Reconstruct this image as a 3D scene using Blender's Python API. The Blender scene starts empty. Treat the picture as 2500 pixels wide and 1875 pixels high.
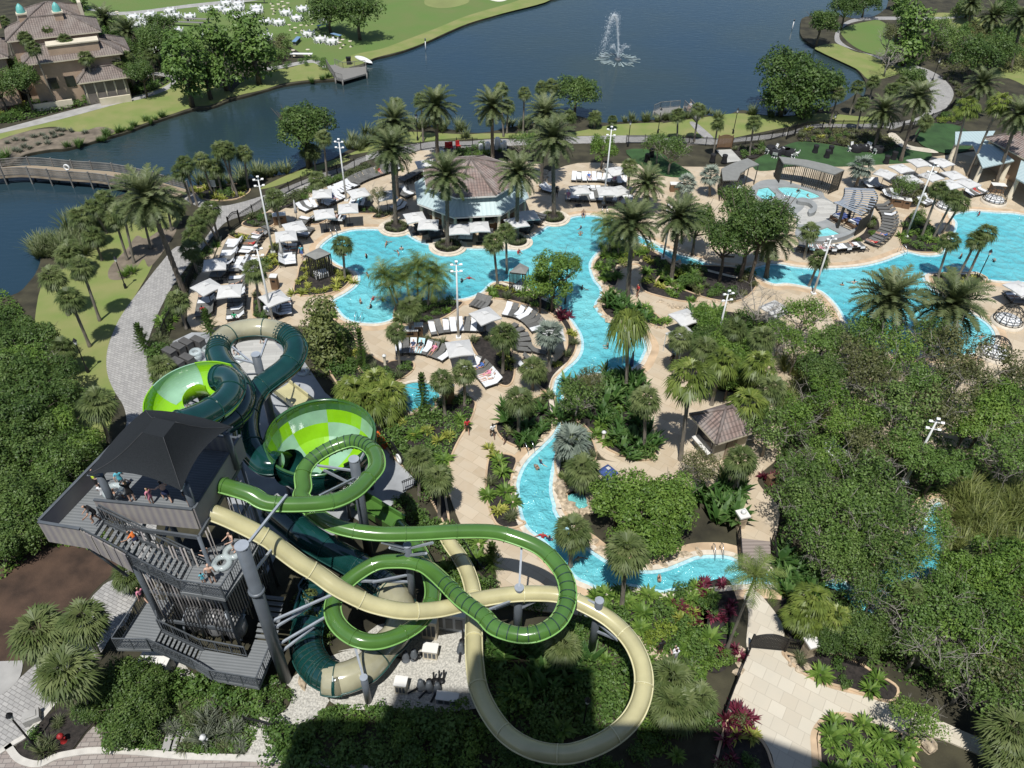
import bpy, bmesh, math, random
import numpy as np
from mathutils import Vector, Matrix
from mathutils.geometry import delaunay_2d_cdt
R_ = math.radians
rng = np.random.default_rng(7)
random.seed(7)
S = bpy.context.scene
COL = S.collection
# ---------------------------------------------------------------- camera geometry (metres, camera above the origin)
H = 46.0; F = 1878.0; CX, CY = 1250.0, 937.5
ROT = ((0.99962053, 0.02754639, 0.0), (0.01783572, -0.64723392, 0.76208276), (0.02099263, -0.76179357, -0.64747962))
TL = {0: (0, 0, .8848), 'a': (350, 760, 3.6867), 'b': (650, 1150, 3.6867), 'c': (80, 1130, 3.6867), 'd': (600, 950, 5.53),
      'e': (450, 330, 3.6867), 'f': (950, 330, 3.6867), 'g': (1700, 330, 3.6867), 'h': (280, 0, 2.1167), 'i': (2000, 0, 2.54)}
for _i, (_x, _y) in enumerate(((0, 0), (800, 0), (1600, 0), (0, 600), (800, 600), (1600, 600), (0, 1200), (800, 1200), (1600, 1200))):
    TL[_i + 1] = (_x, _y, 2.4578)

def ray(k, x, y):
    a, b, s = TL[k]
    c = (a + x / s - CX, b + y / s - CY, F)
    return [sum(ROT[i][j] * c[j] for j in range(3)) for i in range(3)]

def P(k, x, y, z=0.0):
    """survey point: tile pixel -> place on the level z"""
    r = ray(k, x, y); s = (H - z) / -r[2]
    return Vector((r[0] * s, r[1] * s, z))

def hgt(g, k, x, y):
    r = ray(k, x, y); s = math.hypot(g[0], g[1]) / math.hypot(r[0], r[1])
    return H + r[2] * s

def key(s):
    return int(s) if s.isdigit() else s

def pts(spec, z=0.0):
    """'1: 10,20 30,40 2: 5,5' -> world points"""
    out = []; k = None
    for w in spec.split():
        if w.endswith(':'): k = key(w[:-1])
        else:
            x, y = w.split(','); out.append(P(k, float(x), float(y), z))
    return out

def smooth(ps, n=6, closed=True):
    ps = [Vector(p) for p in ps]; m = len(ps); out = []
    for i in range(m if closed else m - 1):
        if closed: p0, p1, p2, p3 = ps[i - 1], ps[i], ps[(i + 1) % m], ps[(i + 2) % m]
        else: p0, p1, p2, p3 = ps[max(i - 1, 0)], ps[i], ps[i + 1], ps[min(i + 2, m - 1)]
        for j in range(n):
            t = j / n
            out.append(0.5 * ((2 * p1) + (p2 - p0) * t + (2 * p0 - 5 * p1 + 4 * p2 - p3) * t * t + (3 * p1 - p0 - 3 * p2 + p3) * t ** 3))
    if not closed: out.append(ps[-1])
    return out

# ---------------------------------------------------------------- materials
MATS = {}
def newmat(name):
    m = bpy.data.materials.new(name); m.use_nodes = True
    return m, m.node_tree.nodes, m.node_tree.links, m.node_tree.nodes['Principled BSDF']

def coords(N, L, kind, rot=0, scale=(1, 1, 1)):
    if kind == 'world':
        g = N.new('ShaderNodeNewGeometry'); o = g.outputs['Position']
    else:
        t = N.new('ShaderNodeTexCoord'); o = t.outputs['Object']
    mp = N.new('ShaderNodeMapping'); L.new(o, mp.inputs[0]); mp.inputs['Rotation'].default_value = (0, 0, rot); mp.inputs['Scale'].default_value = scale
    return mp.outputs[0]

def col4(c): return (c[0], c[1], c[2], 1)

def mat(name, c, rough=.6, var=.18, scale=2.0, bump=0.0, metallic=0.0, kind='object', c2=None, coat=0, bscale=None, spec=.5, rnd=0):
    m, N, L, b = newmat(name)
    v = coords(N, L, kind)
    n = N.new('ShaderNodeTexNoise'); n.inputs['Scale'].default_value = scale; n.inputs['Detail'].default_value = 6; L.new(v, n.inputs[0])
    r = N.new('ShaderNodeValToRGB'); L.new(n.outputs[0], r.inputs[0])
    r.color_ramp.elements[0].position = .32; r.color_ramp.elements[1].position = .68
    lo = c2 or tuple(x * (1 - var) for x in c); hi = tuple(min(1, x * (1 + var)) for x in c)
    r.color_ramp.elements[0].color = col4(lo); r.color_ramp.elements[1].color = col4(hi)
    out = r.outputs[0]
    if rnd:
        oi = N.new('ShaderNodeObjectInfo'); hs = N.new('ShaderNodeHueSaturation'); mr = N.new('ShaderNodeMapRange')
        L.new(oi.outputs['Random'], mr.inputs[0]); mr.inputs[3].default_value = 1 - rnd; mr.inputs[4].default_value = 1 + rnd
        L.new(mr.outputs[0], hs.inputs['Value']); L.new(out, hs.inputs['Color']); out = hs.outputs[0]
    L.new(out, b.inputs['Base Color'])
    b.inputs['Roughness'].default_value = rough; b.inputs['Metallic'].default_value = metallic; b.inputs['Specular IOR Level'].default_value = spec
    if coat: b.inputs['Coat Weight'].default_value = coat; b.inputs['Coat Roughness'].default_value = .06
    if bump:
        n2 = N.new('ShaderNodeTexNoise'); n2.inputs['Scale'].default_value = bscale or scale * 6; n2.inputs['Detail'].default_value = 4; L.new(v, n2.inputs[0])
        bp = N.new('ShaderNodeBump'); bp.inputs['Strength'].default_value = bump; bp.inputs['Distance'].default_value = .05
        L.new(n2.outputs[0], bp.inputs['Height']); L.new(bp.outputs[0], b.inputs['Normal'])
    MATS[name] = m
    return m

def brickmat(name, c1, c2, mortar, bw, bh, rot=0, rough=.7, msize=.012, kind='world', stain=.25, offset=.5, bump=.3, sscale=.35, stainc=None):
    m, N, L, b = newmat(name)
    v = coords(N, L, kind, rot)
    br = N.new('ShaderNodeTexBrick'); L.new(v, br.inputs['Vector']); br.offset = offset
    br.inputs['Color1'].default_value = col4(c1); br.inputs['Color2'].default_value = col4(c2); br.inputs['Mortar'].default_value = col4(mortar)
    br.inputs['Scale'].default_value = 1; br.inputs['Brick Width'].default_value = bw; br.inputs['Row Height'].default_value = bh
    br.inputs['Mortar Size'].default_value = msize; br.inputs['Bias'].default_value = 0
    n = N.new('ShaderNodeTexNoise'); n.inputs['Scale'].default_value = sscale; n.inputs['Detail'].default_value = 8; n.inputs['Roughness'].default_value = .65; L.new(v, n.inputs[0])
    rp = N.new('ShaderNodeMapRange'); rp.inputs[1].default_value = .35; rp.inputs[2].default_value = .7; rp.inputs[3].default_value = 0; rp.inputs[4].default_value = stain; L.new(n.outputs[0], rp.inputs[0])
    mx = N.new('ShaderNodeMix'); mx.data_type = 'RGBA'; L.new(rp.outputs[0], mx.inputs[0]); L.new(br.outputs[0], mx.inputs[6]); mx.inputs[7].default_value = col4(stainc or tuple(x * .55 for x in c2))
    L.new(mx.outputs[2], b.inputs['Base Color']); b.inputs['Roughness'].default_value = rough
    bp = N.new('ShaderNodeBump'); bp.inputs['Strength'].default_value = bump; bp.inputs['Distance'].default_value = .02; bp.invert = True
    L.new(br.outputs[1], bp.inputs['Height']); L.new(bp.outputs[0], b.inputs['Normal'])
    MATS[name] = m
    return m

def wavemat(name, c1, c2, scale, rot=0, rough=.6, kind='object', axis='X', bump=.6, profile='SIN', noise=.4, dist=.04, metallic=0):
    """parallel ridges: planks, standing seams, roof tiles, strips"""
    m, N, L, b = newmat(name)
    v = coords(N, L, kind, rot)
    w = N.new('ShaderNodeTexWave'); w.bands_direction = axis; w.wave_profile = profile; w.inputs['Scale'].default_value = scale; L.new(v, w.inputs[0])
    n = N.new('ShaderNodeTexNoise'); n.inputs['Scale'].default_value = 1.3; n.inputs['Detail'].default_value = 7; L.new(v, n.inputs[0])
    r = N.new('ShaderNodeValToRGB'); r.color_ramp.elements[0].color = col4(c1); r.color_ramp.elements[1].color = col4(c2)
    ad = N.new('ShaderNodeMix'); ad.inputs[0].default_value = noise; L.new(w.outputs[1], ad.inputs[2]); L.new(n.outputs[0], ad.inputs[3])
    L.new(ad.outputs[0], r.inputs[0]); L.new(r.outputs[0], b.inputs['Base Color']); b.inputs['Roughness'].default_value = rough; b.inputs['Metallic'].default_value = metallic
    bp = N.new('ShaderNodeBump'); bp.inputs['Strength'].default_value = bump; bp.inputs['Distance'].default_value = dist
    L.new(w.outputs[1], bp.inputs['Height']); L.new(bp.outputs[0], b.inputs['Normal'])
    MATS[name] = m
    return m

def leafmat(name, dark, mid, light, trans=.25, rough=.55):
    m, N, L, b = newmat(name)
    at = N.new('ShaderNodeAttribute'); at.attribute_name = 'rnd'
    oi = N.new('ShaderNodeObjectInfo')
    ad = N.new('ShaderNodeMath'); ad.operation = 'MULTIPLY_ADD'; L.new(oi.outputs['Random'], ad.inputs[0]); ad.inputs[1].default_value = .3; ad.inputs[2].default_value = -.15
    a2 = N.new('ShaderNodeMath'); a2.operation = 'ADD'; L.new(at.outputs['Fac'], a2.inputs[0]); L.new(ad.outputs[0], a2.inputs[1])
    r = N.new('ShaderNodeValToRGB'); L.new(a2.outputs[0], r.inputs[0])
    e = r.color_ramp.elements; e[0].color = col4(dark); e[1].color = col4(light); e[0].position = 0; e[1].position = 1
    k = e.new(.5); k.color = col4(mid)
    L.new(r.outputs[0], b.inputs['Base Color']); b.inputs['Roughness'].default_value = rough; b.inputs['Specular IOR Level'].default_value = .35
    tr = N.new('ShaderNodeBsdfTranslucent'); L.new(r.outputs[0], tr.inputs[0])
    mx = N.new('ShaderNodeMixShader'); mx.inputs[0].default_value = trans
    L.new(b.outputs[0], mx.inputs[1]); L.new(tr.outputs[0], mx.inputs[2]); L.new(mx.outputs[0], N['Material Output'].inputs[0])
    MATS[name] = m
    return m

# ---------------------------------------------------------------- meshes
class MB:
    """collects shapes, builds one mesh"""
    def __init__(s): s.v = []; s.f = []; s.m = []; s.sm = []
    def add(s, verts, faces, mi=0, smooth=False):
        o = len(s.v); s.v += [tuple(v) for v in verts]; s.f += [tuple(i + o for i in f) for f in faces]
        s.m += [mi] * len(faces); s.sm += [smooth] * len(faces); return s
    def box(s, c, d, rz=0, mi=0, taper=1.0):
        x, y, z = d[0] / 2, d[1] / 2, d[2] / 2; ca, sa = math.cos(rz), math.sin(rz); vs = []
        for k, t in ((-z, 1), (z, taper)):
            for a, b in ((-x, -y), (x, -y), (x, y), (-x, y)):
                a *= t; b *= t; vs.append((c[0] + a * ca - b * sa, c[1] + a * sa + b * ca, c[2] + k))
        return s.add(vs, [(3, 2, 1, 0), (4, 5, 6, 7), (0, 1, 5, 4), (1, 2, 6, 5), (2, 3, 7, 6), (3, 0, 4, 7)], mi)
    def bar(s, a, b, w, h=None, mi=0):
        """square bar from a to b"""
        a = Vector(a); b = Vector(b); h = h or w; d = (b - a).normalized(); up = Vector((0, 0, 1)) if abs(d.z) < .97 else Vector((0, 1, 0))
        x = d.cross(up).normalized() * (w / 2); y = x.cross(d).normalized() * (h / 2)
        vs = [a - x - y, a + x - y, a + x + y, a - x + y, b - x - y, b + x - y, b + x + y, b - x + y]
        return s.add(vs, [(3, 2, 1, 0), (4, 5, 6, 7), (0, 1, 5, 4), (1, 2, 6, 5), (2, 3, 7, 6), (3, 0, 4, 7)], mi)
    def tube(s, path, rad, n=8, mi=0, cap=True, smooth=True, closed=False):
        path = [Vector(p) for p in path]; m = len(path)
        if not isinstance(rad, (list, tuple, np.ndarray)): rad = [rad] * m
        vs = []; ref = None
        for i, p in enumerate(path):
            t = (path[min(i + 1, m - 1)] - path[max(i - 1, 0)]) if not closed else (path[(i + 1) % m] - path[i - 1])
            t.normalize()
            if ref is None: ref = Vector((0, 0, 1)) if abs(t.z) < .9 else Vector((1, 0, 0))
            x = t.cross(ref).normalized(); y = x.cross(t).normalized()
            if abs(t.z) >= .9: ref = y
            for k in range(n):
                a = 2 * math.pi * k / n; vs.append(p + x * (math.cos(a) * rad[i]) + y * (math.sin(a) * rad[i]))
        fs = []
        for i in range(m if closed else m - 1):
            j = (i + 1) % m
            for k in range(n):
                k2 = (k + 1) % n; fs.append((i * n + k, i * n + k2, j * n + k2, j * n + k))
        s.add(vs, fs, mi, smooth)
        if cap and not closed:
            o = len(s.v) - m * n
            s.f += [tuple(o + k for k in range(n))[::-1], tuple(o + (m - 1) * n + k for k in range(n))]; s.m += [mi, mi]; s.sm += [False, False]
        return s
    def prism(s, poly, z0, z1, mi=0, top=True, bottom=False):
        n = len(poly); vs = [(p[0], p[1], z0) for p in poly] + [(p[0], p[1], z1) for p in poly]
        fs = [(i, (i + 1) % n, n + (i + 1) % n, n + i) for i in range(n)]
        if top: fs.append(tuple(range(n, 2 * n)))
        if bottom: fs.append(tuple(range(n))[::-1])
        return s.add(vs, fs, mi)
    def lathe(s, prof, n=12, c=(0, 0, 0), mi=0, smooth=True):
        vs = []; fs = []
        for r, z in prof:
            for k in range(n):
                a = 2 * math.pi * k / n; vs.append((c[0] + r * math.cos(a), c[1] + r * math.sin(a), c[2] + z))
        for i in range(len(prof) - 1):
            for k in range(n):
                k2 = (k + 1) % n; fs.append((i * n + k, i * n + k2, (i + 1) * n + k2, (i + 1) * n + k))
        return s.add(vs, fs, mi, smooth)
    def mesh(s, name, mats):
        me = bpy.data.meshes.new(name); me.from_pydata(s.v, [], s.f); me.update()
        for m in (mats if isinstance(mats, (list, tuple)) else [mats]): me.materials.append(MATS[m] if isinstance(m, str) else m)
        if len(me.polygons) == len(s.m):
            me.polygons.foreach_set('material_index', s.m); me.polygons.foreach_set('use_smooth', s.sm)
        return me
    def build(s, name, mats, parent=None, **kw): return link(name, s.mesh(name, mats), parent, **kw)

def link(name, me, parent=None, loc=None, rz=None, sc=None, label=None, cat=None, group=None, kind=None):
    o = bpy.data.objects.new(name, me); COL.objects.link(o)
    if parent is not None: o.parent = parent
    if loc is not None: o.location = loc
    if rz is not None: o.rotation_euler = (0, 0, rz)
    if sc is not None: o.scale = sc if isinstance(sc, (tuple, list)) else (sc, sc, sc)
    return tag(o, label, cat, group, kind)

def tag(o, label=None, cat=None, group=None, kind=None):
    if label: o['label'] = label
    if cat: o['category'] = cat
    if group: o['group'] = group
    if kind: o['kind'] = kind
    return o

def empty(name, loc=(0, 0, 0), rz=0, label=None, cat=None, group=None):
    o = bpy.data.objects.new(name, None); COL.objects.link(o); o.location = loc; o.rotation_euler = (0, 0, rz); o.empty_display_size = .3
    return tag(o, label, cat, group)

def setmat(o, m, slot=0):
    s = o.material_slots[slot]; s.link = 'OBJECT'; s.material = MATS[m] if isinstance(m, str) else m

def quads_mesh(name, V, mats, rnd=None, mi=None, smooth=False):
    """V: (N,4,3) array of quads, rnd: per-face value"""
    N = len(V); me = bpy.data.meshes.new(name)
    me.vertices.add(N * 4); me.vertices.foreach_set('co', np.ascontiguousarray(V, dtype=np.float32).reshape(-1))
    me.loops.add(N * 4); me.loops.foreach_set('vertex_index', np.arange(N * 4, dtype=np.int32))
    me.polygons.add(N); me.polygons.foreach_set('loop_start', np.arange(0, N * 4, 4, dtype=np.int32))
    me.update(calc_edges=True)
    for m in (mats if isinstance(mats, (list, tuple)) else [mats]): me.materials.append(MATS[m])
    if rnd is not None:
        a = me.attributes.new('rnd', 'FLOAT', 'FACE'); a.data.foreach_set('value', np.asarray(rnd, dtype=np.float32))
    if mi is not None: me.polygons.foreach_set('material_index', np.asarray(mi, dtype=np.int32))
    me.validate()
    return me

def poly_mesh(outer, holes=(), z=0.0, skirt=0.0):
    """flat sheet with holes (constrained triangulation) and an optional edge going down"""
    vs = []; es = []; loops = []
    for lp in [outer] + list(holes):
        o = len(vs); vs += [Vector((p[0], p[1])) for p in lp]; n = len(lp)
        es += [(o + i, o + (i + 1) % n) for i in range(n)]; loops.append([(p[0], p[1]) for p in lp])
    r = delaunay_2d_cdt(vs, es, [], 0, 1e-5)
    def inside(x, y, lp):
        c = False; n = len(lp); j = n - 1
        for i in range(n):
            if (lp[i][1] > y) != (lp[j][1] > y) and x < (lp[j][0] - lp[i][0]) * (y - lp[i][1]) / (lp[j][1] - lp[i][1]) + lp[i][0]: c = not c
            j = i
        return c
    V = [(p.x, p.y, z) for p in r[0]]; Fs = []
    for f in r[2]:
        x = sum(V[i][0] for i in f) / len(f); y = sum(V[i][1] for i in f) / len(f)
        if inside(x, y, loops[0]) and not any(inside(x, y, h) for h in loops[1:]): Fs.append(tuple(f))
    mb = MB(); mb.add(V, Fs)
    if skirt:
        for lp in loops:
            n = len(lp); mb.add([(p[0], p[1], z) for p in lp] + [(p[0], p[1], z - skirt) for p in lp], [(i, n + i, n + (i + 1) % n, (i + 1) % n) for i in range(n)])
    # face up
    for i, f in enumerate(mb.f[:len(Fs)]):
        a, b, c = (Vector(mb.v[j]) for j in f[:3])
        if (b - a).cross(c - a).z < 0: mb.f[i] = tuple(reversed(f))
    return mb

def sheet(name, outer, m, z, holes=(), skirt=0.0, kind='structure', **kw):
    return poly_mesh(outer, holes, z, skirt).build(name, m, kind=kind, **kw)

def offset_loop(lp, d):
    """closed loop moved sideways by d (positive = outwards for any winding)"""
    lp = [Vector((p[0], p[1], 0)) for p in lp]; n = len(lp)
    area = sum(lp[i].x * lp[(i + 1) % n].y - lp[(i + 1) % n].x * lp[i].y for i in range(n)); sg = 1 if area > 0 else -1
    out = []
    for i in range(n):
        t = lp[(i + 1) % n] - lp[i - 1]
        if t.length < 1e-6: t = Vector((1, 0, 0))
        t.normalize(); out.append(lp[i] + Vector((t.y, -t.x, 0)) * d * sg)
    return out

def ring_strip(lp, d0, d1, z0, z1):
    """kerb: band between two offsets of a loop, with top, inner and outer face"""
    a = offset_loop(lp, d0); b = offset_loop(lp, d1); n = len(lp); mb = MB()
    vs = [(p.x, p.y, z1) for p in a] + [(p.x, p.y, z1) for p in b] + [(p.x, p.y, z0) for p in a] + [(p.x, p.y, z0) for p in b]
    fs = []
    for i in range(n):
        j = (i + 1) % n
        fs += [(i, n + i, n + j, j), (2 * n + i, i, j, 2 * n + j), (n + i, 3 * n + i, 3 * n + j, n + j)]
    return mb.add(vs, fs)

def ribbon(ps, w, z):
    ps = [Vector(p) for p in ps]; L_, R2 = [], []
    for i, p in enumerate(ps):
        t = (ps[min(i + 1, len(ps) - 1)] - ps[max(i - 1, 0)]); t.z = 0; t.normalize(); n = Vector((-t.y, t.x, 0)) * w / 2
        L_.append(p + n); R2.append(p - n)
    return L_ + R2[::-1]

def inpoly(x, y, lp):
    c = False; n = len(lp); j = n - 1
    for i in range(n):
        if (lp[i][1] > y) != (lp[j][1] > y) and x < (lp[j][0] - lp[i][0]) * (y - lp[i][1]) / (lp[j][1] - lp[i][1]) + lp[i][0]: c = not c
        j = i
    return c
# ---------------------------------------------------------------- camera, light, sky
cam = bpy.data.cameras.new('camera'); co = bpy.data.objects.new('camera', cam); COL.objects.link(co); S.camera = co
m3 = Matrix(((ROT[0][0], -ROT[0][1], -ROT[0][2]), (ROT[1][0], -ROT[1][1], -ROT[1][2]), (ROT[2][0], -ROT[2][1], -ROT[2][2])))
# rows of ROT give world axes in picture axes (right, down, forward); blender camera axes are right, up, back
mw = Matrix([[ROT[i][0], -ROT[i][1], -ROT[i][2]] for i in range(3)]).to_4x4(); mw.translation = (0, 0, H); co.matrix_world = mw
cam.sensor_width = 36; cam.lens = F / 2500 * 36; cam.clip_start = .3; cam.clip_end = 4000
w = bpy.data.worlds.new('World'); S.world = w; w.use_nodes = True
SUN_EL, SUN_AZ = R_(66), math.atan2(-.215, -.976)      # direction towards the sun
wn = w.node_tree; sk = wn.nodes.new('ShaderNodeTexSky'); sk.sky_type = 'NISHITA'; sk.sun_disc = False; sk.sun_elevation = SUN_EL
sk.sun_rotation = math.atan2(-.215, -.976) % (2 * math.pi); sk.air_density = 1; sk.dust_density = .6; sk.ozone_density = 1.2
wn.links.new(sk.outputs[0], wn.nodes['Background'].inputs[0]); wn.nodes['Background'].inputs[1].default_value = .085
sl = bpy.data.lights.new('sun', 'SUN'); sl.energy = 4.2; sl.angle = R_(.5); sl.color = (1, .98, .935)
so = bpy.data.objects.new('sun', sl); COL.objects.link(so)
sd = Vector((-.215 * math.cos(SUN_EL), -.976 * math.cos(SUN_EL), math.sin(SUN_EL))); so.rotation_euler = sd.to_track_quat('Z', 'Y').to_euler(); so.location = sd * 150
S.view_settings.view_transform = 'Standard'; S.view_settings.look = 'None'; S.view_settings.exposure = 0.2; S.view_settings.gamma = 1
S.render.engine = 'CYCLES'
S.cycles.max_bounces = 6; S.cycles.diffuse_bounces = 2; S.cycles.glossy_bounces = 2; S.cycles.transmission_bounces = 4; S.cycles.transparent_max_bounces = 8
S.cycles.caustics_reflective = False; S.cycles.caustics_refractive = False
S.cycles.use_denoising = True

# ---------------------------------------------------------------- surface materials
mat('soil', (.040, .036, .020), .95, scale=.5, var=.5, bump=.6, kind='world', bscale=9)
mat('mulch', (.026, .021, .018), .95, scale=4, var=.55, bump=.9, kind='world', bscale=22)
mat('lawn', (.135, .18, .042), .9, scale=.3, kind='world', c2=(.235, .235, .085), bump=.6, bscale=25)
mat('rich_lawn', (.030, .075, .020), .9, scale=.5, var=.3, kind='world', bump=.5, bscale=25)
mat('golf_lawn', (.085, .145, .030), .9, scale=.16, kind='world', c2=(.125, .165, .045), bump=.3, bscale=12)
mat('putting_green', (.20, .225, .075), .9, scale=.2, var=.12, kind='world')
mat('sand', (.62, .59, .52), .9, scale=1, var=.1, kind='world')
mat('bank_soil', (.165, .135, .10), .95, scale=.7, var=.35, kind='world', bump=.6, bscale=8)
mat('red_soil', (.055, .032, .020), .95, scale=.6, var=.5, kind='world', bump=.6, bscale=8)
mat('gravel', (.47, .45, .40), .9, scale=9, var=.35, kind='world', bump=1, bscale=24)
mat('concrete', (.33, .32, .30), .8, scale=.8, var=.15, kind='world', bump=.1)
mat('plaza_concrete', (.30, .31, .32), .6, scale=.45, var=.22, kind='world', bump=.1)
mat('kerb_stone', (.52, .49, .44), .8, scale=2, var=.12, kind='world')
mat('coping', (.60, .53, .43), .65, scale=2, var=.15, kind='world')
mat('pool_tile', (.40, .62, .68), .3, scale=4, var=.2, kind='world')
mat('spa_stone', (.27, .28, .275), .6, scale=.7, var=.15, kind='world')
brickmat('paver', (.42, .405, .38), (.31, .30, .285), (.19, .18, .17), .42, .24, R_(24), stain=.35, msize=.02)
brickmat('paver_drive', (.35, .31, .275), (.27, .225, .20), (.15, .13, .12), .48, .26, R_(-4), stain=.3, msize=.02)
brickmat('travertine', (.54, .44, .315), (.42, .325, .215), (.32, .25, .165), 1.5, .95, R_(35), stain=.55, msize=.014, stainc=(.52, .46, .36), bump=.15, rough=.6, sscale=.5)
brickmat('travertine_pale', (.60, .54, .435), (.52, .455, .355), (.44, .385, .30), .95, .95, R_(32), stain=.35, msize=.02, stainc=(.42, .41, .345), bump=.15, sscale=.3)
brickmat('plank_tile', (.50, .49, .45), (.40, .39, .36), (.28, .27, .25), 2.4, .42, R_(-8), stain=.25, msize=.01, bump=.15)
mat('border_stone', (.50, .365, .235), .65, scale=.9, var=.2, kind='world')

def water_lake():
    m, N, L, b = newmat('lake_water')
    v = coords(N, L, 'world')
    n = N.new('ShaderNodeTexNoise'); n.inputs['Scale'].default_value = .02; n.inputs['Detail'].default_value = 3; L.new(v, n.inputs[0])
    r = N.new('ShaderNodeValToRGB'); L.new(n.outputs[0], r.inputs[0]); r.color_ramp.elements[0].position = .4; r.color_ramp.elements[1].position = .62
    r.color_ramp.elements[0].color = (.017, .040, .060, 1); r.color_ramp.elements[1].color = (.028, .046, .044, 1)
    L.new(r.outputs[0], b.inputs['Base Color']); b.inputs['Roughness'].default_value = .06; b.inputs['IOR'].default_value = 1.333; b.inputs['Specular IOR Level'].default_value = .8
    v2 = coords(N, L, 'world', R_(-15), (.7, 2.2, 1))
    n1 = N.new('ShaderNodeTexNoise'); n1.inputs['Scale'].default_value = .9; n1.inputs['Detail'].default_value = 5; n1.inputs['Distortion'].default_value = .4; L.new(v2, n1.inputs[0])
    bp = N.new('ShaderNodeBump'); bp.inputs['Strength'].default_value = .35; bp.inputs['Distance'].default_value = .12; L.new(n1.outputs[0], bp.inputs['Height']); L.new(bp.outputs[0], b.inputs['Normal'])
    MATS['lake_water'] = m
def water_pool(name, c1, c2, sc=1.15, st=1.0):
    """rippled surface: the net of light comes from the slopes of the ripples"""
    m, N, L, b = newmat(name)
    v = coords(N, L, 'world')
    wn_ = N.new('ShaderNodeTexNoise'); wn_.inputs['Scale'].default_value = 1.1; wn_.inputs['Detail'].default_value = 3; L.new(v, wn_.inputs[0])
    mx = N.new('ShaderNodeMix'); mx.data_type = 'VECTOR'; mx.inputs[0].default_value = .38; L.new(v, mx.inputs[4]); L.new(wn_.outputs[1], mx.inputs[5])
    vo = N.new('ShaderNodeTexVoronoi'); vo.feature = 'F1'; vo.inputs['Scale'].default_value = sc * 1.25; L.new(mx.outputs[1], vo.inputs['Vector'])
    n = N.new('ShaderNodeTexNoise'); n.inputs['Scale'].default_value = 4.5; n.inputs['Detail'].default_value = 3; L.new(v, n.inputs[0])
    ad = N.new('ShaderNodeMath'); ad.operation = 'MULTIPLY_ADD'; L.new(n.outputs[0], ad.inputs[0]); ad.inputs[1].default_value = .35; L.new(vo.outputs['Distance'], ad.inputs[2])
    bp = N.new('ShaderNodeBump'); bp.inputs['Strength'].default_value = st; bp.inputs['Distance'].default_value = .46; L.new(ad.outputs[0], bp.inputs['Height']); L.new(bp.outputs[0], b.inputs['Normal'])
    n2 = N.new('ShaderNodeTexNoise'); n2.inputs['Scale'].default_value = .085; n2.inputs['Detail'].default_value = 2; L.new(v, n2.inputs[0])
    r = N.new('ShaderNodeValToRGB'); L.new(n2.outputs[0], r.inputs[0]); r.color_ramp.elements[0].position = .35; r.color_ramp.elements[1].position = .65
    r.color_ramp.elements[0].color = col4(c1); r.color_ramp.elements[1].color = col4(c2)
    L.new(r.outputs[0], b.inputs['Base Color']); b.inputs['Roughness'].default_value = .08; b.inputs['IOR'].default_value = 1.333; b.inputs['Specular IOR Level'].default_value = .5
    MATS[name] = m
water_lake()
water_pool('pool_water', (.075, .40, .475), (.165, .52, .56))
water_pool('river_water', (.125, .44, .43), (.165, .475, .455), 1.0)
water_pool('spa_water', (.20, .58, .60), (.24, .60, .62), 1.3, .5)

# ---------------------------------------------------------------- ground and water
lake_pts = pts('2: 2300,-300 1700,-110 1330,0 1050,80 850,140 700,205 600,250 460,305 350,335 280,352 215,390 150,420 '
               '1: 2100,470 2000,480 1850,490 1700,512 1600,540 1480,575 1380,600 1280,640 1170,655 1050,690 900,740 780,785 700,810 560,850 400,893 300,900 150,930 60,985 -300,1000 -700,1100 -800,1500 '
               '4: -700,300 -300,330 60,300 180,210 230,130 260,40 1: 320,1500 400,1390 480,1330 560,1290 650,1200 800,1150 900,1150 1050,1150 1170,1112 1300,1108 1400,1092 1560,1062 1720,1045 1830,1000 1980,960 2080,905 2200,850 '
               '2: 300,790 480,770 560,755 700,770 850,795 960,792 1100,762 1250,735 1400,700 1500,695 1650,735 1760,730 1950,718 '
               '3: 60,718 270,690 400,700 520,660 650,690 850,690 1000,655 1060,640 1150,600 1210,560 1250,575 1265,500 1205,412 1100,360 1000,312 960,280 880,222 870,160 900,100 1100,95 1200,110 1300,100 1370,60 1400,0 '
               '3: 1480,-300 1500,-800 2: 2300,-800')
lake = smooth(lake_pts, 4)
gx = [(-900, -120), (900, -120), (900, 1500), (-900, 1500)]
sheet('ground', gx, 'soil', 0.0, holes=[lake], skirt=.9)
sheet('lake_water', offset_loop(lake, .6), 'lake_water', -.35)

def lay(name, spec, m, z, sm=5, holes=(), skirt=0.0):
    ps = pts(spec, z)
    lp = smooth(ps, sm) if sm else ps
    sheet(name, lp, m, z, holes, skirt); return lp

G_ = {}
lay('golf_course', '2: 1340,-10 1050,70 850,130 700,190 600,240 460,295 280,342 200,375 60,400 1: 2000,395 1880,360 1600,400 1450,420 1250,300 900,280 500,200 450,130 520,60 200,-120 '
    '1: -300,-200 0,-420 2212,-420 2: 1340,-300', 'golf_lawn', .016, 0)
lay('bank_lawn_golf', '2: 1335,0 1050,80 850,138 700,200 600,247 460,300 280,348 200,385 130,405 1: 2060,455 1980,470 1850,480 1700,500 1590,535 1480,560 1380,575 1480,470 1600,430 1760,400 1850,370 2000,390 2: 150,330 330,290 480,235 650,170 850,90 1150,0 1250,-60', 'lawn', .024)
lay('cypress_ground', '1: 960,455 1100,380 1300,280 1500,230 1700,260 1850,370 1700,420 1560,440 1480,480 1380,572 1250,500 1080,430', 'soil', .019)
lay('putting_green', '2: 580,20 640,45 740,45 830,22 850,0 820,-30 620,-30', 'putting_green', .032)
lay('sand_bunker', '2: 960,-10 1010,8 1060,5 1090,-15', 'sand', .032)
lay('golf_path', '1: 490,60 540,55 620,42 600,90 760,88 900,74 1200,38 1500,8 1750,-30 2000,-60 2000,-75 1700,-45 1450,-8 1150,24 850,62 700,72 640,70 560,66', 'concrete', .034)
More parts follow.
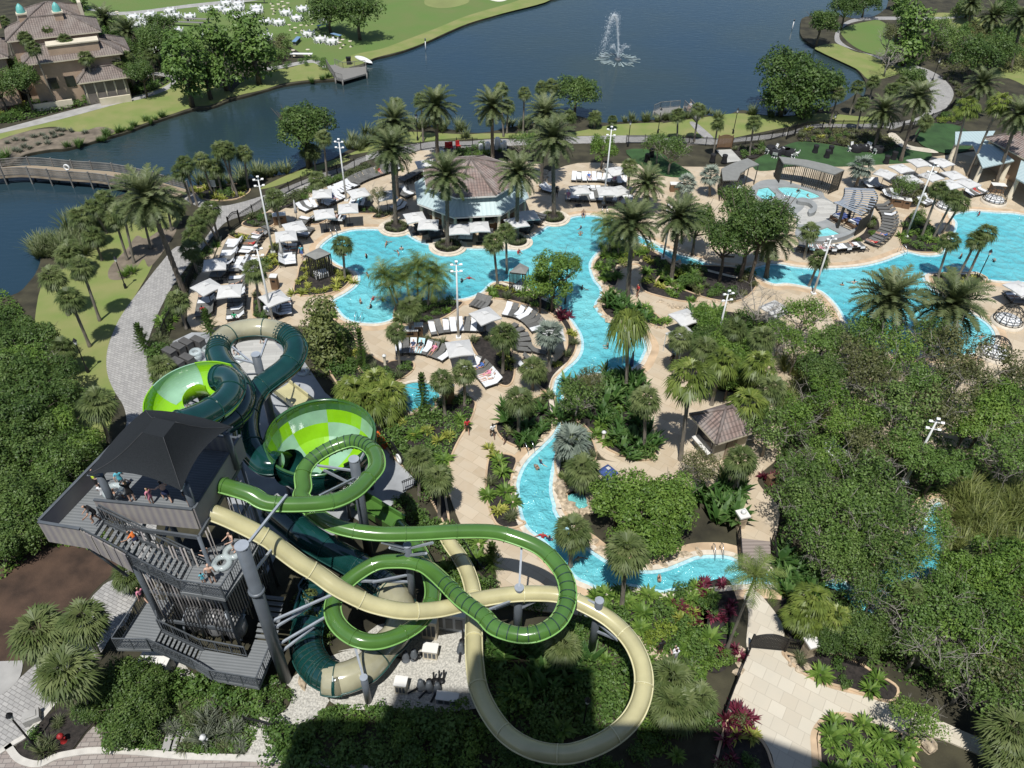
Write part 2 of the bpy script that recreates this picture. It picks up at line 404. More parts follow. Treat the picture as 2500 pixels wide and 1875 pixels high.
lay('clubhouse_lawn', '1: -60,820 300,700 600,620 860,560 1020,490 1080,420 1250,500 1390,560 1280,625 1170,640 1050,678 900,728 700,798 560,838 440,800 330,760 150,790 -60,870', 'lawn', .020)
lay('planted_bank', '1: -60,870 150,790 330,770 480,790 600,760 690,790 560,846 400,888 300,896 150,926 60,980 -60,990', 'bank_soil', .026)
lay('clubhouse_path', '1: -80,790 0,775 200,722 420,662 640,610 800,580 930,545 1010,505 1030,475 960,455 870,455 880,440 1000,432 1080,445 1060,500 990,545 860,590 700,625 460,690 230,748 0,800 -80,820', 'concrete', .036)
lay('lakeside_path', '1: 1540,405 1640,398 1850,360 1920,365 1960,395 1975,410 1940,408 1890,380 1840,380 1660,415 1560,420', 'concrete', .036)
# lakeside promenade lawns
lay('promenade_lawn', '1: 560,1290 700,1235 880,1190 1010,1200 1110,1260 1080,1330 1000,1460 930,1560 880,1659 4: 760,380 700,470 650,600 640,740 690,880 640,1180 600,1180 430,1150 200,900 230,300 330,180 480,60 500,0 1: 420,1480', 'lawn', .018)
lay('mulch_circle', '1: 880,1430 980,1370 1060,1370 1000,1480 900,1600 4: 860,80 800,160 740,200 660,200 650,150 690,90 760,20 820,-60', 'bank_soil', .026)
lay('shore_lawn', '1: 2000,960 2212,870 2: 300,810 480,790 800,805 960,800 1250,800 1480,790 1640,760 1750,745 2000,735 3: 40,740 280,705 500,680 760,700 1000,680 1250,700 1330,690 1400,700 1400,745 1200,745 900,745 600,800 400,835 200,820 -60,815 2: 1900,815 1500,815 1000,830 700,845 480,860 300,900 100,940 1: 2100,960 1950,1010 1760,1080 1640,1120 1560,1130 1750,1040', 'lawn', .018)
lay('inlet_lawn', '3: 960,285 1080,262 1200,310 1300,330 1400,380 1480,430 1300,480 1210,415 1100,362 1000,315', 'lawn', .018)
lay('circle_lawn', '3: 1110,190 1180,150 1290,125 1340,120 1420,180 1420,330 1290,320 1180,270', 'golf_lawn', .020)
lay('far_lawn', '3: 1640,90 1830,85 2212,180 2400,300 2300,520 2120,470 1900,420 1700,200', 'lawn', .018)
# paver promenade: lakeside loop from the right back to the tower
prom = lay('promenade_path', '4: 1060,5 960,110 850,250 760,370 700,470 650,600 638,700 650,790 690,880 740,960 760,1060 740,1180 7: 740,400 620,560 540,650 440,860 300,960 150,1090 0,1220 -200,1300 -300,1800 -80,1640 0,1570 160,1470 270,1330 350,1240 460,1130 600,975 680,850 760,780 830,600 900,440 940,200 '
    '4: 960,1100 940,960 920,800 890,720 880,650 890,570 920,480 960,380 1030,250 1120,130 1230,0 1: 1290,1400 1360,1330 1500,1280 1600,1240 1800,1150 2000,1060 2150,990 '
    '2: 200,975 330,935 480,915 650,900 830,890 1000,880 1250,865 1500,860 1800,855 2000,855 3: 50,850 300,868 500,850 700,830 880,790 1000,765 1200,770 1380,765 1420,775 1500,750 1600,740 1700,690 1780,600 1780,530 1700,450 1590,400 1480,380 1350,340 1200,300 1110,240 1120,170 1200,130 1330,118 1640,120 1830,105 1830,98 1640,102 1330,100 1180,115 1100,165 1075,230 1110,270 1290,330 1420,390 1520,430 1600,480 1650,540 1660,600 1600,690 1480,730 1400,735 1200,745 950,745 800,790 600,815 400,832 200,828 0,822 2: 1900,812 1500,818 1250,835 1000,835 830,848 650,848 500,868 300,910 180,950 '
    '1: 2060,1000 1900,1050 1700,1130 1560,1180 1440,1215 1330,1235 1250,1215 1180,1170 1110,1150 1090,1180 1170,1230 1290,1280 1300,1320 1260,1390 1180,1480', 'paver', .05, 4, skirt=.05)
lay('dock_path', '3: 205,735 240,735 300,780 350,830 300,832 250,790', 'paver', .056)
lay('red_bank', '4: -200,1150 200,1250 560,1560 7: 500,200 720,420 600,560 530,640 430,850 200,960 -200,1020', 'red_soil', .02)
lay('light_pad', '7: -200,1020 -60,1020 100,1015 135,1020 120,1110 60,1180 -10,1225 -200,1290', 'concrete', .062, 3, skirt=.06)
lay('hotel_drive', '7: -100,1560 0,1580 60,1540 100,1610 180,1640 250,1645 330,1610 400,1592 560,1570 800,1575 1100,1600 1500,1612 1900,1640 2300,1690 3200,1900 -400,2100 -400,1700', 'paver_drive', .044, 4, skirt=.04)
kerb = smooth(pts('7: 48,1528 62,1545 110,1605 180,1635 250,1638 330,1600 400,1582 560,1560 800,1565 1100,1592 1500,1606 1900,1632 2300,1685'), 6, False)
sheet('kerb', ribbon(kerb, .38, 0), 'kerb_stone', .15, skirt=.15)
kerb2 = smooth(pts('7: -60,1600 0,1568 90,1512 160,1468 230,1390 290,1320 335,1265'), 6, False)
sheet('kerb', ribbon(kerb2, .3, 0), 'kerb_stone', .15, skirt=.15)
lay('brick_walk', '7: 440,1560 520,1450 560,1410 620,1430 610,1500 600,1555', 'paver_drive', .05, 0)
lay('gravel_bed', '7: 880,1000 1060,1000 1200,1120 1500,1170 1700,1130 1760,1110 8: -60,1010 80,980 180,940 300,800 620,780 840,860 840,1050 900,1300 300,1310 100,1300 0,1240 7: 2000,1180 1950,1300 1800,1420 1640,1480 1660,1560 1630,1600 1470,1600 1520,1480 1480,1420 1560,1340 1450,1260 1080,1190 1000,1060', 'gravel', .03, 3)
lay('gravel_bed', '7: 1950,1010 2060,960 2180,940 8: 60,960 180,940 250,1000 200,1060 60,1060 7: 2080,1060 1990,1050', 'gravel', .036, 3)
# slide plaza
lay('slide_plaza', '4: 980,600 1150,520 1300,520 1500,560 1640,560 1830,700 1950,880 2060,970 2212,1150 5: 270,1100 400,1270 540,1415 470,1470 380,1560 200,1659 8: 150,150 0,300 7: 1700,300 1600,500 1500,300 4: 1400,1600 1150,1000 1060,860 1000,740', 'plaza_concrete', .05, 0, skirt=.05)
lay('plaza_planks', '4: 1360,560 1500,560 1640,570 1700,640 1640,760 1560,820 1450,830 1360,760 1340,650', 'plank_tile', .058, 0)

# pool complex -------------------------------------------------
pool_pts = pts('e: 1215,1010 1300,930 1400,880 1550,847 1760,848 1835,885 1910,893 1990,880 2100,945 f: 400,995 405,1040 450,1070 530,1080 615,1055 640,1015 760,1020 900,1020 1080,1030 1180,1030 1240,1005 1252,965 1235,935 1330,880 1430,815 1520,800 1570,785 1600,755 1700,725 1860,725 '
               '2: 1740,1330 1850,1400 1960,1460 2060,1510 2212,1555 3: 350,1590 470,1608 560,1612 700,1580 850,1602 1000,1610 1200,1600 1350,1570 1480,1522 1520,1512 1600,1530 1690,1530 1730,1500 1775,1420 1800,1340 1775,1300 1810,1278 1900,1265 2050,1275 2212,1290 2500,1380 '
               '6: 2500,230 2212,220 2000,205 1930,160 1760,165 1650,165 1615,185 1640,235 1700,285 1850,380 1960,440 2025,500 2040,560 2010,625 1900,650 1700,660 1400,640 1250,600 1150,480 1090,370 1015,290 950,258 800,228 700,228 580,172 '
               '3: 500,1660 400,1640 246,1600 134,1580 2: 2090,1575 1960,1500 1850,1455 1740,1440 1660,1480 1590,1560 5: 1582,140 1605,205 1642,250 1646,300 1615,350 1640,405 1690,445 1780,500 1880,540 1918,600 1900,660 1860,720 1750,760 1600,770 1450,820 1420,900 1420,1000 1405,1100 1395,1200 1370,1300 1352,1400 1350,1480 1370,1560 '
               '8: 1370,110 1420,190 1550,320 1700,425 1850,468 2000,465 2150,410 9: 240,388 330,380 460,392 600,470 800,480 1000,540 1100,520 1250,560 1500,300 1600,200 1650,100 1720,80 1740,380 1700,480 1500,560 1350,680 1260,790 1150,740 1020,640 900,600 700,560 500,560 300,580 100,600 8: 2000,610 1800,570 1650,595 1560,560 1480,520 1400,425 1280,295 1200,232 1155,150 '
               '5: 1140,1540 1130,1450 1150,1360 1200,1280 1300,1185 1358,1120 1370,1050 1360,960 1350,880 1370,800 1420,742 1490,680 1520,615 1513,540 1480,480 1440,425 1400,400 1370,350 1250,290 1100,235 1000,218 930,278 830,318 690,328 560,330 470,350 410,400 395,440 300,468 180,462 110,440 60,392 30,330 '
               'e: 1450,1420 1540,1350 1562,1285 1540,1232 1450,1200 1350,1150 1250,1060', .12)
pool = smooth(pool_pts, 4)
tub = [P(5, 535, 912) + Vector((math.cos(a) * 2.05, math.sin(a) * 2.05, 0)) for a in np.linspace(0, 2 * math.pi, 40, endpoint=False)]
sp1 = pts('g: 560,485 645,470 720,540 655,580 585,572 540,540', .12); sp2 = smooth(pts('g: 735,478 800,468 900,475 1010,505 1110,552 1030,572 950,588 880,560 800,540', .12), 4); sp3 = pts('g: 1180,830 1335,912 1170,932 1000,925 950,900 1100,860', .12)
deck_pts = pts('e: 430,880 520,815 700,720 830,635 960,660 1090,600 1150,470 1400,420 1660,310 f: 250,140 560,165 640,210 1300,240 1420,330 1700,250 2212,260 3: 200,1000 '
               '3: 520,1000 900,1000 1500,960 2300,860 2500,860 2600,1659 6: 2450,700 2100,900 2000,1250 1300,1200 1150,1150 800,1050 750,1250 620,1380 9: 640,-20 740,90 730,240 690,300 500,280 530,160 6: 490,1480 440,1400 250,1500 -50,1380 '
               '5: 1900,1320 1750,1300 1640,1260 1560,1100 1500,800 1350,850 1360,1050 1340,1130 1200,1290 1130,1380 1110,1500 1130,1659 8: 1140,90 1180,220 1300,330 1400,450 1480,560 1700,740 1850,850 1950,930 2050,970 2160,1080 2100,1100 1950,990 1800,900 1640,800 1500,740 1300,720 1100,680 1020,560 1000,450 900,330 790,180 730,20 5: 705,1500 715,1350 770,1200 860,1050 890,960 850,900 700,880 400,830 200,740 180,600 100,450 4: 2100,600 1980,480 1800,480 1560,480 1400,500 1150,500 1130,300 1180,100 1330,-60 e: 250,1150 300,1000', .12)
deck = smooth(deck_pts, 3)
deck_holes = [pool, tub, sp1, sp2, sp3]
sheet('pool_deck', deck, 'travertine', .12, holes=deck_holes, skirt=.14)
sheet('pool_water', offset_loop(pool, .05), 'pool_water', .03)
ring_strip(pool, -.28, 0.0, .02, .10).build('pool_edge_tile', 'pool_tile', kind='structure')
ring_strip(pool, .003, .42, .02, .17).build('pool_coping', 'coping', kind='structure')
ring_strip(pool, .42, 1.15, .06, .126).build('deck_border', 'border_stone', kind='structure')
for lp, nm in ((tub, 'spa_water'), (sp1, 'spa_water'), (sp2, 'spa_water'), (sp3, 'spa_water')):
    sheet('spa_water', offset_loop(lp, .05), nm if lp is not tub else 'pool_water', .04)
    ring_strip(lp, .003, .3, .02, .18).build('spa_coping', 'coping' if lp is tub else 'spa_stone', kind='structure')
    if lp is not tub: ring_strip(lp, -.45, 0.0, .035, .06).build('spa_step', 'spa_water', kind='structure')
# second paving areas
lay('spa_terrace', 'g: 480,490 580,410 760,400 900,440 1120,500 1160,560 1280,640 1240,720 1180,750 1250,800 1440,880 1300,960 1150,965 900,930 900,760 760,640 600,600 480,560', 'spa_stone', .135, 3, holes=[sp1, sp2, sp3])
lay('spa_terrace_tiles', 'g: 900,720 960,660 1000,600 1130,570 1270,640 1230,720 1170,760 1050,790 920,800', 'plank_tile', .145, 3)
lay('entry_court', '9: 545,900 560,720 530,630 600,590 760,790 780,960 900,1100 1050,1170 1300,1230 1500,1290 1700,1370 1950,1480 2212,1560 2300,1659 2212,1640 2060,1620 1900,1560 1700,1480 1480,1440 1250,1380 1130,1345 1030,1365 970,1450 975,1560 990,1800 760,1800 700,1580 620,1450 570,1370 440,1310 460,1210 520,1060 555,960', 'travertine_pale', .13, 3, skirt=.14)
lay('court_border', '9: 760,980 900,1105 1050,1180 1300,1240 1500,1300 1500,1290 1300,1215 1060,1150 920,1085 790,960', 'border_stone', .14, 3)
lay('court_border', '9: 1130,1345 1030,1365 970,1450 975,1560 990,1800 950,1800 935,1560 935,1440 1010,1345 1130,1322 1280,1365 1280,1385', 'border_stone', .14, 3)
lay('jungle_walk', '6: 620,500 700,520 720,700 640,900 540,820 560,650', 'travertine', .125, 3)
lay('jungle_walk', '6: 1100,830 1500,760 1480,900 1250,1000 1130,930', 'travertine', .125, 3)
lay('rock_terrace', '5: 1610,1290 1750,1300 1950,1285 2130,1230 2120,1350 2000,1400 1760,1430 1640,1410', 'travertine', .128, 3)
lay('rock_pool', '5: 1440,1500 1530,1490 1560,1560 1480,1570', 'river_water', .3, 3, skirt=.3)
lay('event_lawn', '3: 600,960 720,900 850,850 1000,860 1180,890 1330,920 1480,880 1640,900 1640,960 1480,980 1300,990 1100,1000 850,990 720,1020 600,1020', 'rich_lawn', .14, 3)
lay('event_lawn', '2: 1790,900 1960,900 2060,960 2200,1060 1980,1050 1860,980', 'rich_lawn', .14, 3)
lay('event_lawn', '3: 1560,800 1640,740 1840,760 1900,880 1750,920 1600,870', 'rich_lawn', .14, 3)
lay('garden_path', '3: 1395,805 1440,800 1520,870 1640,890 1700,915 1640,915 1500,890 1430,850', 'travertine_pale', .16, 3)
lay('stepping_slabs', '3: 365,900 455,895 520,965 430,975', 'plank_tile', .16, 0)
# ---------------------------------------------------------------- plant materials
leafmat('leaf_oak', (0.0381, 0.0756, 0.016), (0.0784, 0.1366, 0.03), (0.1512, 0.2196, 0.058), .3, .5)
leafmat('leaf_airy', (0.0515, 0.0976, 0.02), (0.1098, 0.183, 0.04), (0.2128, 0.2989, 0.085), .3, .5)
leafmat('leaf_bright', (0.056, 0.1159, 0.018), (0.1232, 0.2135, 0.034), (0.2352, 0.3416, 0.07), .3, .5)
leafmat('leaf_lime', (0.094, 0.143, 0.018), (0.187, 0.253, 0.031), (0.297, 0.363, 0.066))
leafmat('leaf_cypress', (0.0616, 0.122, 0.024), (0.1176, 0.2013, 0.042), (0.1848, 0.2867, 0.068), .3, .5)
leafmat('leaf_juniper', (.070, .098, .026), (.128, .160, .046), (.215, .24, .08), .3, .5)
leafmat('leaf_bamboo', (0.075, 0.1, 0.024), (0.15, 0.185, 0.045), (0.27, 0.29, 0.09), .3, .5)
leafmat('leaf_grey', (0.075, 0.090, 0.060), (0.138, 0.156, 0.106), (0.250, 0.269, 0.200))
leafmat('leaf_brown', (0.0672, 0.0805, 0.026), (0.1288, 0.1403, 0.05), (0.224, 0.2318, 0.1), .3, .5)
leafmat('leaf_shrub', (0.0448, 0.0952, 0.02), (0.0896, 0.1647, 0.034), (0.1736, 0.2684, 0.066), .3, .5)
leafmat('leaf_yellow', (.11, .14, .022), (.27, .30, .05), (.50, .48, .11))
leafmat('leaf_red', (0.05, 0.006, 0.012), (0.12, 0.014, 0.03), (0.3, 0.07, 0.11), .3, .5)
leafmat('leaf_palm', (0.052, 0.084, 0.022), (0.112, 0.15, 0.046), (0.235, 0.27, 0.11), .3, .5)
leafmat('leaf_date', (0.055, 0.082, 0.028), (0.122, 0.152, 0.058), (0.25, 0.275, 0.135), .3, .5)
leafmat('leaf_fan', (.060, .090, .018), (.14, .19, .034), (.30, .34, .085), .25, .42)
leafmat('leaf_silver', (.10, .13, .10), (.21, .25, .20), (.40, .44, .36), .15, .5)
leafmat('leaf_areca', (0.05, 0.09, 0.016), (0.115, 0.165, 0.034), (0.23, 0.285, 0.08), .3, .5)
leafmat('leaf_broad', (0.0336, 0.0878, 0.018), (0.065, 0.1403, 0.03), (0.168, 0.2684, 0.08), .3, .5)
leafmat('leaf_reed', (0.060, 0.090, 0.029), (0.120, 0.156, 0.054), (0.288, 0.312, 0.168))
leafmat('leaf_grass', (0.048, 0.072, 0.024), (0.096, 0.120, 0.048), (0.192, 0.204, 0.102))
leafmat('dry_skirt', (.10, .075, .042), (.17, .13, .075), (.28, .23, .15), .1)
mat('bark', (.115, .092, .07), .9, scale=6, var=.4, bump=.8)
mat('pale_bark', (.33, .30, .26), .9, scale=5, var=.3, bump=.6)
mat('palm_bark', (.15, .128, .10), .95, scale=9, var=.4, bump=1, c2=(.07, .058, .045))
mat('sabal_bark', (.21, .185, .15), .95, scale=7, var=.3, bump=.8)
mat('date_fruit', (.50, .22, .03), .7, scale=8, var=.35)

def unit(v): return v / np.maximum(np.linalg.norm(v, axis=-1, keepdims=True), 1e-9)

def leaf_quads(c, nrm, size, aspect=.55, jit=.9, up=.5):
    """one leaf per centre, facing roughly along nrm"""
    n = len(c); nn = unit(nrm + rng.normal(0, jit, (n, 3)) * .55 + np.array([0, 0, up]))
    r = rng.normal(0, 1, (n, 3)); a = unit(np.cross(nn, r)); b = np.cross(nn, a)
    s = size * rng.uniform(.6, 1.35, (n, 1)); a = a * s * .5; b = b * s * aspect * .5
    tip = nn * s * .12
    return np.stack([c - a, c + b - tip, c + a, c - b - tip], 1)

def blob_leaves(blobs, per, size, aspect=.55, shell=.55, jit=.9, flat=1.0):
    cs, ns = [], []
    for (x, y, z, r) in blobs:
        k = max(8, int(per * r * r)); d = unit(rng.normal(0, 1, (k, 3))); d[:, 2] = np.where(d[:, 2] < -.45, -d[:, 2] * .6, d[:, 2]); d = unit(d)
        rr = r * (shell + (1 - shell) * rng.random((k, 1)) ** .6)
        rr *= 1 + .22 * np.sin(d[:, :1] * 5 + x * 3) * np.cos(d[:, 1:2] * 4 + y)
        p = np.array([x, y, z]) + d * rr * np.array([1, 1, flat]); cs.append(p); ns.append(d)
    c = np.concatenate(cs); nn = np.concatenate(ns)
    return leaf_quads(c, nn, size, aspect, jit)

def clumpy(n, seed, amp=.35, base=.5):
    """natural leaf tone: twigs of older and younger leaves"""
    g = np.random.default_rng(seed); return np.clip(base + g.normal(0, .2, n), 0, 1)

def tone(V, seed, f=1.3):
    c = V.mean(1); g = np.random.default_rng(seed); ph = g.uniform(0, 6, 3)
    t = .5 + .26 * np.sin(c[:, 0] * f + ph[0]) * np.cos(c[:, 1] * f + ph[1]) * np.sin(c[:, 2] * f * 1.2 + ph[2]) + g.normal(0, .19, len(c))
    return np.clip(t, 0, 1)

def crown_blobs(R, flat, n, g, cone=0.0, r=(.26, .42), low=-.5):
    out = []
    for i in range(n):
        while True:
            p = g.uniform(-1, 1, 3)
            if np.linalg.norm(p) < 1 and p[2] > low: break
        p = p / max(np.linalg.norm(p), .3) * g.uniform(.35, .8) if g.random() < .8 else p * .5
        k = 1 - cone * (p[2] * .5 + .5)
        out.append((p[0] * R * k, p[1] * R * k, p[2] * R * flat, R * g.uniform(*r) * (1 - cone * .45 * (p[2] * .5 + .5))))
    return out

def limb_mesh(name, h, R, seed, m='bark', nl=7, r0=.22, reach=.75, fork=.45, twigs=0):
    """tapered trunk with limbs; origin at the ground, crown centre at height h"""
    g = np.random.default_rng(seed); mb = MB()
    top = Vector((g.normal(0, .15), g.normal(0, .15), h * .95))
    mb.tube([Vector((0, 0, -.1)), Vector((g.normal(0, .06), g.normal(0, .06), h * .35)), top * .7 + Vector((g.normal(0, .1), 0, 0)), top], [r0 * 1.25, r0, r0 * .7, r0 * .4], 8)
    for i in range(nl):
        a = 2 * math.pi * (i + g.random() * .6) / nl; z0 = h * (fork + .4 * g.random())
        e = Vector((math.cos(a) * R * reach, math.sin(a) * R * reach, h + R * g.uniform(-.12, .45)))
        s = Vector((top.x * z0 / h * .7, top.y * z0 / h * .7, z0)); mid = s.lerp(e, .5) + Vector((0, 0, -R * .05)) + Vector(g.normal(0, R * .05, 3))
        mb.tube([s, mid, e], [r0 * .5, r0 * .3, r0 * .09], 5)
        for j in range(twigs):
            q = mid.lerp(e, g.random()); d = Vector(g.normal(0, 1, 3)); d.z = abs(d.z) * .8
            q2 = q + d.normalized() * R * g.uniform(.2, .45); mb.tube([q, q.lerp(q2, .5) + Vector(g.normal(0, .05, 3)), q2], [r0 * .16, r0 * .1, r0 * .03], 4)
            for _ in range(2):
                d2 = (d.normalized() + Vector(g.normal(0, .6, 3))).normalized(); q3 = q.lerp(q2, g.uniform(.4, .9)); mb.tube([q3, q3 + d2 * R * .2], [r0 * .07, r0 * .02], 3)
    return mb.mesh(name, m)

PROTO = {}
def proto_tree(kind, R, h, flat, nb, per, size, leaf, seeds, cone=0.0, bark='bark', aspect=.55, r=(.26, .42), low=-.5, nl=7, r0=.22, twigs=0, reach=.75, fork=.45, jit=.9):
    lst = []
    for s in seeds:
        g = np.random.default_rng(s); bl = crown_blobs(R, flat, nb, g, cone, r, low)
        V = blob_leaves(bl, per, size, aspect, jit=jit); me = quads_mesh(kind + '_crown', V, leaf, tone(V, s))
        lst.append((me, limb_mesh(kind + '_trunk', h, R * (1 if flat < 1 else .5), s, bark, nl, r0, reach, fork, twigs)))
    PROTO[kind] = dict(R=R, h=h, v=lst)
proto_tree('oak_tree', 4.5, 3.8, .48, 26, 150, .32, 'leaf_oak', (1, 2, 3), r=(.18, .36))
proto_tree('airy_tree', 3.4, 4.0, .60, 24, 150, .23, 'leaf_airy', (11, 12, 13, 14), bark='pale_bark', r=(.17, .32), r0=.13, nl=9, twigs=6)
proto_tree('bright_tree', 3.4, 3.2, .50, 34, 230, .24, 'leaf_bright', (21, 22, 23), r0=.14, r=(.13, .29))
proto_tree('cypress_tree', 3.0, 5.5, 1.55, 26, 150, .34, 'leaf_cypress', (31, 32, 33), cone=.75, r=(.26, .42), low=-.85, r0=.2, jit=.6)
proto_tree('juniper_tree', 2.0, 2.6, 1.45, 34, 420, .17, 'leaf_juniper', (41,), cone=.8, r=(.3, .5), low=-.95, jit=.7)
proto_tree('bush', 1.0, .55, .72, 9, 330, .17, 'leaf_shrub', (51, 52, 53), r=(.34, .5), low=-.25, nl=4, r0=.04)

def bare_tree(seed): return limb_mesh('bare_tree_trunk', 3.6, 3.0, seed, 'pale_bark', 11, .13, .8, .3, 12)

def blades(n, g, L=(.6, 1.0), w=.10, rise=(.3, 1.2), curve=.6, base=.08, segs=3, z0=0.0):
    """arching strap leaves from one centre """
    out = []
    for i in range(n):
        a = g.uniform(0, 2 * math.pi); el = g.uniform(*rise); l = g.uniform(*L); d = np.array([math.cos(a), math.sin(a), 0]); sd = np.array([-d[1], d[0], 0])
        p = np.array([d[0] * base, d[1] * base, z0]); wv = w * g.uniform(.7, 1.2); prof = [.45, 1.0, .75, .06]; q = []
        for k in range(segs + 1):
            q.append((p.copy(), wv * prof[min(k, 3)] * .5)); e2 = el - curve * 1.5 * k / segs; p = p + (d * math.cos(e2) + np.array([0, 0, math.sin(e2)])) * l / segs
        for k in range(segs): out.append([q[k][0] - sd * q[k][1], q[k][0] + sd * q[k][1], q[k + 1][0] + sd * q[k + 1][1], q[k + 1][0] - sd * q[k + 1][1]])
    return np.array(out)

def proto_blades(kind, leaf, n, seeds, reps=1, spread=0.0, **kw):
    lst = []
    for s in seeds:
        g = np.random.default_rng(s); Vs = []
        for r in range(reps):
            V = blades(n, g, **kw); V = V * g.uniform(.75, 1.15) + np.array([g.normal(0, spread), g.normal(0, spread), 0]) * (1 if reps > 1 else 0); Vs.append(V)
        V = np.concatenate(Vs); rv = np.repeat(g.random(len(V) // 3), 3) * .8 + .1
        lst.append(quads_mesh(kind, V, leaf, rv[:len(V)]))
    PROTO[kind] = lst
proto_blades('grass_clump', 'leaf_grass', 46, (61, 62), 3, .22, L=(.5, .95), w=.05, rise=(.7, 1.5), curve=.7)
proto_blades('reed_clump', 'leaf_reed', 40, (63, 64), 4, .45, L=(.9, 1.6), w=.07, rise=(.9, 1.5), curve=.45)
proto_blades('rosette_plant', 'leaf_yellow', 26, (65, 66), 3, .38, L=(.5, .85), w=.13, rise=(.3, 1.3), curve=.7)
proto_blades('red_cordyline', 'leaf_red', 26, (67, 68), 2, .3, L=(.55, .95), w=.14, rise=(.3, 1.4), curve=.6)
proto_blades('cycad_plant', 'leaf_palm', 44, (69, 70), 1, L=(.9, 1.4), w=.20, rise=(.2, 1.2), curve=.65)
proto_blades('fern_plant', 'leaf_bright', 40, (71, 72), 2, .35, L=(.5, .9), w=.15, rise=(.3, 1.2), curve=.75)
proto_blades('paddle_plant', 'leaf_broad', 11, (73, 74, 75), 6, .55, L=(1.0, 1.9), w=.34, rise=(.9, 1.45), curve=.6)
proto_blades('bamboo_plant', 'leaf_bamboo', 90, (76, 77), 7, .9, L=(1.0, 2.6), w=.06, rise=(.9, 1.5), curve=.75)

def pinnate(n, g, L, leaf, pairs=22, rise=(-.5, 1.35), droop=1.1, vee=.5, pw=.07):
    """feather fronds -> (quads, face tone, midrib flag)"""
    out, rn = [], []
    for i in range(n):
        a = 2 * math.pi * i * .618 + g.normal(0, .1); t0 = (i + .5) / n; el = rise[0] + (rise[1] - rise[0]) * t0 + g.normal(0, .08); l = L * g.uniform(.85, 1.08)
        d = np.array([math.cos(a), math.sin(a), 0]); sd = np.array([-d[1], d[0], 0]); p = np.array([0, 0, 0.0]); segs = 9; P_ = [p]; D_ = []
        for k in range(segs):
            e2 = el - droop * (k / segs) ** 1.4; v = d * math.cos(e2) + np.array([0, 0, math.sin(e2)]); D_.append(v); p = p + v * l / segs; P_.append(p)
        tn = g.uniform(.25, .85) * (.55 + .45 * t0)
        for k in range(segs):
            w0 = .03 * (1 - k / segs) + .006; out.append([P_[k] - sd * w0, P_[k] + sd * w0, P_[k + 1] + sd * w0 * .9, P_[k + 1] - sd * w0 * .9]); rn.append(min(1, tn + .15))
        for j in range(2, pairs):
            u = j / pairs; f = u * segs; k = min(int(f), segs - 1); q = P_[k] + D_[k] * (l / segs) * (f - k); nrm = np.cross(sd, D_[k]); nrm = nrm if nrm[2] > 0 else -nrm
            ll = leaf * math.sin(math.pi * (.12 + .84 * u)) ** .6 * g.uniform(.85, 1.1)
            for sgn in (-1, 1):
                v = unit((sd * sgn * .80 + D_[k] * .62 + nrm * vee * g.uniform(.3, 1.0)) + g.normal(0, .06, 3)); e = q + v * ll + np.array([0, 0, -ll * .16]); wv = D_[k] * pw * .5
                out.append([q - wv, q + wv, e + wv * .25, e - wv * .25]); rn.append(np.clip(tn + g.normal(0, .1), 0, 1))
    return np.array(out), np.array(rn)

def fans(n, g, pet, rad, blades_n=13, rise=(-.7, 1.4), droop=.35, spread=2.6, fold=.12, wb=.10):
    """fan fronds on stalks"""
    out, rn = [], []
    for i in range(n):
        a = 2 * math.pi * i * .618 + g.normal(0, .12); t0 = (i + .5) / n; el = rise[0] + (rise[1] - rise[0]) * t0 + g.normal(0, .1)
        d = np.array([math.cos(a), math.sin(a), 0]); sd = np.array([-d[1], d[0], 0]); v = d * math.cos(el) + np.array([0, 0, math.sin(el)]); pl = pet * g.uniform(.8, 1.15)
        q = v * pl; tn = g.uniform(.3, .75) * (.55 + .5 * t0); out.append([-sd * .02, sd * .02, q + sd * .015, q - sd * .015]); rn.append(min(1, tn + .2))
        e1 = el - .35; f = d * math.cos(e1) + np.array([0, 0, math.sin(e1)]); nrm = np.cross(f, sd); nrm = nrm if nrm[2] > 0 else -nrm
        for j in range(blades_n):
            b = (j / (blades_n - 1) - .5) * spread + g.normal(0, .04); dr = f * math.cos(b) + sd * math.sin(b); l = rad * (1 - .22 * abs(b) / (spread / 2)) * g.uniform(.88, 1.08)
            m_ = q + dr * l * .55 + nrm * fold * l * (j % 2 - .5) * .6; e = q + dr * l + np.array([0, 0, -droop * l * g.uniform(.6, 1.4)]); pw = np.cross(dr, nrm) * wb * rad * .5
            out.append([q, m_ + pw, e, m_ - pw]); rn.append(np.clip(tn + g.normal(0, .1), 0, 1))
    return np.array(out), np.array(rn)

def palm_trunk(name, m, r=.17, ring=.012, n=14, flare=1.35, boots=False):
    """unit-height trunk (scaled to the palm's height)"""
    prof = []
    for i in range(n * 2 + 1):
        z = i / (n * 2); k = r * (flare - (flare - 1) * min(1, z * 7)) if z < .15 else r * (1 - .12 * z)
        if boots and z > .72: k *= 1 + .55 * (z - .72) / .28
        prof.append((k + (ring if i % 2 else -ring), z))
    return MB().lathe([(0.0, 0.0)] + prof + [(0, 1.0)], 9).mesh(name, m)

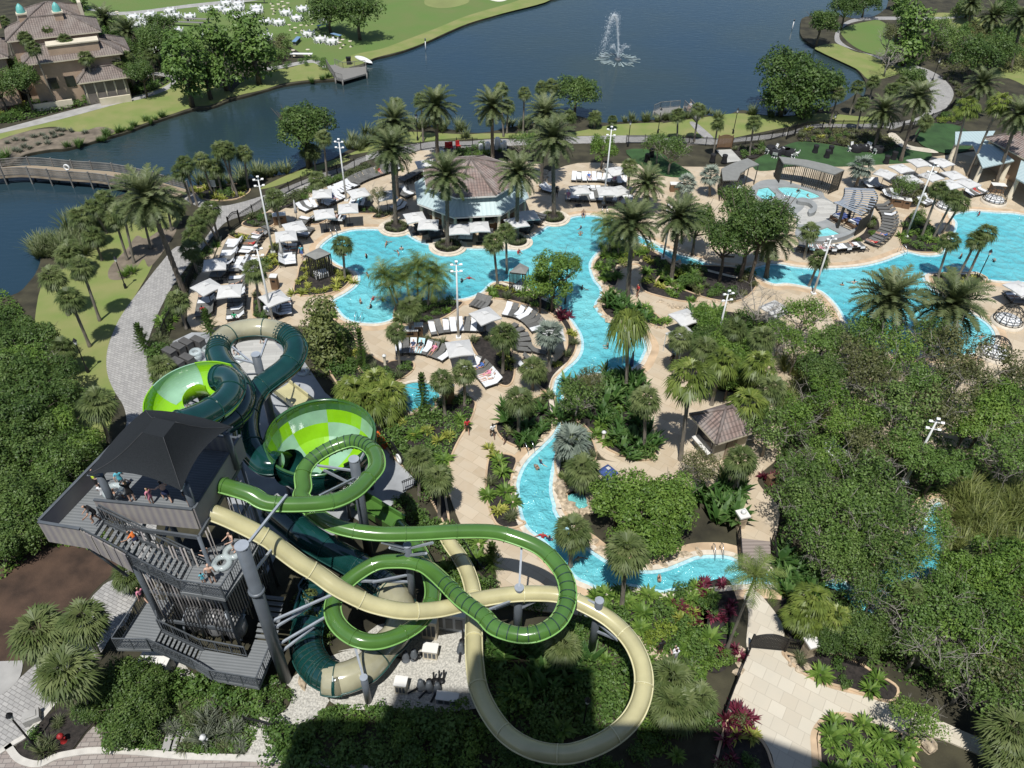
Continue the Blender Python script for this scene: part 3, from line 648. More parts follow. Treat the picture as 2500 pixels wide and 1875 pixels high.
def proto_palm(kind, crown_meshes, trunk_me, extra=None): PROTO[kind] = dict(v=crown_meshes, trunk=trunk_me, extra=extra)
def qm(name, VR, leaf): return quads_mesh(name, VR[0], leaf, VR[1])
G7 = np.random.default_rng(5)
proto_palm('date_palm', [qm('date_crown', pinnate(64, G7, 2.95, .56, 30, (-.6, 1.4), 1.1, .4, .115), 'leaf_date') for _ in range(3)], palm_trunk('date_trunk', 'palm_bark', .24, .02, 18, 1.3, True))
proto_palm('sabal_palm', [qm('sabal_crown', fans(44, G7, .62, .80, 14, wb=.13), 'leaf_palm') for _ in range(3)], palm_trunk('sabal_trunk', 'sabal_bark', .14, .006, 10, 1.4))
proto_palm('fan_palm', [qm('fan_crown', fans(34, G7, .85, 1.0, 15, droop=.5, wb=.13), 'leaf_fan') for _ in range(2)], palm_trunk('fan_trunk', 'sabal_bark', .15, .006, 12, 1.6))
proto_palm('silver_palm', [qm('silver_crown', fans(32, G7, .65, .9, 15, droop=.15, wb=.13), 'leaf_silver') for _ in range(2)], palm_trunk('silver_trunk', 'sabal_bark', .17, .008, 10, 1.5))
proto_palm('queen_palm', [qm('queen_crown', pinnate(26, G7, 2.4, .62, 20, (-.1, 1.3), 1.7, .05, .07), 'leaf_areca') for _ in range(3)], palm_trunk('queen_trunk', 'sabal_bark', .10, .005, 10, 1.5))
proto_palm('weeping_palm', [qm('weeping_crown', fans(38, G7, .8, 1.3, 13, (-.2, 1.4), 1.1), 'leaf_fan') for _ in range(1)], PROTO['fan_palm']['trunk'])
_g = np.random.default_rng(9)
_c = unit(rng.normal(0, 1, (260, 3))) * np.array([.42, .42, .20]) * rng.uniform(.5, 1, (260, 1)) + np.array([0, 0, -.12])
_V = leaf_quads(_c, _c, .14); DATE_FRUIT = quads_mesh('date_fruit', _V, 'date_fruit')
_V, _r = fans(26, _g, .5, .75, 9, (-1.45, -.7), .2); SKIRT = quads_mesh('dry_skirt', _V, 'dry_skirt', _r)

# ---------------------------------------------------------------- placing plants
PLANTS = []           # (object, phrase, category) for the labels
def put_palm(kind, loc, h, s=1.0, lean=(0, 0), fruit=False, skirt=False, group=None):
    p = PROTO[kind]; o = empty(kind, loc, random.uniform(0, 6.28)); i = len(PLANTS)
    # the trunk leans as a whole
    if lean != (0, 0):
        q = Vector((lean[0], lean[1], h)); o.rotation_mode = 'QUATERNION'; o.rotation_quaternion = Vector((0, 0, 1)).rotation_difference(q)
    t = link('trunk', p['trunk'], o, sc=(s ** .5, s ** .5, h)); c = link('crown', p['v'][i % len(p['v'])], o, loc=(0, 0, h), rz=random.uniform(0, 6.28), sc=s)
    if fruit: link('fruit_cluster', DATE_FRUIT, o, loc=(0, 0, h), sc=s)
    if skirt: link('dry_fronds', SKIRT, o, loc=(0, 0, h - .1), sc=s)
    o['category'] = 'palm tree'; o['group'] = group or (kind.replace('_', ' ') + 's of the resort garden'); PLANTS.append((o, kind)); return o

def put_tree(kind, loc, h, R, leaf=None, bark=None, var=None):
    p = PROTO[kind]; o = empty(kind, loc, random.uniform(0, 6.28)); k = R / p['R']; me, tr = p['v'][(len(PLANTS) if var is None else var) % len(p['v'])]
    t = link('trunk', tr, o, sc=(k, k, h / p['h'])); c = link('crown', me, o, loc=(0, 0, h), sc=k)
    if kind == 'airy_tree' and not leaf: leaf = random.choice((None, None, 'leaf_bright', 'leaf_cypress', 'leaf_brown'))
    if leaf: setmat(c, leaf)
    if bark: setmat(t, bark)
    o['category'] = 'tree'; o['group'] = kind.replace('_', ' ') + 's around the pools'; PLANTS.append((o, kind)); return o

NAMES = {'bush': 'bush', 'grass_clump': 'grass clump', 'reed_clump': 'reeds', 'rosette_plant': 'shrub', 'red_cordyline': 'shrub', 'cycad_plant': 'plant', 'fern_plant': 'fern', 'paddle_plant': 'plant', 'bamboo_plant': 'bamboo'}
def put_bush(loc, r, leaf=None, hs=1.0, name='bush', look=None):
    p = PROTO['bush']; me, tr = p['v'][len(PLANTS) % 3]
    look = {'leaf_bright': 'leafy_shrub', 'leaf_brown': 'dry_shrub', 'leaf_lime': 'lime_shrub', 'leaf_juniper': 'juniper_shrub', 'leaf_airy': 'airy_shrub'}.get(leaf, 'bush'); name = look
    o = link(name, me, None, (loc[0], loc[1], .42 * r * hs), random.uniform(0, 6.28), (r, r, r * hs * random.uniform(.85, 1.15)))
    if leaf: setmat(o, leaf)
    o['category'] = 'bush'; o['group'] = look.replace('_', ' ') + 's in the planting beds'; PLANTS.append((o, look or 'bush')); return o
def put_plant(kind, loc, s, leaf=None, look=None):
    v = PROTO[kind]; o = link(kind, v[len(PLANTS) % len(v)], None, (loc[0], loc[1], loc[2] if len(loc) > 2 else .1), random.uniform(0, 6.28), (s, s, s * random.uniform(.85, 1.15)))
    if leaf: setmat(o, leaf)
    o['category'] = NAMES[kind]; o['group'] = kind.replace('_', ' ') + 's in the planting beds'; PLANTS.append((o, look or kind)); return o

def parse(spec, fn):
    """'tile cx cy bx by [s]' with a visible foot, or 'tile cx cy hH [s]'; entries separated by commas"""
    for e in spec.split(','):
        w = e.split()
        if not w: continue
        k = key(w[0]); cx, cy = float(w[1]), float(w[2])
        if w[3][0] == 'h':
            h = float(w[3][1:]); g = P(k, cx, cy, h); g.z = 0; rest = w[4:]; lean = (0, 0)
        else:
            g = P(k, float(w[3]), float(w[4])); h = min(max(hgt(g, k, cx, cy), 1.2), 14); c = P(k, cx, cy, h); lean = (c.x - g.x, c.y - g.y); rest = w[5:]
            m = math.hypot(*lean); mx = .22 * h
            if m > mx: lean = (lean[0] * mx / m, lean[1] * mx / m)
        fn(g, h, lean, rest)
def palms(kind, spec, s=1.0, **kw):
    parse(spec, lambda g, h, lean, r: put_palm(kind, g, h, float(r[0]) if r else s, lean, **kw))
def trees(kind, spec, leaf=None, bark=None):
    parse(spec, lambda g, h, lean, r: put_tree(kind, g, h, float(r[0]), leaf, bark))
# ---------------------------------------------------------------- palms
palms('date_palm', '1 890 1190 1115 1785 1.25', fruit=True)
palms('date_palm', '2 385 900 410 1350 1.05,2 400 735 418 1190,2 650 640 660 1000 1.1,2 985 645 990 985 1.05,2 715 1060 720 1470 1.05,2 1140 1040 1135 1450,2 1300 690 1280 1130 1,2 1350 835 1358 1290 1.15,2 1830 1345 1797 1805 1.05,2 2110 1310 2060 1690,2 1915 1105 1895 1270 .95,'
      '3 1370 670 1310 900,3 1580 590 1470 970 1.05,3 1960 510 1905 700 1.1,3 700 1415 665 1665 1.1,3 2180 690 2040 1110', fruit=True)
palms('date_palm', '3 2020 100 1965 190 1.15,3 2200 110 2130 425 1.1,6 1405 320 h6.5 1.25,6 1780 360 h6 1.3,3 1840 10 1880 150 .9')
palms('date_palm', '1 625 120 640 200 1.2,1 765 195 780 300 1.1')
palms('sabal_palm', '1 1110 985 1185 1235,1 1085 1030 1150 1225,1 1210 965 1275 1165,1 1295 1005 1335 1165,1 1325 900 1425 1175 1.1,1 1365 900 1400 1165,1 1462 920 1490 1130,1 690 1310 765 1560,1 740 1275 805 1580,1 855 1290 905 1490,1 620 1190 690 1330 .95,1 1000 1210 1030 1385,1 1060 1250 1085 1340 .9,'
      '1 1215 1290 1310 1450,1 1175 1350 1260 1500,1 1150 1420 1215 1540,1 1265 1255 1310 1430,1 1140 1500 1190 1650,1 1905 1080 1925 1235 1.05,1 1645 1185 1685 1370 1.05,1 1940 830 1965 1080,1 1840 900 1850 1010,1 1880 910 1895 1030,'
      '1 200 290 345 655,1 390 245 510 580,1 515 345 600 610,1 700 370 735 565,1 765 345 805 550,1 835 375 870 500,1 20 130 75 335,1 -20 300 30 560')
palms('sabal_palm', '2 415 630 430 800,2 1040 540 1055 820,2 1082 640 1075 800,2 1285 525 1297 715,2 1345 515 1338 715,2 1450 700 1430 820,2 1605 705 1600 770,2 1710 720 1705 775 .7,2 1812 1000 1800 1180,2 90 1470 105 1680,2 995 1455 1020 1720,2 1070 1395 1075 1640,'
      '3 260 660 232 850,3 135 690 130 850,3 375 745 345 945 .85,3 592 735 562 940,3 1215 520 1165 690,3 1310 490 1285 600,3 1245 620 1205 790,3 1700 1140 1590 1440,3 1790 1190 1660 1440,3 1835 1220 1720 1400,3 1765 1445 1690 1680,3 1930 1440 1800 1690,3 1990 1400 1860 1690,3 930 1390 890 1560,3 985 1560 920 1720,3 1650 730 1545 850,'
      '4 490 130 600 450 1.05,4 420 320 540 605 1.1,4 315 190 h4.5 1.15,4 590 950 655 1180 1.3,4 375 620 400 770 1.1,4 1065 330 1120 500 1,4 1530 150 1562 400 1.1,4 970 730 h1.2 1.1')
palms('sabal_palm', '5 495 375 495 560 1.1,5 410 520 435 740 .85,5 685 810 705 1020 .95,5 820 755 822 960 .95,5 1058 540 1050 770 1.15,5 1235 740 h2.5 1.1,5 1150 930 1143 1155 1.1,5 1905 925 1900 1230 1.1,5 545 1280 550 1500,5 665 1400 670 1640,5 1530 1350 h3 1.2,'
      '6 515 1290 460 1490 1.15,7 240 850 330 1010 1.5,7 505 775 600 1000 1.2,7 400 1090 575 1335 1.45,7 765 510 790 600 .9,8 1470 240 1455 450 1.15,8 1795 360 1765 690 1.25,8 1410 930 1390 1090 1,8 2060 1130 h2 1.2,8 2060 1280 h1.8 1.2,9 150 1290 h1.5 1.3,9 260 1250 h1.4 1,9 2120 1440 h3 1.3,9 2140 1590 h2.2 1.2,9 1960 380 h3 1,9 1520 620 h4 .9')
palms('fan_palm', '3 1870 640 1770 1065 1.1,3 2065 625 1870 1060 1.1,6 210 800 150 1290 1.25,6 560 965 505 1190 1.15,5 170 890 h2 1.15,5 290 830 h2.2 1.1,5 240 960 h2.2 1.15,5 380 900 h2 1.1,5 330 960 h1.6 1.1,5 130 870 h1.4 1,9 950 650 h3 .85,9 1075 765 h2.2 .75,9 870 740 h2.2 .75,9 920 800 h1.8 .7')
palms('silver_palm', '3 330 1050 325 1180 1.1,3 1240 1005 1200 1125 1.35,3 190 1100 h2.5 1.05,5 1330 530 1330 755 1.1,5 1460 1180 h3 1.25')
palms('weeping_palm', '5 1805 480 1790 860 1.1')
palms('queen_palm', '5 380 230 440 385,5 470 190 500 375,5 540 130 540 360 1.1,5 610 230 600 385 1.05,5 330 170 420 390 .95,5 650 160 610 370,2 1660 1340 1700 1525,2 1740 1380 1745 1540,2 1700 1420 1680 1530 .9,9 600 510 430 940 .85', group='arching feather palms')
# ---------------------------------------------------------------- trees
trees('oak_tree', '1 1750 760 1850 1010 4.6,1 1940 740 1870 1000 4.6,2 150 60 195 240 6,2 10 70 20 200 5.5,1 100 480 205 680 3.6,1 60 390 h5 3.2,1 920 240 h5 4.2,1 840 430 h4 3,3 640 560 750 700 6.4,3 980 530 880 715 6.8,3 800 430 h6 6,'
      '3 1000 130 h4.5 4.4,3 1150 40 h4.5 4.2,3 1285 25 1240 105 4,3 1530 470 h3 3.6,3 1930 330 h4.5 5,3 2050 300 h4 4.4,3 1870 60 1860 110 4.2,3 2100 60 h4 4,2 1530 560 1480 700 4.4')
trees('oak_tree', '3 430 1320 500 1690 4.2,3 620 1290 560 1700 3.6,3 330 1420 380 1700 3.4,3 480 1200 h6 3.2,3 260 1330 h4.5 3.2,4 40 780 h3.2 3.2,4 130 1000 h3 3.4,4 350 900 h2.4 2.8,4 60 1250 h2.6 3.4,4 240 1180 h2 3,4 400 1280 h1.8 2.8,7 60 100 h2.4 3,7 180 -60 h2 3,7 200 230 h1.6 2.4,7 330 60 h1.5 2.4,7 -20 320 h2 2.6,4 -40 960 h3 3.4,4 -40 480 h3 3')
trees('oak_tree', '4 330 1080 h2 2.6,4 500 1200 h1.6 2.2,4 120 700 h3 2.6', 'leaf_bright')
trees('bright_tree', '4 90 560 h3 3.2,4 230 560 h2.6 2.8,4 290 800 h2.6 2.8,4 160 860 h3 3,7 260 -20 h1.8 2.4,4 60 1130 h3 3,4 420 1180 h1.8 2.2', 'leaf_oak')
trees('airy_tree', '4 180 680 h3 2.8,7 90 180 h2 2.6,4 300 1330 h2 2.4', 'leaf_cypress')
trees('bright_tree', '6 330 480 h3 2.4,6 420 560 h3 2.4,6 500 700 h3.2 2.6,6 600 640 h3.2 2.4')
trees('oak_tree', '6 380 740 h2.8 2.2,6 560 800 h2.8 2.2')
palms('sabal_palm', '6 300 620 h4.5 1.1,6 640 560 h5 1.1,6 480 500 h4.5 1,6 700 860 h5 1.1,6 150 560 h4.5 1,1 560 1250 640 1400 1.05,1 480 1300 h4 1.1,1 800 1200 850 1370 1.05,1 560 1420 h3 1.1,1 420 1500 h3 1.1,4 400 60 h3 1.1,1 150 230 h9,1 290 200 h9,1 620 330 650 520,1 900 330 930 500,1 60 420 120 600,2 560 600 h6,2 1180 560 h6 .9,3 1100 560 h5,3 1420 540 h6,3 1480 500 h6')
palms('fan_palm', '6 400 700 h5 1,6 620 720 h5.5 1')
trees('cypress_tree', '1 1125 400 1155 640 5.4,1 1230 380 1265 595 4.6,1 1330 300 1360 545 5,1 1525 285 1555 505 6,3 1560 230 1475 395 6.4,1 480 -20 500 60 3,3 1420 -20 1430 60 3,3 1500 60 h6 3')
trees('juniper_tree', '4 1945 560 h2.4 4.0')
trees('bright_tree', '5 1330 130 1345 400 2.9,5 1200 240 1345 400 2.7,5 1440 130 h4.5 2.2,5 1280 230 h3.6 2.4,2 1640 890 1640 1020 3,8 1900 90 h3 3.6,8 1750 60 h2.6 3,8 2060 60 h2.8 3.2,8 1820 250 h2 2.4,8 1980 260 h2 2.6,6 60 1560 h3 3,6 2010 1000 h4.5 3.2,6 2080 890 h4 2.6,6 300 420 h2.5 2.2,6 1880 1080 h4 2.4')
trees('airy_tree', '2 1180 850 h3 2.6,2 1990 870 h3 2.8,3 100 900 h3.6 3.2,3 1490 1120 h2.6 2.2,3 1380 190 1360 385 3,3 1800 240 h4 4,3 1700 170 h4 3.6,2 290 1170 310 1290 1.5,5 1500 900 h3 2.4,5 1560 800 h3 1.8,'
      '6 900 420 h4 3,6 1290 520 h4.6 3.4,6 1200 680 h4.5 3.3,6 1650 560 h4.5 3,6 1800 640 h5 3.4,6 1850 780 h5 3.2,6 2150 740 h4.5 3,6 1330 850 h4.5 3,6 1480 980 h4.5 3.4,6 1680 960 h4.6 3.2,6 1120 560 h4.4 2.6,'
      '6 700 1080 h3.6 2.8,6 830 1030 h3.6 2.6,6 2120 1250 h4 3,6 1300 1200 h3.8 2.8,6 900 1400 h3.4 2.6,6 1280 1420 h4 3.2,6 1100 1560 h3.6 2.8,6 900 1550 h3.2 2.4,6 260 1320 h2.4 2',)
trees('airy_tree', '9 880 60 h3.6 2.8,9 1380 130 h4.2 3.3,9 980 220 h3.6 2.8,9 1420 360 h3.6 2.8,9 1050 400 h3 2.4,9 1300 470 h3 2.4,9 1550 680 h3.8 2.8,9 1950 760 h4.2 3,9 2130 820 h4 3,9 2080 1010 h3.6 2.8,9 1900 1120 h3.2 2.6,9 2100 1180 h3.2 2.6,9 1560 1380 h2.6 2,9 1330 620 h3 2.2,9 1620 900 h3.4 2.4')
trees('bright_tree', '9 1830 480 h4 2.6,9 2000 560 h4 2.8,9 2150 420 h4.4 3,6 380 620 h3 2.4,6 450 780 h3 2.4,6 1150 1060 h3.6 2.4')
trees('oak_tree', '6 430 700 h2.8 2.2,6 280 560 h3 2,6 1000 760 h4 2.6,9 1180 820 h2.2 2,9 1060 880 h1.6 1.6,9 1300 860 h2 1.8,7 800 1250 h1.6 2.3,7 720 1150 h1.8 2.2,7 880 1150 h1.5 1.8,7 760 1400 h1.3 2,7 880 1330 h1.3 1.7,7 560 1290 h1 1.4')
trees('bright_tree', '6 1010 600 h4 2.4,6 1600 830 h4.6 2.8,6 1480 1200 h4 2.8,9 1200 100 h4 2.8,9 1750 640 h4 2.6,6 1700 1320 h3.6 2.6,9 1100 330 h3 2.2,6 1340 720 h4 2.4', 'leaf_cypress')
trees('airy_tree', '6 1480 640 h4.8 3,6 1250 1050 h3.8 2.6,6 1000 1250 h3.6 2.4,9 1880 900 h3.6 2.6,9 1280 180 h3.6 2.6,9 1640 200 h3.6 2.2,9 1560 330 h3.2 2,6 860 600 h3.6 2.4,6 760 520 h3.2 2.2,6 1000 880 h4 2.6', 'leaf_bright')
trees('oak_tree', '1 960 150 h5 3.8,1 760 300 h4.5 3,1 1040 250 h5 3.4,1 560 210 h4 2.6,1 -20 520 h4 3.4')
for k, x, y, h, s in ((6, 580, 400, 0, 1.0), (9, 1560, 900, 0, 1.15), (3, 1530, 1090, 0, .6), (9, 1700, 960, 0, .8), (3, 1370, 330, 0, 1.0), (6, 2080, 1330, 0, .9)):
    g = P(k, x, y + 130 * s, 0); o = empty('bare_tree', g, random.uniform(0, 6), None, 'tree', 'bare branched trees'); link('branches', bare_tree(len(PLANTS)), o, sc=s); PLANTS.append((o, 'bare_tree'))
# ---------------------------------------------------------------- beds and what grows in them
def scatter(poly, dist, n=400, margin=.25):
    xs = [p[0] for p in poly]; ys = [p[1] for p in poly]; out = []; inner = offset_loop(poly, -margin)
    for _ in range(n):
        x = random.uniform(min(xs), max(xs)); y = random.uniform(min(ys), max(ys))
        if inpoly(x, y, inner) and all((x - a) ** 2 + (y - b) ** 2 > dist * dist for a, b in out): out.append((x, y))
    return out
def bed(spec, mix, dist=1.2, z=.15, kerb_=True, m='mulch', sm=4, n=300, sheet_=True):
    lp = smooth(pts(spec, .12), sm)
    if sheet_: sheet('planting_bed', lp, m, z)
    if kerb_ and sheet_: ring_strip(lp, -.06, .10, z - .1, z + .06).build('bed_kerb', 'border_stone', kind='structure')
    for x, y in scatter(lp, dist, n):
        kind, s, leaf = random.choice(mix); s *= random.uniform(.75, 1.25)
        if kind is None: continue
        if kind == 'bush': put_bush((x, y), s, leaf)
        else: put_plant(kind, (x, y, z), s, leaf)
    return lp
B_ = lambda s, leaf=None: ('bush', s, leaf)
yel = ('rosette_plant', .9, None); red = ('red_cordyline', .8, None); gr = ('grass_clump', .9, None); fern = ('fern_plant', 1, None); cyc = ('cycad_plant', .9, None); pad = ('paddle_plant', .9, None); bam = ('bamboo_plant', 1, None)
bed('e: 985,1390 1020,1270 1040,1180 1100,1130 1250,1100 1350,1170 1480,1225 1500,1280 1440,1370 1300,1425 1150,1445 1030,1440', [yel, yel, yel, (None, 1, None)], 1.0)
bed('e: 520,805 600,745 700,710 800,700 815,790 740,830 620,835', [gr, gr, yel, B_(.6)], .95)
bed('e: 400,900 480,880 600,910 620,940 500,945', [yel, gr], .9)
bed('e: 1105,790 1180,740 1400,690 1600,665 1710,665 1720,705 1400,715 1210,800', [gr, B_(.5)], .9)
bed('e: 1690,745 1740,700 1830,690 1850,720 1780,750', [gr], .8)
bed('e: 860,960 790,990 745,1060 700,1150 700,1220 780,1240 860,1150', [B_(.8), gr, yel], 1.0)
bed('e: 630,1400 615,1560 640,1650 760,1660 730,1540 690,1420', [gr, B_(.6)], .9)
bed('4: 1230,40 1150,110 1060,270 980,420 920,540 895,640 930,790 990,790 1000,620 1040,440 1130,300 1180,170 1330,20 1300,-40', [B_(.9), gr, gr, B_(.7, 'leaf_bright'), fern], .95, .06, False, 'soil')
bed('e: 640,800 900,660 1100,560 1150,500 1400,420 1500,380 1650,290 1640,260 1400,380 1180,480 1060,580 880,640', [B_(.8), gr, B_(.7, 'leaf_bright')], 1.1, .14, False)
bed('f: 380,110 500,170 640,190 1000,230 1250,230 1280,140 1000,100 700,110 560,170 480,150', [B_(1.0), B_(.9, 'leaf_bright'), gr], 1.3, .14, False)
for k, x, y, r in (('e', 1910, 830, 1.5), ('f', 530, 1000, 1.55), ('f', 1150, 960, 1.2), ('f', 1475, 745, 1.45)):
    c = P(k, x, y, .12); lp = [c + Vector((math.cos(a) * r, math.sin(a) * r, 0)) for a in np.linspace(0, 6.283, 28, endpoint=False)]
    sheet('planting_bed', lp, 'mulch', .2); ring_strip(lp, 0, .35, .1, .26).build('bed_kerb', 'coping', kind='structure')
    ring_strip(offset_loop(lp, .35), 0, .35, .02, .13).build('bed_step', 'coping', kind='structure')
    for i in range(12): a = i * .52; put_plant('grass_clump', (c.x + math.cos(a) * r * .72, c.y + math.sin(a) * r * .72, .2), .62)
bed('5: 400,445 420,350 560,335 690,335 800,335 800,360 700,430 580,468 430,472', [B_(.8), fern, cyc, B_(.7)], 1.1)
bed('5: 960,290 1000,230 1100,225 1250,285 1370,350 1440,450 1485,560 1480,640 1410,740 1350,800 1330,870 1290,860 1240,800 1310,740 1430,630 1425,500 1330,400 1100,330 1000,315', [B_(.8), yel, gr, (None, 1, None), fern], 1.2)
bed('5: 860,570 960,540 1080,600 1120,720 1105,820 1050,840 960,775 900,660', [yel, gr, (None, 1, None), (None, 1, None)], 1.0)
bed('5: 460,575 600,555 740,580 660,605 520,600', [gr, gr], .8)
bed('5: 180,620 330,700 400,690 510,700 500,760 380,830 330,830 200,770', [B_(1.0), B_(.8), gr], 1.2)
bed('5: -40,420 90,480 165,560 195,740 350,850 430,1010 520,1010 640,990 660,920 800,905 880,935 880,980 855,1050 768,1200 715,1350 702,1480 725,1640 720,1700 560,1420 400,1270 270,1090 60,830 -60,600', [B_(1.2), B_(1.0), B_(1.0, 'leaf_bright'), B_(1.1), fern, yel], 1.35, .13, True, 'mulch', n=900)
bed('5: 1010,1090 1060,1030 1340,880 1355,1050 1320,1130 1200,1215 1100,1190 1040,1150', [pad, cyc, B_(.9), pad, cyc], 1.3)
bed('5: 960,1310 1000,1250 1130,1275 1100,1400 1115,1540 1140,1640 8: 1185,190 1100,220 1010,190 960,60 5: 950,1500', [yel, fern, yel, gr, cyc, (None, 1, None)], 1.15)
bed('5: 1595,110 1640,60 1700,0 2: 1640,1500 1740,1455 1850,1470 1960,1515 2090,1600 5: 2212,160 2212,330 1980,300 1880,250 1890,150 1850,110 1760,140 1730,240 1670,220 1610,160', [fern, yel, B_(.9, 'leaf_lime'), B_(.9), fern], 1.15)
bed('5: 1650,310 1700,260 1770,340 1900,370 2010,450 2000,490 1900,460 1760,440 1690,430 1640,370', [B_(.8), cyc, fern, pad], 1.1)
bed('6: 0,230 150,260 330,320 500,330 600,250 580,170 450,130 250,120 100,130', [B_(.7, 'leaf_brown'), gr, (None, 1, None), B_(.8)], 1.1)
bed('6: 190,440 350,390 600,430 690,520 620,600 640,740 560,860 430,880 350,840 300,700 180,560', [pad, B_(1.1), B_(1.0, 'leaf_bright'), pad, cyc, B_(1.2)], 1.2, .14, False, n=500)
bed('5: 1450,830 1600,785 1850,750 1890,800 1895,1000 1960,1180 1950,1270 1850,1285 1700,1230 1640,1180 1540,1080 1430,1000', [pad, pad, pad, B_(1.1), cyc, fern], 1.1, n=600)
bed('5: 1420,1000 1540,1090 1600,1200 1600,1290 1480,1400 1400,1420 1365,1300 1400,1150', [cyc, B_(.9), gr], 1.2)
bed('8: 1640,610 1800,585 2000,620 2212,560 2300,640 2212,960 2050,960 1920,900 1750,790 1600,690', [fern, fern, yel, B_(.9, 'leaf_lime'), B_(.9), fern], 1.05, .13, False, n=600)
bed('9: 120,600 260,560 420,520 480,620 500,760 420,960 330,940 230,850 110,760 60,680', [red, red, red, B_(.8), yel, fern], .95, .13, False, n=600)
bed('9: 140,830 260,870 400,960 450,1020 400,1080 320,1080 200,980', [B_(.8), B_(.75, 'leaf_bright')], .8, .13, False)
bed('9: 770,590 900,560 1100,600 1260,800 1300,1000 1180,980 960,900 800,870 760,760', [B_(1), B_(.9, 'leaf_bright'), fern, yel], 1.2, .13, False)
bed('9: 780,980 900,1000 960,960 1150,1000 1330,1100 1450,1180 1400,1260 1180,1190 1000,1140 880,1085', [fern, gr, (None, 1, None), (None, 1, None), yel, B_(.6)], 1.1)
bed('9: 990,1640 985,1540 985,1460 1035,1375 1130,1360 1250,1390 1480,1455 1580,1500 1540,1600 1500,1700 1000,1750', [fern, fern, fern, B_(.8), fern], .9, n=500)
bed('9: 400,1480 480,1330 580,1440 650,1520 690,1620 700,1750 380,1750', [B_(.8, 'leaf_brown'), red, B_(.8), yel], 1.0)
bed('8: 920,1000 1150,850 1400,900 1480,800 1700,800 1850,960 1860,1250 1700,1420 1400,1480 1150,1380 1000,1240 930,1120', [B_(1.1), B_(1.1, 'leaf_bright'), fern, B_(1.2), pad], 1.2, .05, False, 'soil', n=700)
bed('8: 2000,1000 2200,1050 2300,1300 2250,1550 1900,1659 1800,1500 1900,1380 1960,1200', [B_(1.0), cyc, fern], 1.4, .05, False, 'soil')
bed('8: -60,1350 300,1330 820,1320 900,1400 1050,1560 1250,1660 1700,1650 1800,1900 -300,1900 -200,1500', [B_(1.2), B_(1.3), B_(1.1, 'leaf_bright')], 1.4, .03, False, 'soil', n=700)
bed('8: 700,430 830,560 840,620 900,560 980,520 1060,560 1180,600 1400,600 1260,700 1100,690 940,640', [B_(.9), B_(1, 'leaf_bright'), fern], 1.1, .05, False, 'soil', n=500, sheet_=False)
bed('8: 480,60 700,200 800,330 900,560 840,620 700,500 640,330 500,230 400,120', [B_(1.2), B_(1.1), B_(1, 'leaf_bright')], 1.2, .05, False, 'soil', n=500)
bed('8: 780,280 860,300 960,400 950,460 880,440', [fern, yel], .8, .05, False, 'soil')
bed('7: 1010,1120 1180,1130 1420,1180 1550,1200 1530,1330 1400,1290 1200,1260 1020,1200', [B_(1.05), B_(1.0), B_(1.05, 'leaf_bright')], .95, .05, False, 'soil', n=500)
bed('7: 1580,1180 1700,1150 1750,1200 1720,1300 1600,1350', [B_(1.0), B_(.9)], .9, .05, False, 'soil')
bed('7: 940,1330 1180,1290 1400,1330 1480,1420 1480,1560 1250,1560 1000,1540 900,1440', [gr, gr, ('grass_clump', 1.1, 'leaf_grey'), B_(.7)], .9, .05, False, 'soil', n=500)
bed('7: 620,1420 780,1330 920,1400 900,1530 760,1560 640,1550', [B_(1.0), B_(1.1)], 1.0, .05, False, 'soil')
bed('7: 90,1530 200,1400 300,1330 440,1260 560,1350 500,1450 400,1570 250,1620 150,1610', [gr, gr, B_(.5), (None, 1, None)], 1.0, .05, False, 'mulch')
bed('7: 1600,1420 1700,1400 1850,1500 1850,1600 1680,1590 1640,1500', [B_(1.1)], 1.0, .05, False, 'soil')
bed('8: 20,820 -60,1000 -120,1000 -150,700 -60,640 0,700', [B_(1.0, 'leaf_juniper'), B_(.9, 'leaf_bright')], .9, .05, False, 'soil')
# lakeside and far banks
bed('1: 20,640 120,620 260,590 480,560 640,540 800,510 900,490 960,470 1000,490 900,545 700,590 400,650 200,700 60,730 -40,720', [B_(1.2), B_(1.1), red, yel, B_(1.0)], 1.5, .05, False, 'mulch', n=500)
bed('1: 1640,380 1760,370 1860,350 1960,350 1980,420 1900,410 1780,400 1650,425', [B_(.8)], 1.5, .03, False, 'lawn', sheet_=False)
bed('1: 1640,300 1700,240 1730,300 1700,360 1560,390 1560,360', [B_(1.6, 'leaf_airy'), B_(1.4, 'leaf_brown')], 1.6, .03, False, sheet_=False)
bed('1: 1160,1130 1300,1120 1440,1100 1500,1140 1420,1190 1280,1200 1200,1180', [B_(.8), B_(.7), yel, yel], 1.0, .06, True)
bed('1: 1000,450 960,400 700,340 600,220 560,200 640,160 800,170 900,260 1020,330', [B_(1.5), B_(1.4)], 2.2, .03, False, sheet_=False)
bed('3: 880,780 1000,790 1200,790 1380,840 1450,880 1330,910 1150,880 1000,850 860,840', [B_(.8, 'leaf_brown'), gr, yel, B_(.8)], 1.2, .13, False)
bed('3: 470,890 560,880 650,860 640,920 580,950 480,930', [B_(.8), gr], 1.1, .13, False)
bed('3: 1480,850 1700,720 1790,620 1850,640 1840,740 1640,760 1560,830', [B_(.8, 'leaf_lime'), gr, B_(.8)], 1.2, .13, False)
bed('3: 1650,300 1800,330 2000,400 2212,420 2400,300 2212,180 1900,170 1700,190 1600,260', [B_(1.6), B_(1.4, 'leaf_brown'), B_(1.4)], 2.0, .03, False, n=500, sheet_=False)
bed('3: 1680,440 1780,470 1840,560 1820,620 1790,540', [B_(.8, 'leaf_brown'), gr], 1.2, .03, False)
bed('3: 1470,1440 1500,1310 1590,1290 1690,1400 1720,1500 1600,1515 1500,1495', [B_(.9, 'leaf_bright'), fern, cyc, B_(.9)], 1.2)
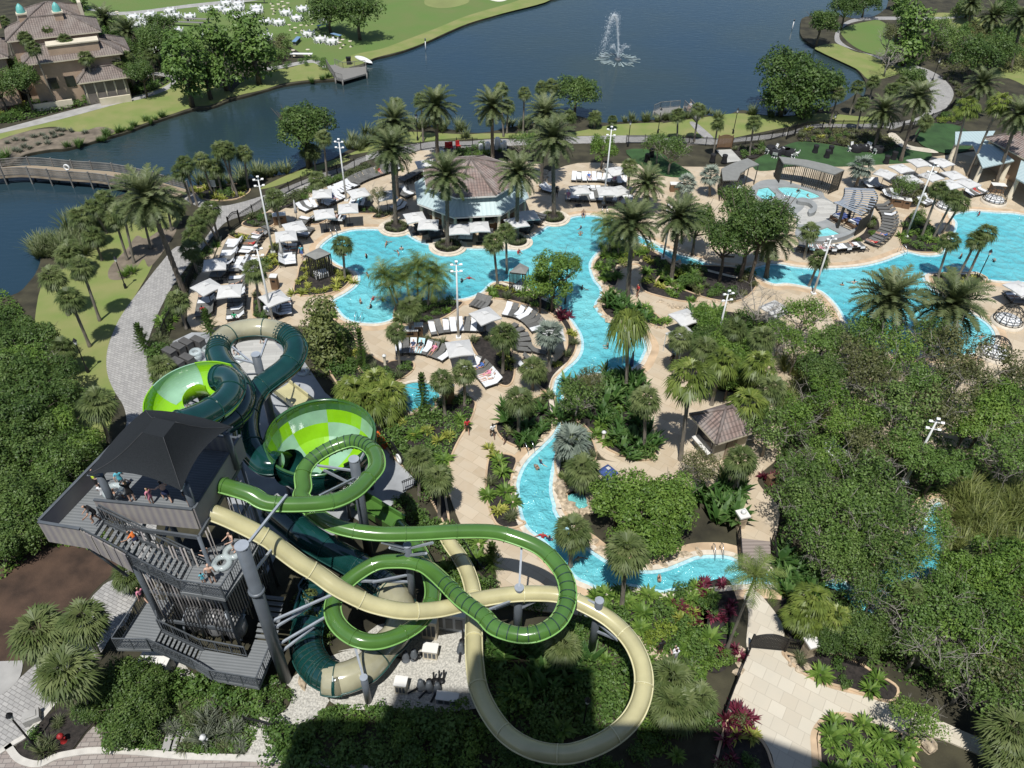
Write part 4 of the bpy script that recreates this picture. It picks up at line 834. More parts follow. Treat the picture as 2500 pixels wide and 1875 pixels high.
bed('3: 1290,1290 1340,1330 1330,1400 1230,1450 1100,1480 1250,1400', [gr, B_(.5, 'leaf_bright')], .8, .14, False)
bed('3: 1400,1130 1480,1080 1600,1120 1620,1210 1530,1250 1440,1190', [B_(.8, 'leaf_brown'), gr], 1.0)
bed('6: 1660,180 1760,165 1920,165 1990,200 1920,230 1800,260 1700,260', [yel, (None, 1, None), gr], 1.0)
# grasses and reeds along the water
def along(spec, kind, step, s, jit=.5, leaf=None):
    ps = smooth(pts(spec), 8, False); acc = 0.0
    for a, b in zip(ps, ps[1:]):
        L_ = (b - a).length; acc += L_
        while acc > step: acc -= step; q = a.lerp(b, random.random()); put_plant(kind, (q.x + random.gauss(0, jit), q.y + random.gauss(0, jit), -.1), s * random.uniform(.8, 1.25), leaf)
along('4: 250,60 300,0 1: 330,1540 400,1440 480,1370 570,1320 650,1240', 'reed_clump', .55, 1.25, .9)
along('4: 260,120 300,60 1: 380,1560 450,1450 560,1360 640,1300', 'reed_clump', .9, 1.25, .8)
along('1: 1180,1110 1300,1105 1400,1090 1560,1062 1700,1050', 'reed_clump', .7, 1.1, .5)
along('1: 2080,910 2200,860 2: 300,800 480,780 560,765 700,775 850,800', 'reed_clump', .8, 1.1, .6)
along('2: 1090,770 1250,740 1400,715', 'reed_clump', .9, 1.0, .5)
along('2: 1750,735 1850,728 1960,722 3: 60,722 270,694 400,704', 'reed_clump', 1.0, .8, .3)
along('3: 520,665 650,692 850,692 1000,658', 'reed_clump', 1.2, .9, .4)
along('1: 350,895 500,868 600,835 700,800 800,770 900,735 1000,700', 'reed_clump', 1.1, .7, .5, 'leaf_shrub')
along('1: 1820,495 1900,480 1990,470', 'reed_clump', 1.4, .7, .4, 'leaf_shrub')
along('1: 60,985 -40,960 20,930', 'reed_clump', .9, 1.2, .5, 'leaf_shrub')
for x, y in ((90, 830), (140, 835), (210, 815), (260, 800), (310, 800), (350, 775), (390, 775), (435, 780), (520, 790), (40, 850), (150, 870), (230, 855), (290, 820), (370, 800), (130, 900), (180, 880), (285, 850), (330, 815), (100, 890)):
    g = P(1, x, y + 12); put_plant('grass_clump', (g.x, g.y, .03), .85, 'leaf_grey')
for x, y in ((745, 155), (805, 130)): g = P(4, x, y + 25); put_plant('grass_clump', (g.x, g.y, .03), 1.2, 'leaf_bright')
for k, x, y, s, lf in (('9', 430, 1390, 1.2, None), ('9', 520, 1400, 1.1, None), ('9', 460, 1450, 1, None), ('9', 550, 1370, .9, None), ('5', 1410, 450, 1.1, None), ('5', 1400, 420, 1, None), ('6', 640, 1400, 1, None), ('6', 720, 1400, .8, None), ('9', 470, 950, .8, None)):
    g = P(int(k), x, y); put_plant('red_cordyline', (g.x, g.y, .14), s, lf)
for k, x, y, s in ((6, 850, 880, 1.08), (6, 930, 800, 0.94), (6, 800, 960, 0.94), (6, 930, 950, 0.86), (9, 1850, 100, 1.08), (9, 1980, 180, 1.08), (9, 2120, 60, 1.08), (9, 1900, 280, 1.01), (9, 2080, 280, 1.08), (9, 1800, 330, 0.86), (6, 1850, 1480, 1.01), (6, 1980, 1560, 1.08), (6, 2150, 1500, 1.08), (6, 820, 700, 0.86), (9, 2150, 560, 1.01), (9, 1740, 560, 0.79)):
    g = P(k, x, y + 60); put_plant('bamboo_plant', (g.x, g.y, .05), s)
for k, x, y, s in ((9, 400, 120, 1.2), (9, 460, 90, 1.1), (9, 350, 60, 1.1), (9, 800, 450, 1.2), (9, 850, 520, 1.1), (9, 780, 390, 1), (9, 760, 540, .9), (6, 430, 1420, 1), (6, 300, 700, 1), (6, 380, 620, 1.1), (6, 460, 870, 1.1), (6, 480, 780, 1)):
    g = P(k, x, y + 30); put_plant('paddle_plant', (g.x, g.y, .1), s)
for k, x, y, s, spn in ((5, 215, 740, 1.0, 4.4), (5, 580, 1020, 1.0, 4.6), (4, 1270, 540, .9, 3.0), (4, 880, 640, .8, 3.2), (8, 985, 480, .8, 3.0), (5, 95, 700, .8, 3.2)):
    g = P(k, x, y); mb = MB(); mb.tube([(0, 0, 0), (0, 0, spn)], [.08, .02], 5)
    Q = []
    for z in np.linspace(.5, spn - .1, 13):
        n_ = 7; r_ = (1 - z / spn) * 1.0 + .25
        for j in range(n_):
            a = j * 2 * math.pi / n_ + z * 3; e = np.array([math.cos(a) * r_, math.sin(a) * r_, z + .25]); b0 = np.array([0, 0, z])
            for u in np.linspace(.2, 1, 9):
                q = b0 + (e - b0) * u; d = np.array([-math.sin(a), math.cos(a), .35]) * .16 * (1.2 - u * .6)
                Q += [[q - d, q - d * .2 + [0, 0, .05], q + d, q + d * .2 - [0, 0, .05]], [q + [0, 0, -.07], q + d * .15, q + [0, 0, .12], q - d * .15]]
    o = empty('young_pine', g, 0, None, 'tree', 'young tiered pines'); mb.build('trunk', 'bark', o); link('crown', quads_mesh('pine_crown', np.array(Q), 'leaf_shrub', rng.random(len(Q))), o); PLANTS.append((o, 'young_pine'))

def ground_cover(name, spec, n, leaf, h=.35, size=.2, sm=4, z=.05):
    """low mixed undergrowth: nobody could count it"""
    lp = smooth(pts(spec, 0), sm); xs = [p[0] for p in lp]; ys = [p[1] for p in lp]; c = []
    while len(c) < n:
        x = random.uniform(min(xs), max(xs)); y = random.uniform(min(ys), max(ys))
        if inpoly(x, y, lp) and not inpoly(x, y, pool) and math.sin(x * 1.7) * math.cos(y * 1.3 + x * .4) + random.gauss(0, .5) > -.35: c.append((x, y, z + h * random.random() ** 1.5))
    c = np.array(c); V = leaf_quads(c, np.tile([0, 0, 1.0], (n, 1)), size, .5, 1.0, .4); link(name, quads_mesh(name, V, leaf, tone(V, n, .8)), kind='stuff')
ground_cover('undergrowth', '6: 750,900 1100,820 1500,1000 2300,800 2500,1600 9: 2300,900 2212,1250 1700,1200 1330,1100 1150,980 900,960 780,800 740,560 720,300 780,60 6: 640,1500 720,1300', 26000, 'leaf_shrub', .5, .26)
ground_cover('undergrowth', '8: 920,980 1150,840 1480,780 1700,800 1860,980 1870,1260 1720,1440 1400,1500 1700,1659 1500,1850 -200,1850 -60,1330 500,1310 820,1310 900,1380 1080,1480 990,1340 930,1150', 14000, 'leaf_shrub', .4, .24)
ground_cover('undergrowth', '8: 1640,600 2000,600 2212,560 2300,900 2212,1300 2000,1600 1850,1500 1930,1200 1900,950 1750,800', 7000, 'leaf_bright', .35, .22)
ground_cover('undergrowth', '5: -40,430 160,570 200,740 350,850 430,1020 660,1000 870,990 760,1200 710,1350 705,1490 560,1410 400,1260 270,1080 60,820 -60,600', 9000, 'leaf_shrub', .35, .22)
ground_cover('undergrowth', '4: -200,300 60,300 330,700 430,1000 560,1150 640,1180 600,1280 400,1450 7: 700,350 300,330 -200,420', 14000, 'leaf_bright', .5, .28)
ground_cover('undergrowth', '7: 480,1300 800,1100 1000,1110 1500,1200 1480,1560 900,1560 620,1550 640,1430', 6000, 'leaf_shrub', .3, .2)
ground_cover('undergrowth', '4: 1230,30 1140,120 1040,290 950,470 900,640 930,800 1000,790 1000,640 1040,450 1150,260 1260,60', 3500, 'leaf_grass', .4, .22)
ground_cover('undergrowth', '1: -40,730 120,640 260,600 480,570 640,545 800,520 960,480 1000,500 900,550 700,600 400,660 200,710 60,740', 3000, 'leaf_shrub', .6, .4)
ground_cover('undergrowth', '3: 1620,260 1800,180 2212,180 2400,300 2212,440 2000,420 1850,480 1720,420 1600,330', 5000, 'leaf_brown', .8, .45)
ground_cover('undergrowth', '3: 860,850 1000,780 1250,790 1450,850 1420,920 1150,885 980,860', 2500, 'leaf_brown', .5, .3)
ground_cover('undergrowth', 'e: 520,790 700,680 900,560 1100,480 1300,410 1640,270 1660,320 1400,430 1150,520 1000,620 800,660 640,760', 3000, 'leaf_grass', .5, .28)

ground_cover('undergrowth', '3: 2230,460 2600,300 3000,600 2900,1700 6: 2900,1600 2260,1400 2250,760 2600,700 2700,300 3: 2700,1000 2500,700', 9000, 'leaf_shrub', 1.0, .4)
ground_cover('undergrowth', '6: 2240,700 2700,700 2900,1659 9: 2700,1659 2230,1659 2230,300', 12000, 'leaf_bright', 1.2, .35)
ground_cover('undergrowth', '4: -900,300 -60,300 -60,1500 -700,1500', 9000, 'leaf_shrub', 1.0, .4)
# ---------------------------------------------------------------- slide tower
mat('steel_grey', (.085, .095, .105), .55, scale=1.5, var=.15, rnd=.05)
mat('column_grey', (.105, .12, .138), .42, scale=1.2, var=.12)
mat('arm_grey', (.30, .33, .37), .45, scale=2, var=.1)
wavemat('deck_board', (.115, .125, .13), (.20, .21, .215), 1.6, 0, .75, bump=.35, axis='Y', noise=.45)
wavemat('cladding', (.19, .175, .205), (.40, .365, .31), .75, 0, .7, axis='X', bump=.25, noise=.6)
mat('bronze_dark', (.04, .042, .045), .8, scale=3, var=.2)
mat('shade_cloth', (.021, .024, .027), .95, scale=30, var=.3, bump=.3, bscale=90, spec=.15)
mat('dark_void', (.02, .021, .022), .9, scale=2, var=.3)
mat('tank_skin', (.20, .20, .20), .35, scale=3, var=.25)
mat('tube_green', (.070, .160, .032), .20, scale=.4, var=.18, coat=.6)
mat('tube_green_rim', (.20, .40, .11), .3, scale=1, var=.1)
mat('tube_tan', (.47, .43, .235), .25, scale=.5, var=.16, coat=.5)
mat('tube_tan_rim', (.60, .56, .34), .35, scale=1, var=.1)
mat('tube_dark', (.006, .040, .036), .12, scale=.8, var=.2, coat=.8)
mat('tube_dark_rim', (.014, .060, .052), .3, scale=1, var=.2)
mat('tube_smoke', (.34, .32, .215), .14, scale=.5, var=.25, coat=.7)
mat('lime_gloss', (.235, .50, .012), .14, scale=.8, var=.08, coat=.8)
mat('sage_gloss', (.26, .44, .31), .16, scale=.8, var=.12, coat=.6)
mat('moss_gloss', (.045, .125, .045), .2, scale=.8, var=.15, coat=.6)
mat('seam_dark', (.012, .04, .03), .6, scale=3, var=.2)

O2 = (-17.14, 26.68); TA = R_(-5)
tower = empty('slide_tower', (O2[0], O2[1], 0), TA)
ZU, ZL, ZD, ZB = 12.8, 9.6, 3.4, 1.6
def tpart(name, mb, m): return mb.build(name, m, tower)
up = [(-7.25, -1.75), (-4.85, -1.92), (-4.85, 0), (.3, 0), (.82, 5.4), (-6.0, 5.5)]
tpart('upper_deck', MB().prism(up, ZU - .25, ZU, bottom=True), 'deck_board')
def wall(mb, a, b, z0, z1, t=.08, mi=0, za=0, zb=0):
    a = Vector((a[0], a[1], 0)); b = Vector((b[0], b[1], 0)); n = Vector((-(b - a).y, (b - a).x, 0)).normalized() * t / 2
    vs = [(p.x, p.y, z + dz) for z in (z0, z1) for p, dz in ((a - n, za), (b - n, zb), (b + n, zb), (a + n, za))]
    return mb.add(vs, [(3, 2, 1, 0), (4, 5, 6, 7), (0, 1, 5, 4), (1, 2, 6, 5), (2, 3, 7, 6), (3, 0, 4, 7)], mi)
for nm, a, b, za, zb in (('cladding_panel', (-5.2, -.02), (.28, -.02), 0, 0), ('cladding_panel', (.34, .02), (.87, 5.45), 0, .3), ('cladding_panel', (-6.05, 5.5), (-7.3, -1.72), 0, 0), ('cladding_panel', (-7.28, -1.8), (-4.9, -1.98), 0, 0), ('cladding_panel', (.8, 5.5), (-6.0, 5.58), 0, 0)):
    tpart(nm, wall(MB(), a, b, ZU - .42, ZU + 1.15, .09, 0, za, zb), 'cladding')
    a3 = Vector((a[0], a[1], ZU + 1.2 + za)); b3 = Vector((b[0], b[1], ZU + 1.2 + zb)); tpart('handrail', MB().bar(a3, b3, .16, .06), 'steel_grey')
def railing(a, b, h=1.1, mesh=True, step=1.1):
    """posts, top and bottom rail, diagonal mesh between"""
    a = Vector(a); b = Vector(b); mb = MB(); n = max(1, round((b - a).length / step)); upv = Vector((0, 0, h))
    mb.bar(a + upv, b + upv, .07); mb.bar(a + Vector((0, 0, .12)), b + Vector((0, 0, .12)), .05)
    for i in range(n + 1): q = a.lerp(b, i / n); mb.bar(q, q + upv, .06)
    L_ = (b - a).length; k = max(2, int(L_ / .17))
    if mesh:
        w_ = (h - .14); m_ = max(1, int(w_ / .17))
        for i in range(-m_, k):
            for s_ in (0, 1):
                t0, t1 = i / k, (i + m_) / k; z0, z1 = (.13, h - .02) if s_ == 0 else (h - .02, .13)
                if t0 < 0: z0 += (z1 - z0) * (-t0) / (t1 - t0); t0 = 0
                if t1 > 1: z1 = z0 + (z1 - z0) * (1 - t0) / (t1 - t0); t1 = 1
                if t1 - t0 > 1e-3: mb.bar(a.lerp(b, t0) + Vector((0, 0, z0)), a.lerp(b, t1) + Vector((0, 0, z1)), .018)
    else:
        for i in range(1, k): q = a.lerp(b, i / k); mb.bar(q + Vector((0, 0, .12)), q + upv, .022)
    return mb
def flight(u0, z0, u1, z1, v0, v1, n):
    mb = MB()
    for i in range(n):
        t = (i + .5) / n; u = u0 + (u1 - u0) * t; z = z0 + (z1 - z0) * (i + 1) / n * .999
        mb.box((u, (v0 + v1) / 2, z - .04), (abs(u1 - u0) / n * .74, v1 - v0 - .1, .07))
    for v in (v0, v1): mb.bar((u0, v, z0 - .12), (u1, v, z1 - .12), .07, .34, 1)
    return mb
tpart('stairs', flight(-4.85, ZU, -.55, ZL, -1.92, -.5, 17), ['deck_board', 'steel_grey'])
for i in range(4):
    f0, f1 = i * .12, (i + 1) * .12
    tpart('cladding_panel', wall(MB(), (-4.88 + 4.3 * f0, -2.0 - .35 * f0), (-4.88 + 4.3 * f1 - .04, -2.0 - .35 * f1), ZU - .42, ZU + 1.12, .07, 0, -3.2 * f0, -3.2 * f1), 'cladding')
tpart('railing', railing((-2.8, -2.06, ZU - 1.55), (-.5, -2.2, ZL)), 'steel_grey')
tpart('railing', railing((-4.8, -2.0, ZU + .12), (-2.8, -2.06, ZU - 1.45), 1.12, False, 9), 'steel_grey')
for dv in (.0, .16): tpart('railing', railing((-4.85, -.42 + dv, ZU), (-.5, -.46 + dv, ZL), 1.1, False, 1.4), 'steel_grey')
land = [(-.55, -2.3), (2.05, -2.45), (2.5, -.3), (2.6, 1.6), (1.0, 1.6), (1.0, -.3), (-.55, -.4)]
tpart('landing', MB().prism(land, ZL - .22, ZL, bottom=True), 'deck_board')
tpart('railing', railing((-.5, -2.25, ZL), (2.0, -2.4, ZL)), 'steel_grey'); tpart('railing', railing((2.03, -2.38, ZL), (2.55, 1.6, ZL), 1.1, False), 'steel_grey')
tpart('stairs', flight(.9, ZL, -3.4, 6.6, .35, 1.5, 16), ['deck_board', 'steel_grey'])
tpart('landing', MB().prism([(-5, .2), (-3.4, .2), (-3.4, 2.6), (-5, 2.6)], 6.4, 6.6, bottom=True), 'deck_board')
tpart('stairs', flight(-3.4, 6.6, .6, ZD + .1, 1.6, 2.7, 16), ['deck_board', 'steel_grey'])
tpart('lower_deck', MB().prism([(-6.0, -2.7), (-3.95, -2.5), (-3.95, .9), (-5.7, .9)], ZD - .22, ZD, bottom=True), 'deck_board')
tpart('railing', railing((-5.95, -2.66, ZD), (-3.95, -2.46, ZD)), 'steel_grey'); tpart('railing', railing((-5.98, -2.6, ZD), (-5.7, .9, ZD), 1.1, False), 'steel_grey'); tpart('railing', railing((-3.98, -.95, ZD), (-4.3, -.5, ZD), 1.1, False), 'steel_grey')
tpart('steps', flight(-5.6, ZD + .4, -5.2, ZD, .9, 2.4, 2), ['deck_board', 'steel_grey'])
tpart('stairs', flight(-3.95, ZD, -1.7, ZB, -2.35, -1.2, 10), ['deck_board', 'steel_grey'])
tpart('railing', railing((-3.95, -2.42, ZD), (-1.7, -2.42, ZB)), 'steel_grey'); tpart('railing', railing((-3.95, -1.12, ZD), (-1.7, -1.12, ZB), 1.1, False), 'steel_grey')
tpart('lower_landing', MB().prism([(-1.7, -2.4), (-.3, -3.0), (2.65, -3.2), (2.75, -.1), (1.25, -.1), (1.25, -1.35), (-1.7, -1.15)], ZB - .25, ZB, bottom=True), 'deck_board')
tpart('railing', railing((-1.7, -2.4, ZB), (-.3, -3.0, ZB)), 'steel_grey'); tpart('railing', railing((-.3, -3.0, ZB), (2.62, -3.17, ZB)), 'steel_grey'); tpart('railing', railing((2.65, -3.15, ZB), (2.75, -.1, ZB), 1.1, False), 'steel_grey'); tpart('railing', railing((-1.7, -1.1, ZB), (1.2, -1.3, ZB), 1.1, False), 'steel_grey')
st = MB()
for i in range(8): st.box((2.0, .05 + i * .28, ZB + .2 * (i + 1)), (1.4, .24, .07))
tpart('stairs', st, 'deck_board')
# frame, rods, dark core, tanks and pipes under the decks
for u, v, z in ((-4.35, -.35, 12.4), (.45, -.55, 12.4), (.7, 5.0, 12.4), (-5.4, 5.0, 12.4), (-6.6, -1.2, 12.5)):
    b0 = (u, v, 0) if u > -6 else (-4.9, -.6, 8.0)
    tpart('post', MB().tube([b0, (u, v, z)], (.2 if u < -1 else .11) if u > -6 else .08, 10), 'column_grey')
for z in (3.2, 6.3, 9.3, 12.3):
    fr = MB()
    for a, b in (((-4.35, -.35), (.45, -.55)), ((.45, -.55), (.7, 5.0)), ((.7, 5.0), (-5.4, 5.0)), ((-5.4, 5.0), (-4.35, -.35))): fr.bar((*a, z), (*b, z), .12, .26)
    tpart('ring_beam', fr, 'steel_grey')
for a, b, n in (((-4.1, -.42), (.3, -.6), 20), ((.55, -.4), (.75, 4.8), 20)):
    rd = MB()
    for i in range(n):
        t = (i + .5) / n; q = (a[0] + (b[0] - a[0]) * t, a[1] + (b[1] - a[1]) * t); l0 = random.choice((1.7, 2.6, 3.6)); l1 = random.choice((8.2, 9.0, 11.2, 12.2)); rd.tube([(*q, l0), (*q, l1)], .045, 5)
    tpart('rod_screen', rd, 'cladding')
tpart('shaded_core', MB().box((-1.9, 2.6, 2.8), (4.6, 3.6, 5.6)), 'dark_void')  # added dark box: the shade inside the tower put into its colour
for u, v, r in ((-1.2, .35, .75), (.0, .3, .7), (-2.6, .4, .6)): tpart('filter_tank', MB().lathe([(.0, .3), (r * .8, .4), (r, .8), (r, 1.6), (r * .75, 2.1), (0, 2.3)], 14, (u, v, ZB - .4)), 'tank_skin')
pp = MB()
for i in range(7): pp.tube([(-3.4 + i * .62, -.1, 1.3), (-3.4 + i * .62, .2, 2.4 + (i % 3) * .7), (-3.1 + i * .62, .6, 3.2)], .09, 6)
tpart('pipework', pp, 'arm_grey')
tag(tower, 'grey slide tower with boarded decks, open stairs, slatted screens and planked parapets', 'slide tower')
# shade canopy: four corners pulled down from a small raised plate
can = empty('shade_canopy', (O2[0], O2[1], 0), TA)
cz = 16.0; C4 = [Vector((-4.84, -.05, cz)), Vector((.42, -.48, cz)), Vector((1.2, 4.41, cz)), Vector((-4.2, 5.1, cz))]
PK = [Vector((-1.75, 1.15, 18.3)), Vector((-.55, .95, 18.3)), Vector((-.45, 2.1, 18.3)), Vector((-1.65, 2.3, 18.3))]
cb = MB(); NN = 10
cb.add(PK, [(0, 1, 2, 3)])
for i in range(4):
    j = (i + 1) % 4; a, b, p, q = C4[i], C4[j], PK[i], PK[j]; ctr = Vector((-1.7, 2.2, 0)); grid = []
    for r in range(NN + 1):
        t = r / NN; row = []
        for s_ in range(NN + 1):
            w_ = s_ / NN; e = a.lerp(b, w_); f = p.lerp(q, w_); bow = 4 * w_ * (1 - w_) * t * t
            x = f.lerp(e, t); x += (Vector((ctr.x, ctr.y, x.z)) - x) * .07 * bow; x.z += .5 * bow - math.sin(math.pi * t) * .28; row.append(x)
        grid.append(row)
    vs = [v for r in grid for v in r]; m_ = NN + 1
    cb.add(vs, [(r * m_ + s_, r * m_ + s_ + 1, (r + 1) * m_ + s_ + 1, (r + 1) * m_ + s_) for r in range(NN) for s_ in range(NN)], 0, True)
cb.build('fabric', 'shade_cloth', can)
for c, p in zip(C4, PK): MB().tube([p.lerp(c, t) - Vector((0, 0, math.sin(math.pi * t) * .28 - .012)) for t in np.linspace(0, 1, 11)], .022, 5).build('seam', 'bronze_dark', can)
for c in C4:
    o_ = Vector((c.x + (-1.8 - c.x) * .12, max(.3, c.y + (2.2 - c.y) * .09), 0))
    MB().tube([(o_.x, o_.y, ZU), (o_.x, o_.y, cz - .35)], .2, 10).build('post', 'column_grey', can)
    MB().bar((o_.x, o_.y, cz - .35), c, .07).build('turnbuckle', 'arm_grey', can)
tag(can, 'black peaked fabric sail stretched over the top deck of the slide tower', 'shade canopy')

# ---------------------------------------------------------------- slides
def path(spec):
    out = []; k = None
    for w_ in spec.split():
        if w_.endswith(':'): k = key(w_[:-1])
        else: x, y, z = (float(t) for t in w_.split(',')); out.append(P(k, x, y, z))
    return out
def arclen(ps):
    L_ = [0.0]
    for a, b in zip(ps, ps[1:]): L_.append(L_[-1] + (b - a).length)
    return L_
def ring_at(mb, p, t, r, w, mi=0, n=20):
    t = t.normalized(); mb.tube([p - t * w / 2, p + t * w / 2], r, n, mi, True, False)
def slide(root, ps, r, secs, fstep, rim, ribs=(), part='tube_section'):
    """secs: (end fraction, material); flange rings every fstep, lengthwise seams on both sides"""
    ps = smooth(ps, 7, False); L_ = arclen(ps); tot = L_[-1]; f0 = 0.0
    def cut(a, b): return [p for p, l in zip(ps, L_) if a * tot - .35 <= l <= b * tot + .35]
    for f1, m_ in secs:
        MB().tube(cut(f0, f1), r, 20, cap=False).build(part, m_, root); f0 = f1
    fl = MB(); nx = .25; marks = []; lastm = 0
    while nx < tot - .1: marks.append(nx); nx += fstep
    mains = marks + [tot - .02]; mains = set(mains)
    for a, b, st_ in ribs:
        q = a * tot
        while q < b * tot: marks.append(q); q += st_
    for mk in marks + [tot - .02]:
        i = max(j for j in range(len(L_)) if L_[j] <= mk); i = min(i, len(ps) - 2); t = ps[i + 1] - ps[i]; q_ = ps[i] + t.normalized() * (mk - L_[i])
        if mk in mains: f1_ = MB(); ring_at(f1_, q_, t, r + .06, .06); f1_.build('joint_flange', rim[0], root)
        else:
            if fl.v and mk - lastm > .8: fl.build('rib', 'seam_dark', root); fl = MB()
            lastm = mk; ring_at(fl, q_, t, r + .03, .06)
    if fl.v: fl.build('rib', 'seam_dark', root)
    for sg in (-1, 1):
        sm_ = []
        for i, p in enumerate(ps):
            t = ps[min(i + 1, len(ps) - 1)] - ps[max(i - 1, 0)]; x = t.cross(Vector((0, 0, 1))).normalized(); sm_.append(p + x * (r + .03) * sg)
        MB().tube(sm_, .055, 5).build('side_seam', rim[1], root)
    return ps
GREEN = path('c: 1690,200,13.1 1950,278,12.9 b: 20,290,12.5 330,302,12.2 600,275,12.0 790,190,11.7 d: 1640,1220,11.4 1765,1060,11.1 1750,880,10.8 1640,760,10.5 1450,705,10.3 1230,760,10.1 1010,870,9.9 850,1000,9.7 770,1150,9.5 780,1330,9.3 b: 320,235,9.2 450,390,9.0 640,500,8.8 960,562,8.6 1320,565,8.4 1700,545,8.2 1990,545,8.0 8: 1090,265,7.8 1280,345,7.6 1405,480,7.4 1442,620,7.2 1395,760,7.0 1290,840,6.9 1160,862,6.8 1010,820,6.7 b: 1950,1300,6.6 1760,1160,6.4 1600,1000,6.2 1450,870,6.0 1330,825,5.9 1180,812,5.8 1000,830,5.6 830,920,5.4 690,1040,5.2 605,1180,5.0 612,1320,4.8 700,1440,4.6 840,1520,4.5 1010,1535,4.3 1200,1475,4.1 1370,1370,3.8 1470,1230,3.5 1500,1080,3.2 1470,920,2.9 1410,780,2.6 1330,640,2.3 1190,490,1.7')
gs = empty('green_tube_slide', (P('c', 1690, 200, 13.1).x, P('c', 1690, 200, 13.1).y, 0)); GO = gs.location.copy()
rel = lambda ps, o: [p - o for p in ps]
slide(gs, rel(GREEN, GO), .47, [(1, 'tube_green')], 3.1, ('tube_green', 'tube_green_rim'), [(.17, .235, .45), (.50, .66, .55)])
def flume(root, ps, w_, h_, m_, name='run_out'):
    ps = smooth(ps, 6, False); vs = []; prof = [(-w_ - .12, h_), (-w_, h_), (-w_, .1), (-w_ * .6, 0), (w_ * .6, 0), (w_, .1), (w_, h_), (w_ + .12, h_), (w_ + .12, -.15), (-w_ - .12, -.15)]; n = len(prof)
    for i, p in enumerate(ps):
        t = ps[min(i + 1, len(ps) - 1)] - ps[max(i - 1, 0)]; t.z = 0; x = t.cross(Vector((0, 0, 1))).normalized()
        for a, b in prof: vs.append(p + x * a + Vector((0, 0, b)))
    fs = [(i * n + k, i * n + (k + 1) % n, (i + 1) * n + (k + 1) % n, (i + 1) * n + k) for i in range(len(ps) - 1) for k in range(n)]
    return MB().add(vs, fs).build(name, m_, root)
flume(gs, rel(path('b: 1200,495,1.2 980,360,1.0 760,200,.9 d: 1100,900,.7 700,560,.6 480,330,.5'), GO), .6, .55, 'tube_green')
tag(gs, 'bright green tube slide with two loops and a long straight run', 'water slide')
TAN = path('c: 1530,420,12.4 1750,500,11.9 b: -20,590,10.7 130,700,9.9 320,840,9.1 470,930,8.5 640,1050,7.9 830,1150,7.2 1000,1215,6.7 1250,1262,6.1 1500,1252,5.6 8: 750,690,5.4 900,650,5.2 1080,620,5.1 1250,612,5.0 1400,625,4.9 1550,685,4.8 1700,775,4.6 1820,900,4.4 1885,1040,4.2 1895,1180,4.0 1850,1320,3.8 1760,1430,3.6 1620,1520,3.4 1440,1575,3.2 1250,1555,3.0 1090,1470,2.8 980,1340,2.6 905,1180,2.4 880,1000,2.2 877,830,2.0 880,690,1.8 868,580,1.6 838,480,1.4 790,390,1.2 735,310,1.0 690,220,.9')
ts = empty('tan_tube_slide', (TAN[0].x, TAN[0].y, 0)); TO = ts.location.copy()
slide(ts, rel(TAN, TO), .50, [(1, 'tube_tan')], 3.4, ('tube_tan_rim', 'tube_tan_rim'))
flume(ts, rel(path('4: 1690,850,.8 1760,905,.75 1830,960,.7 1900,1010,.65 1990,1090,.6 2060,1160,.6'), TO), .75, .5, 'tube_tan')
tag(ts, 'pale tan tube slide curling into a wide loop in the shaded garden', 'water slide')
DA = path('a: 300,1030,12.6 420,990,12.3 560,930,11.9 690,850,11.5 780,750,11.2 790,660,11.0 740,605,10.8 670,600,10.6')
ds = empty('raft_slide', (DA[0].x, DA[0].y, 0)); DO = ds.location.copy()
slide(ds, rel(DA, DO), .92, [(1, 'tube_dark')], 2.6, ('tube_dark_rim', 'tube_dark_rim'))
lime = smooth(path('a: 690,612,10.5 590,592,10.3 470,605,10.1 340,660,9.9 240,745,9.7 190,850,9.5 210,960,9.3 300,1040,9.1 420,1090,8.9'), 5, False)
def halfpipe(root, ps, r, a0, a1, mats, seg=5):
    n = 14; fr = []
    for i, p in enumerate(ps):
        t = ps[min(i + 1, len(ps) - 1)] - ps[max(i - 1, 0)]; t.normalize(); x = t.cross(Vector((0, 0, 1))).normalized(); y = x.cross(t).normalized(); fr.append((p, x, y))
    k = 0
    for s0 in range(0, len(ps) - 1, seg):
        for half in (0, 1):
            mb = MB(); aa, ab = (a0, (a0 + a1) / 2) if half == 0 else ((a0 + a1) / 2, a1); rr = r * (1.02 if (k + half) % 2 else 1.0); vs = []
            idx = range(s0, min(s0 + seg, len(ps) - 1) + 1)
            for q in (rr, rr + .07):
                for i in idx:
                    p, x, y = fr[i]
                    for j in range(n + 1): a = R_(aa + (ab - aa) * j / n); vs.append(p + x * math.cos(a) * q + y * math.sin(a) * q)
            m1 = n + 1; ni = len(idx); o2 = ni * m1
            fs = [(i * m1 + j, i * m1 + j + 1, (i + 1) * m1 + j + 1, (i + 1) * m1 + j) for i in range(ni - 1) for j in range(n)]
            fs += [tuple(o2 + v for v in reversed(f)) for f in fs]
            for i in range(ni - 1):
                for j in (0, n): fs.append((i * m1 + j, (i + 1) * m1 + j, o2 + (i + 1) * m1 + j, o2 + i * m1 + j))
            for i in (0, ni - 1):
                for j in range(n): fs.append((i * m1 + j, i * m1 + j + 1, o2 + i * m1 + j + 1, o2 + i * m1 + j))
            mb.add(vs, fs, 0, False).build('wall_panel', mats[(k % 2) if half else 0], root)
        k += 1
halfpipe(ds, rel(lime, DO), 1.28, -195, 20, ['lime_gloss', 'sage_gloss'], 10)
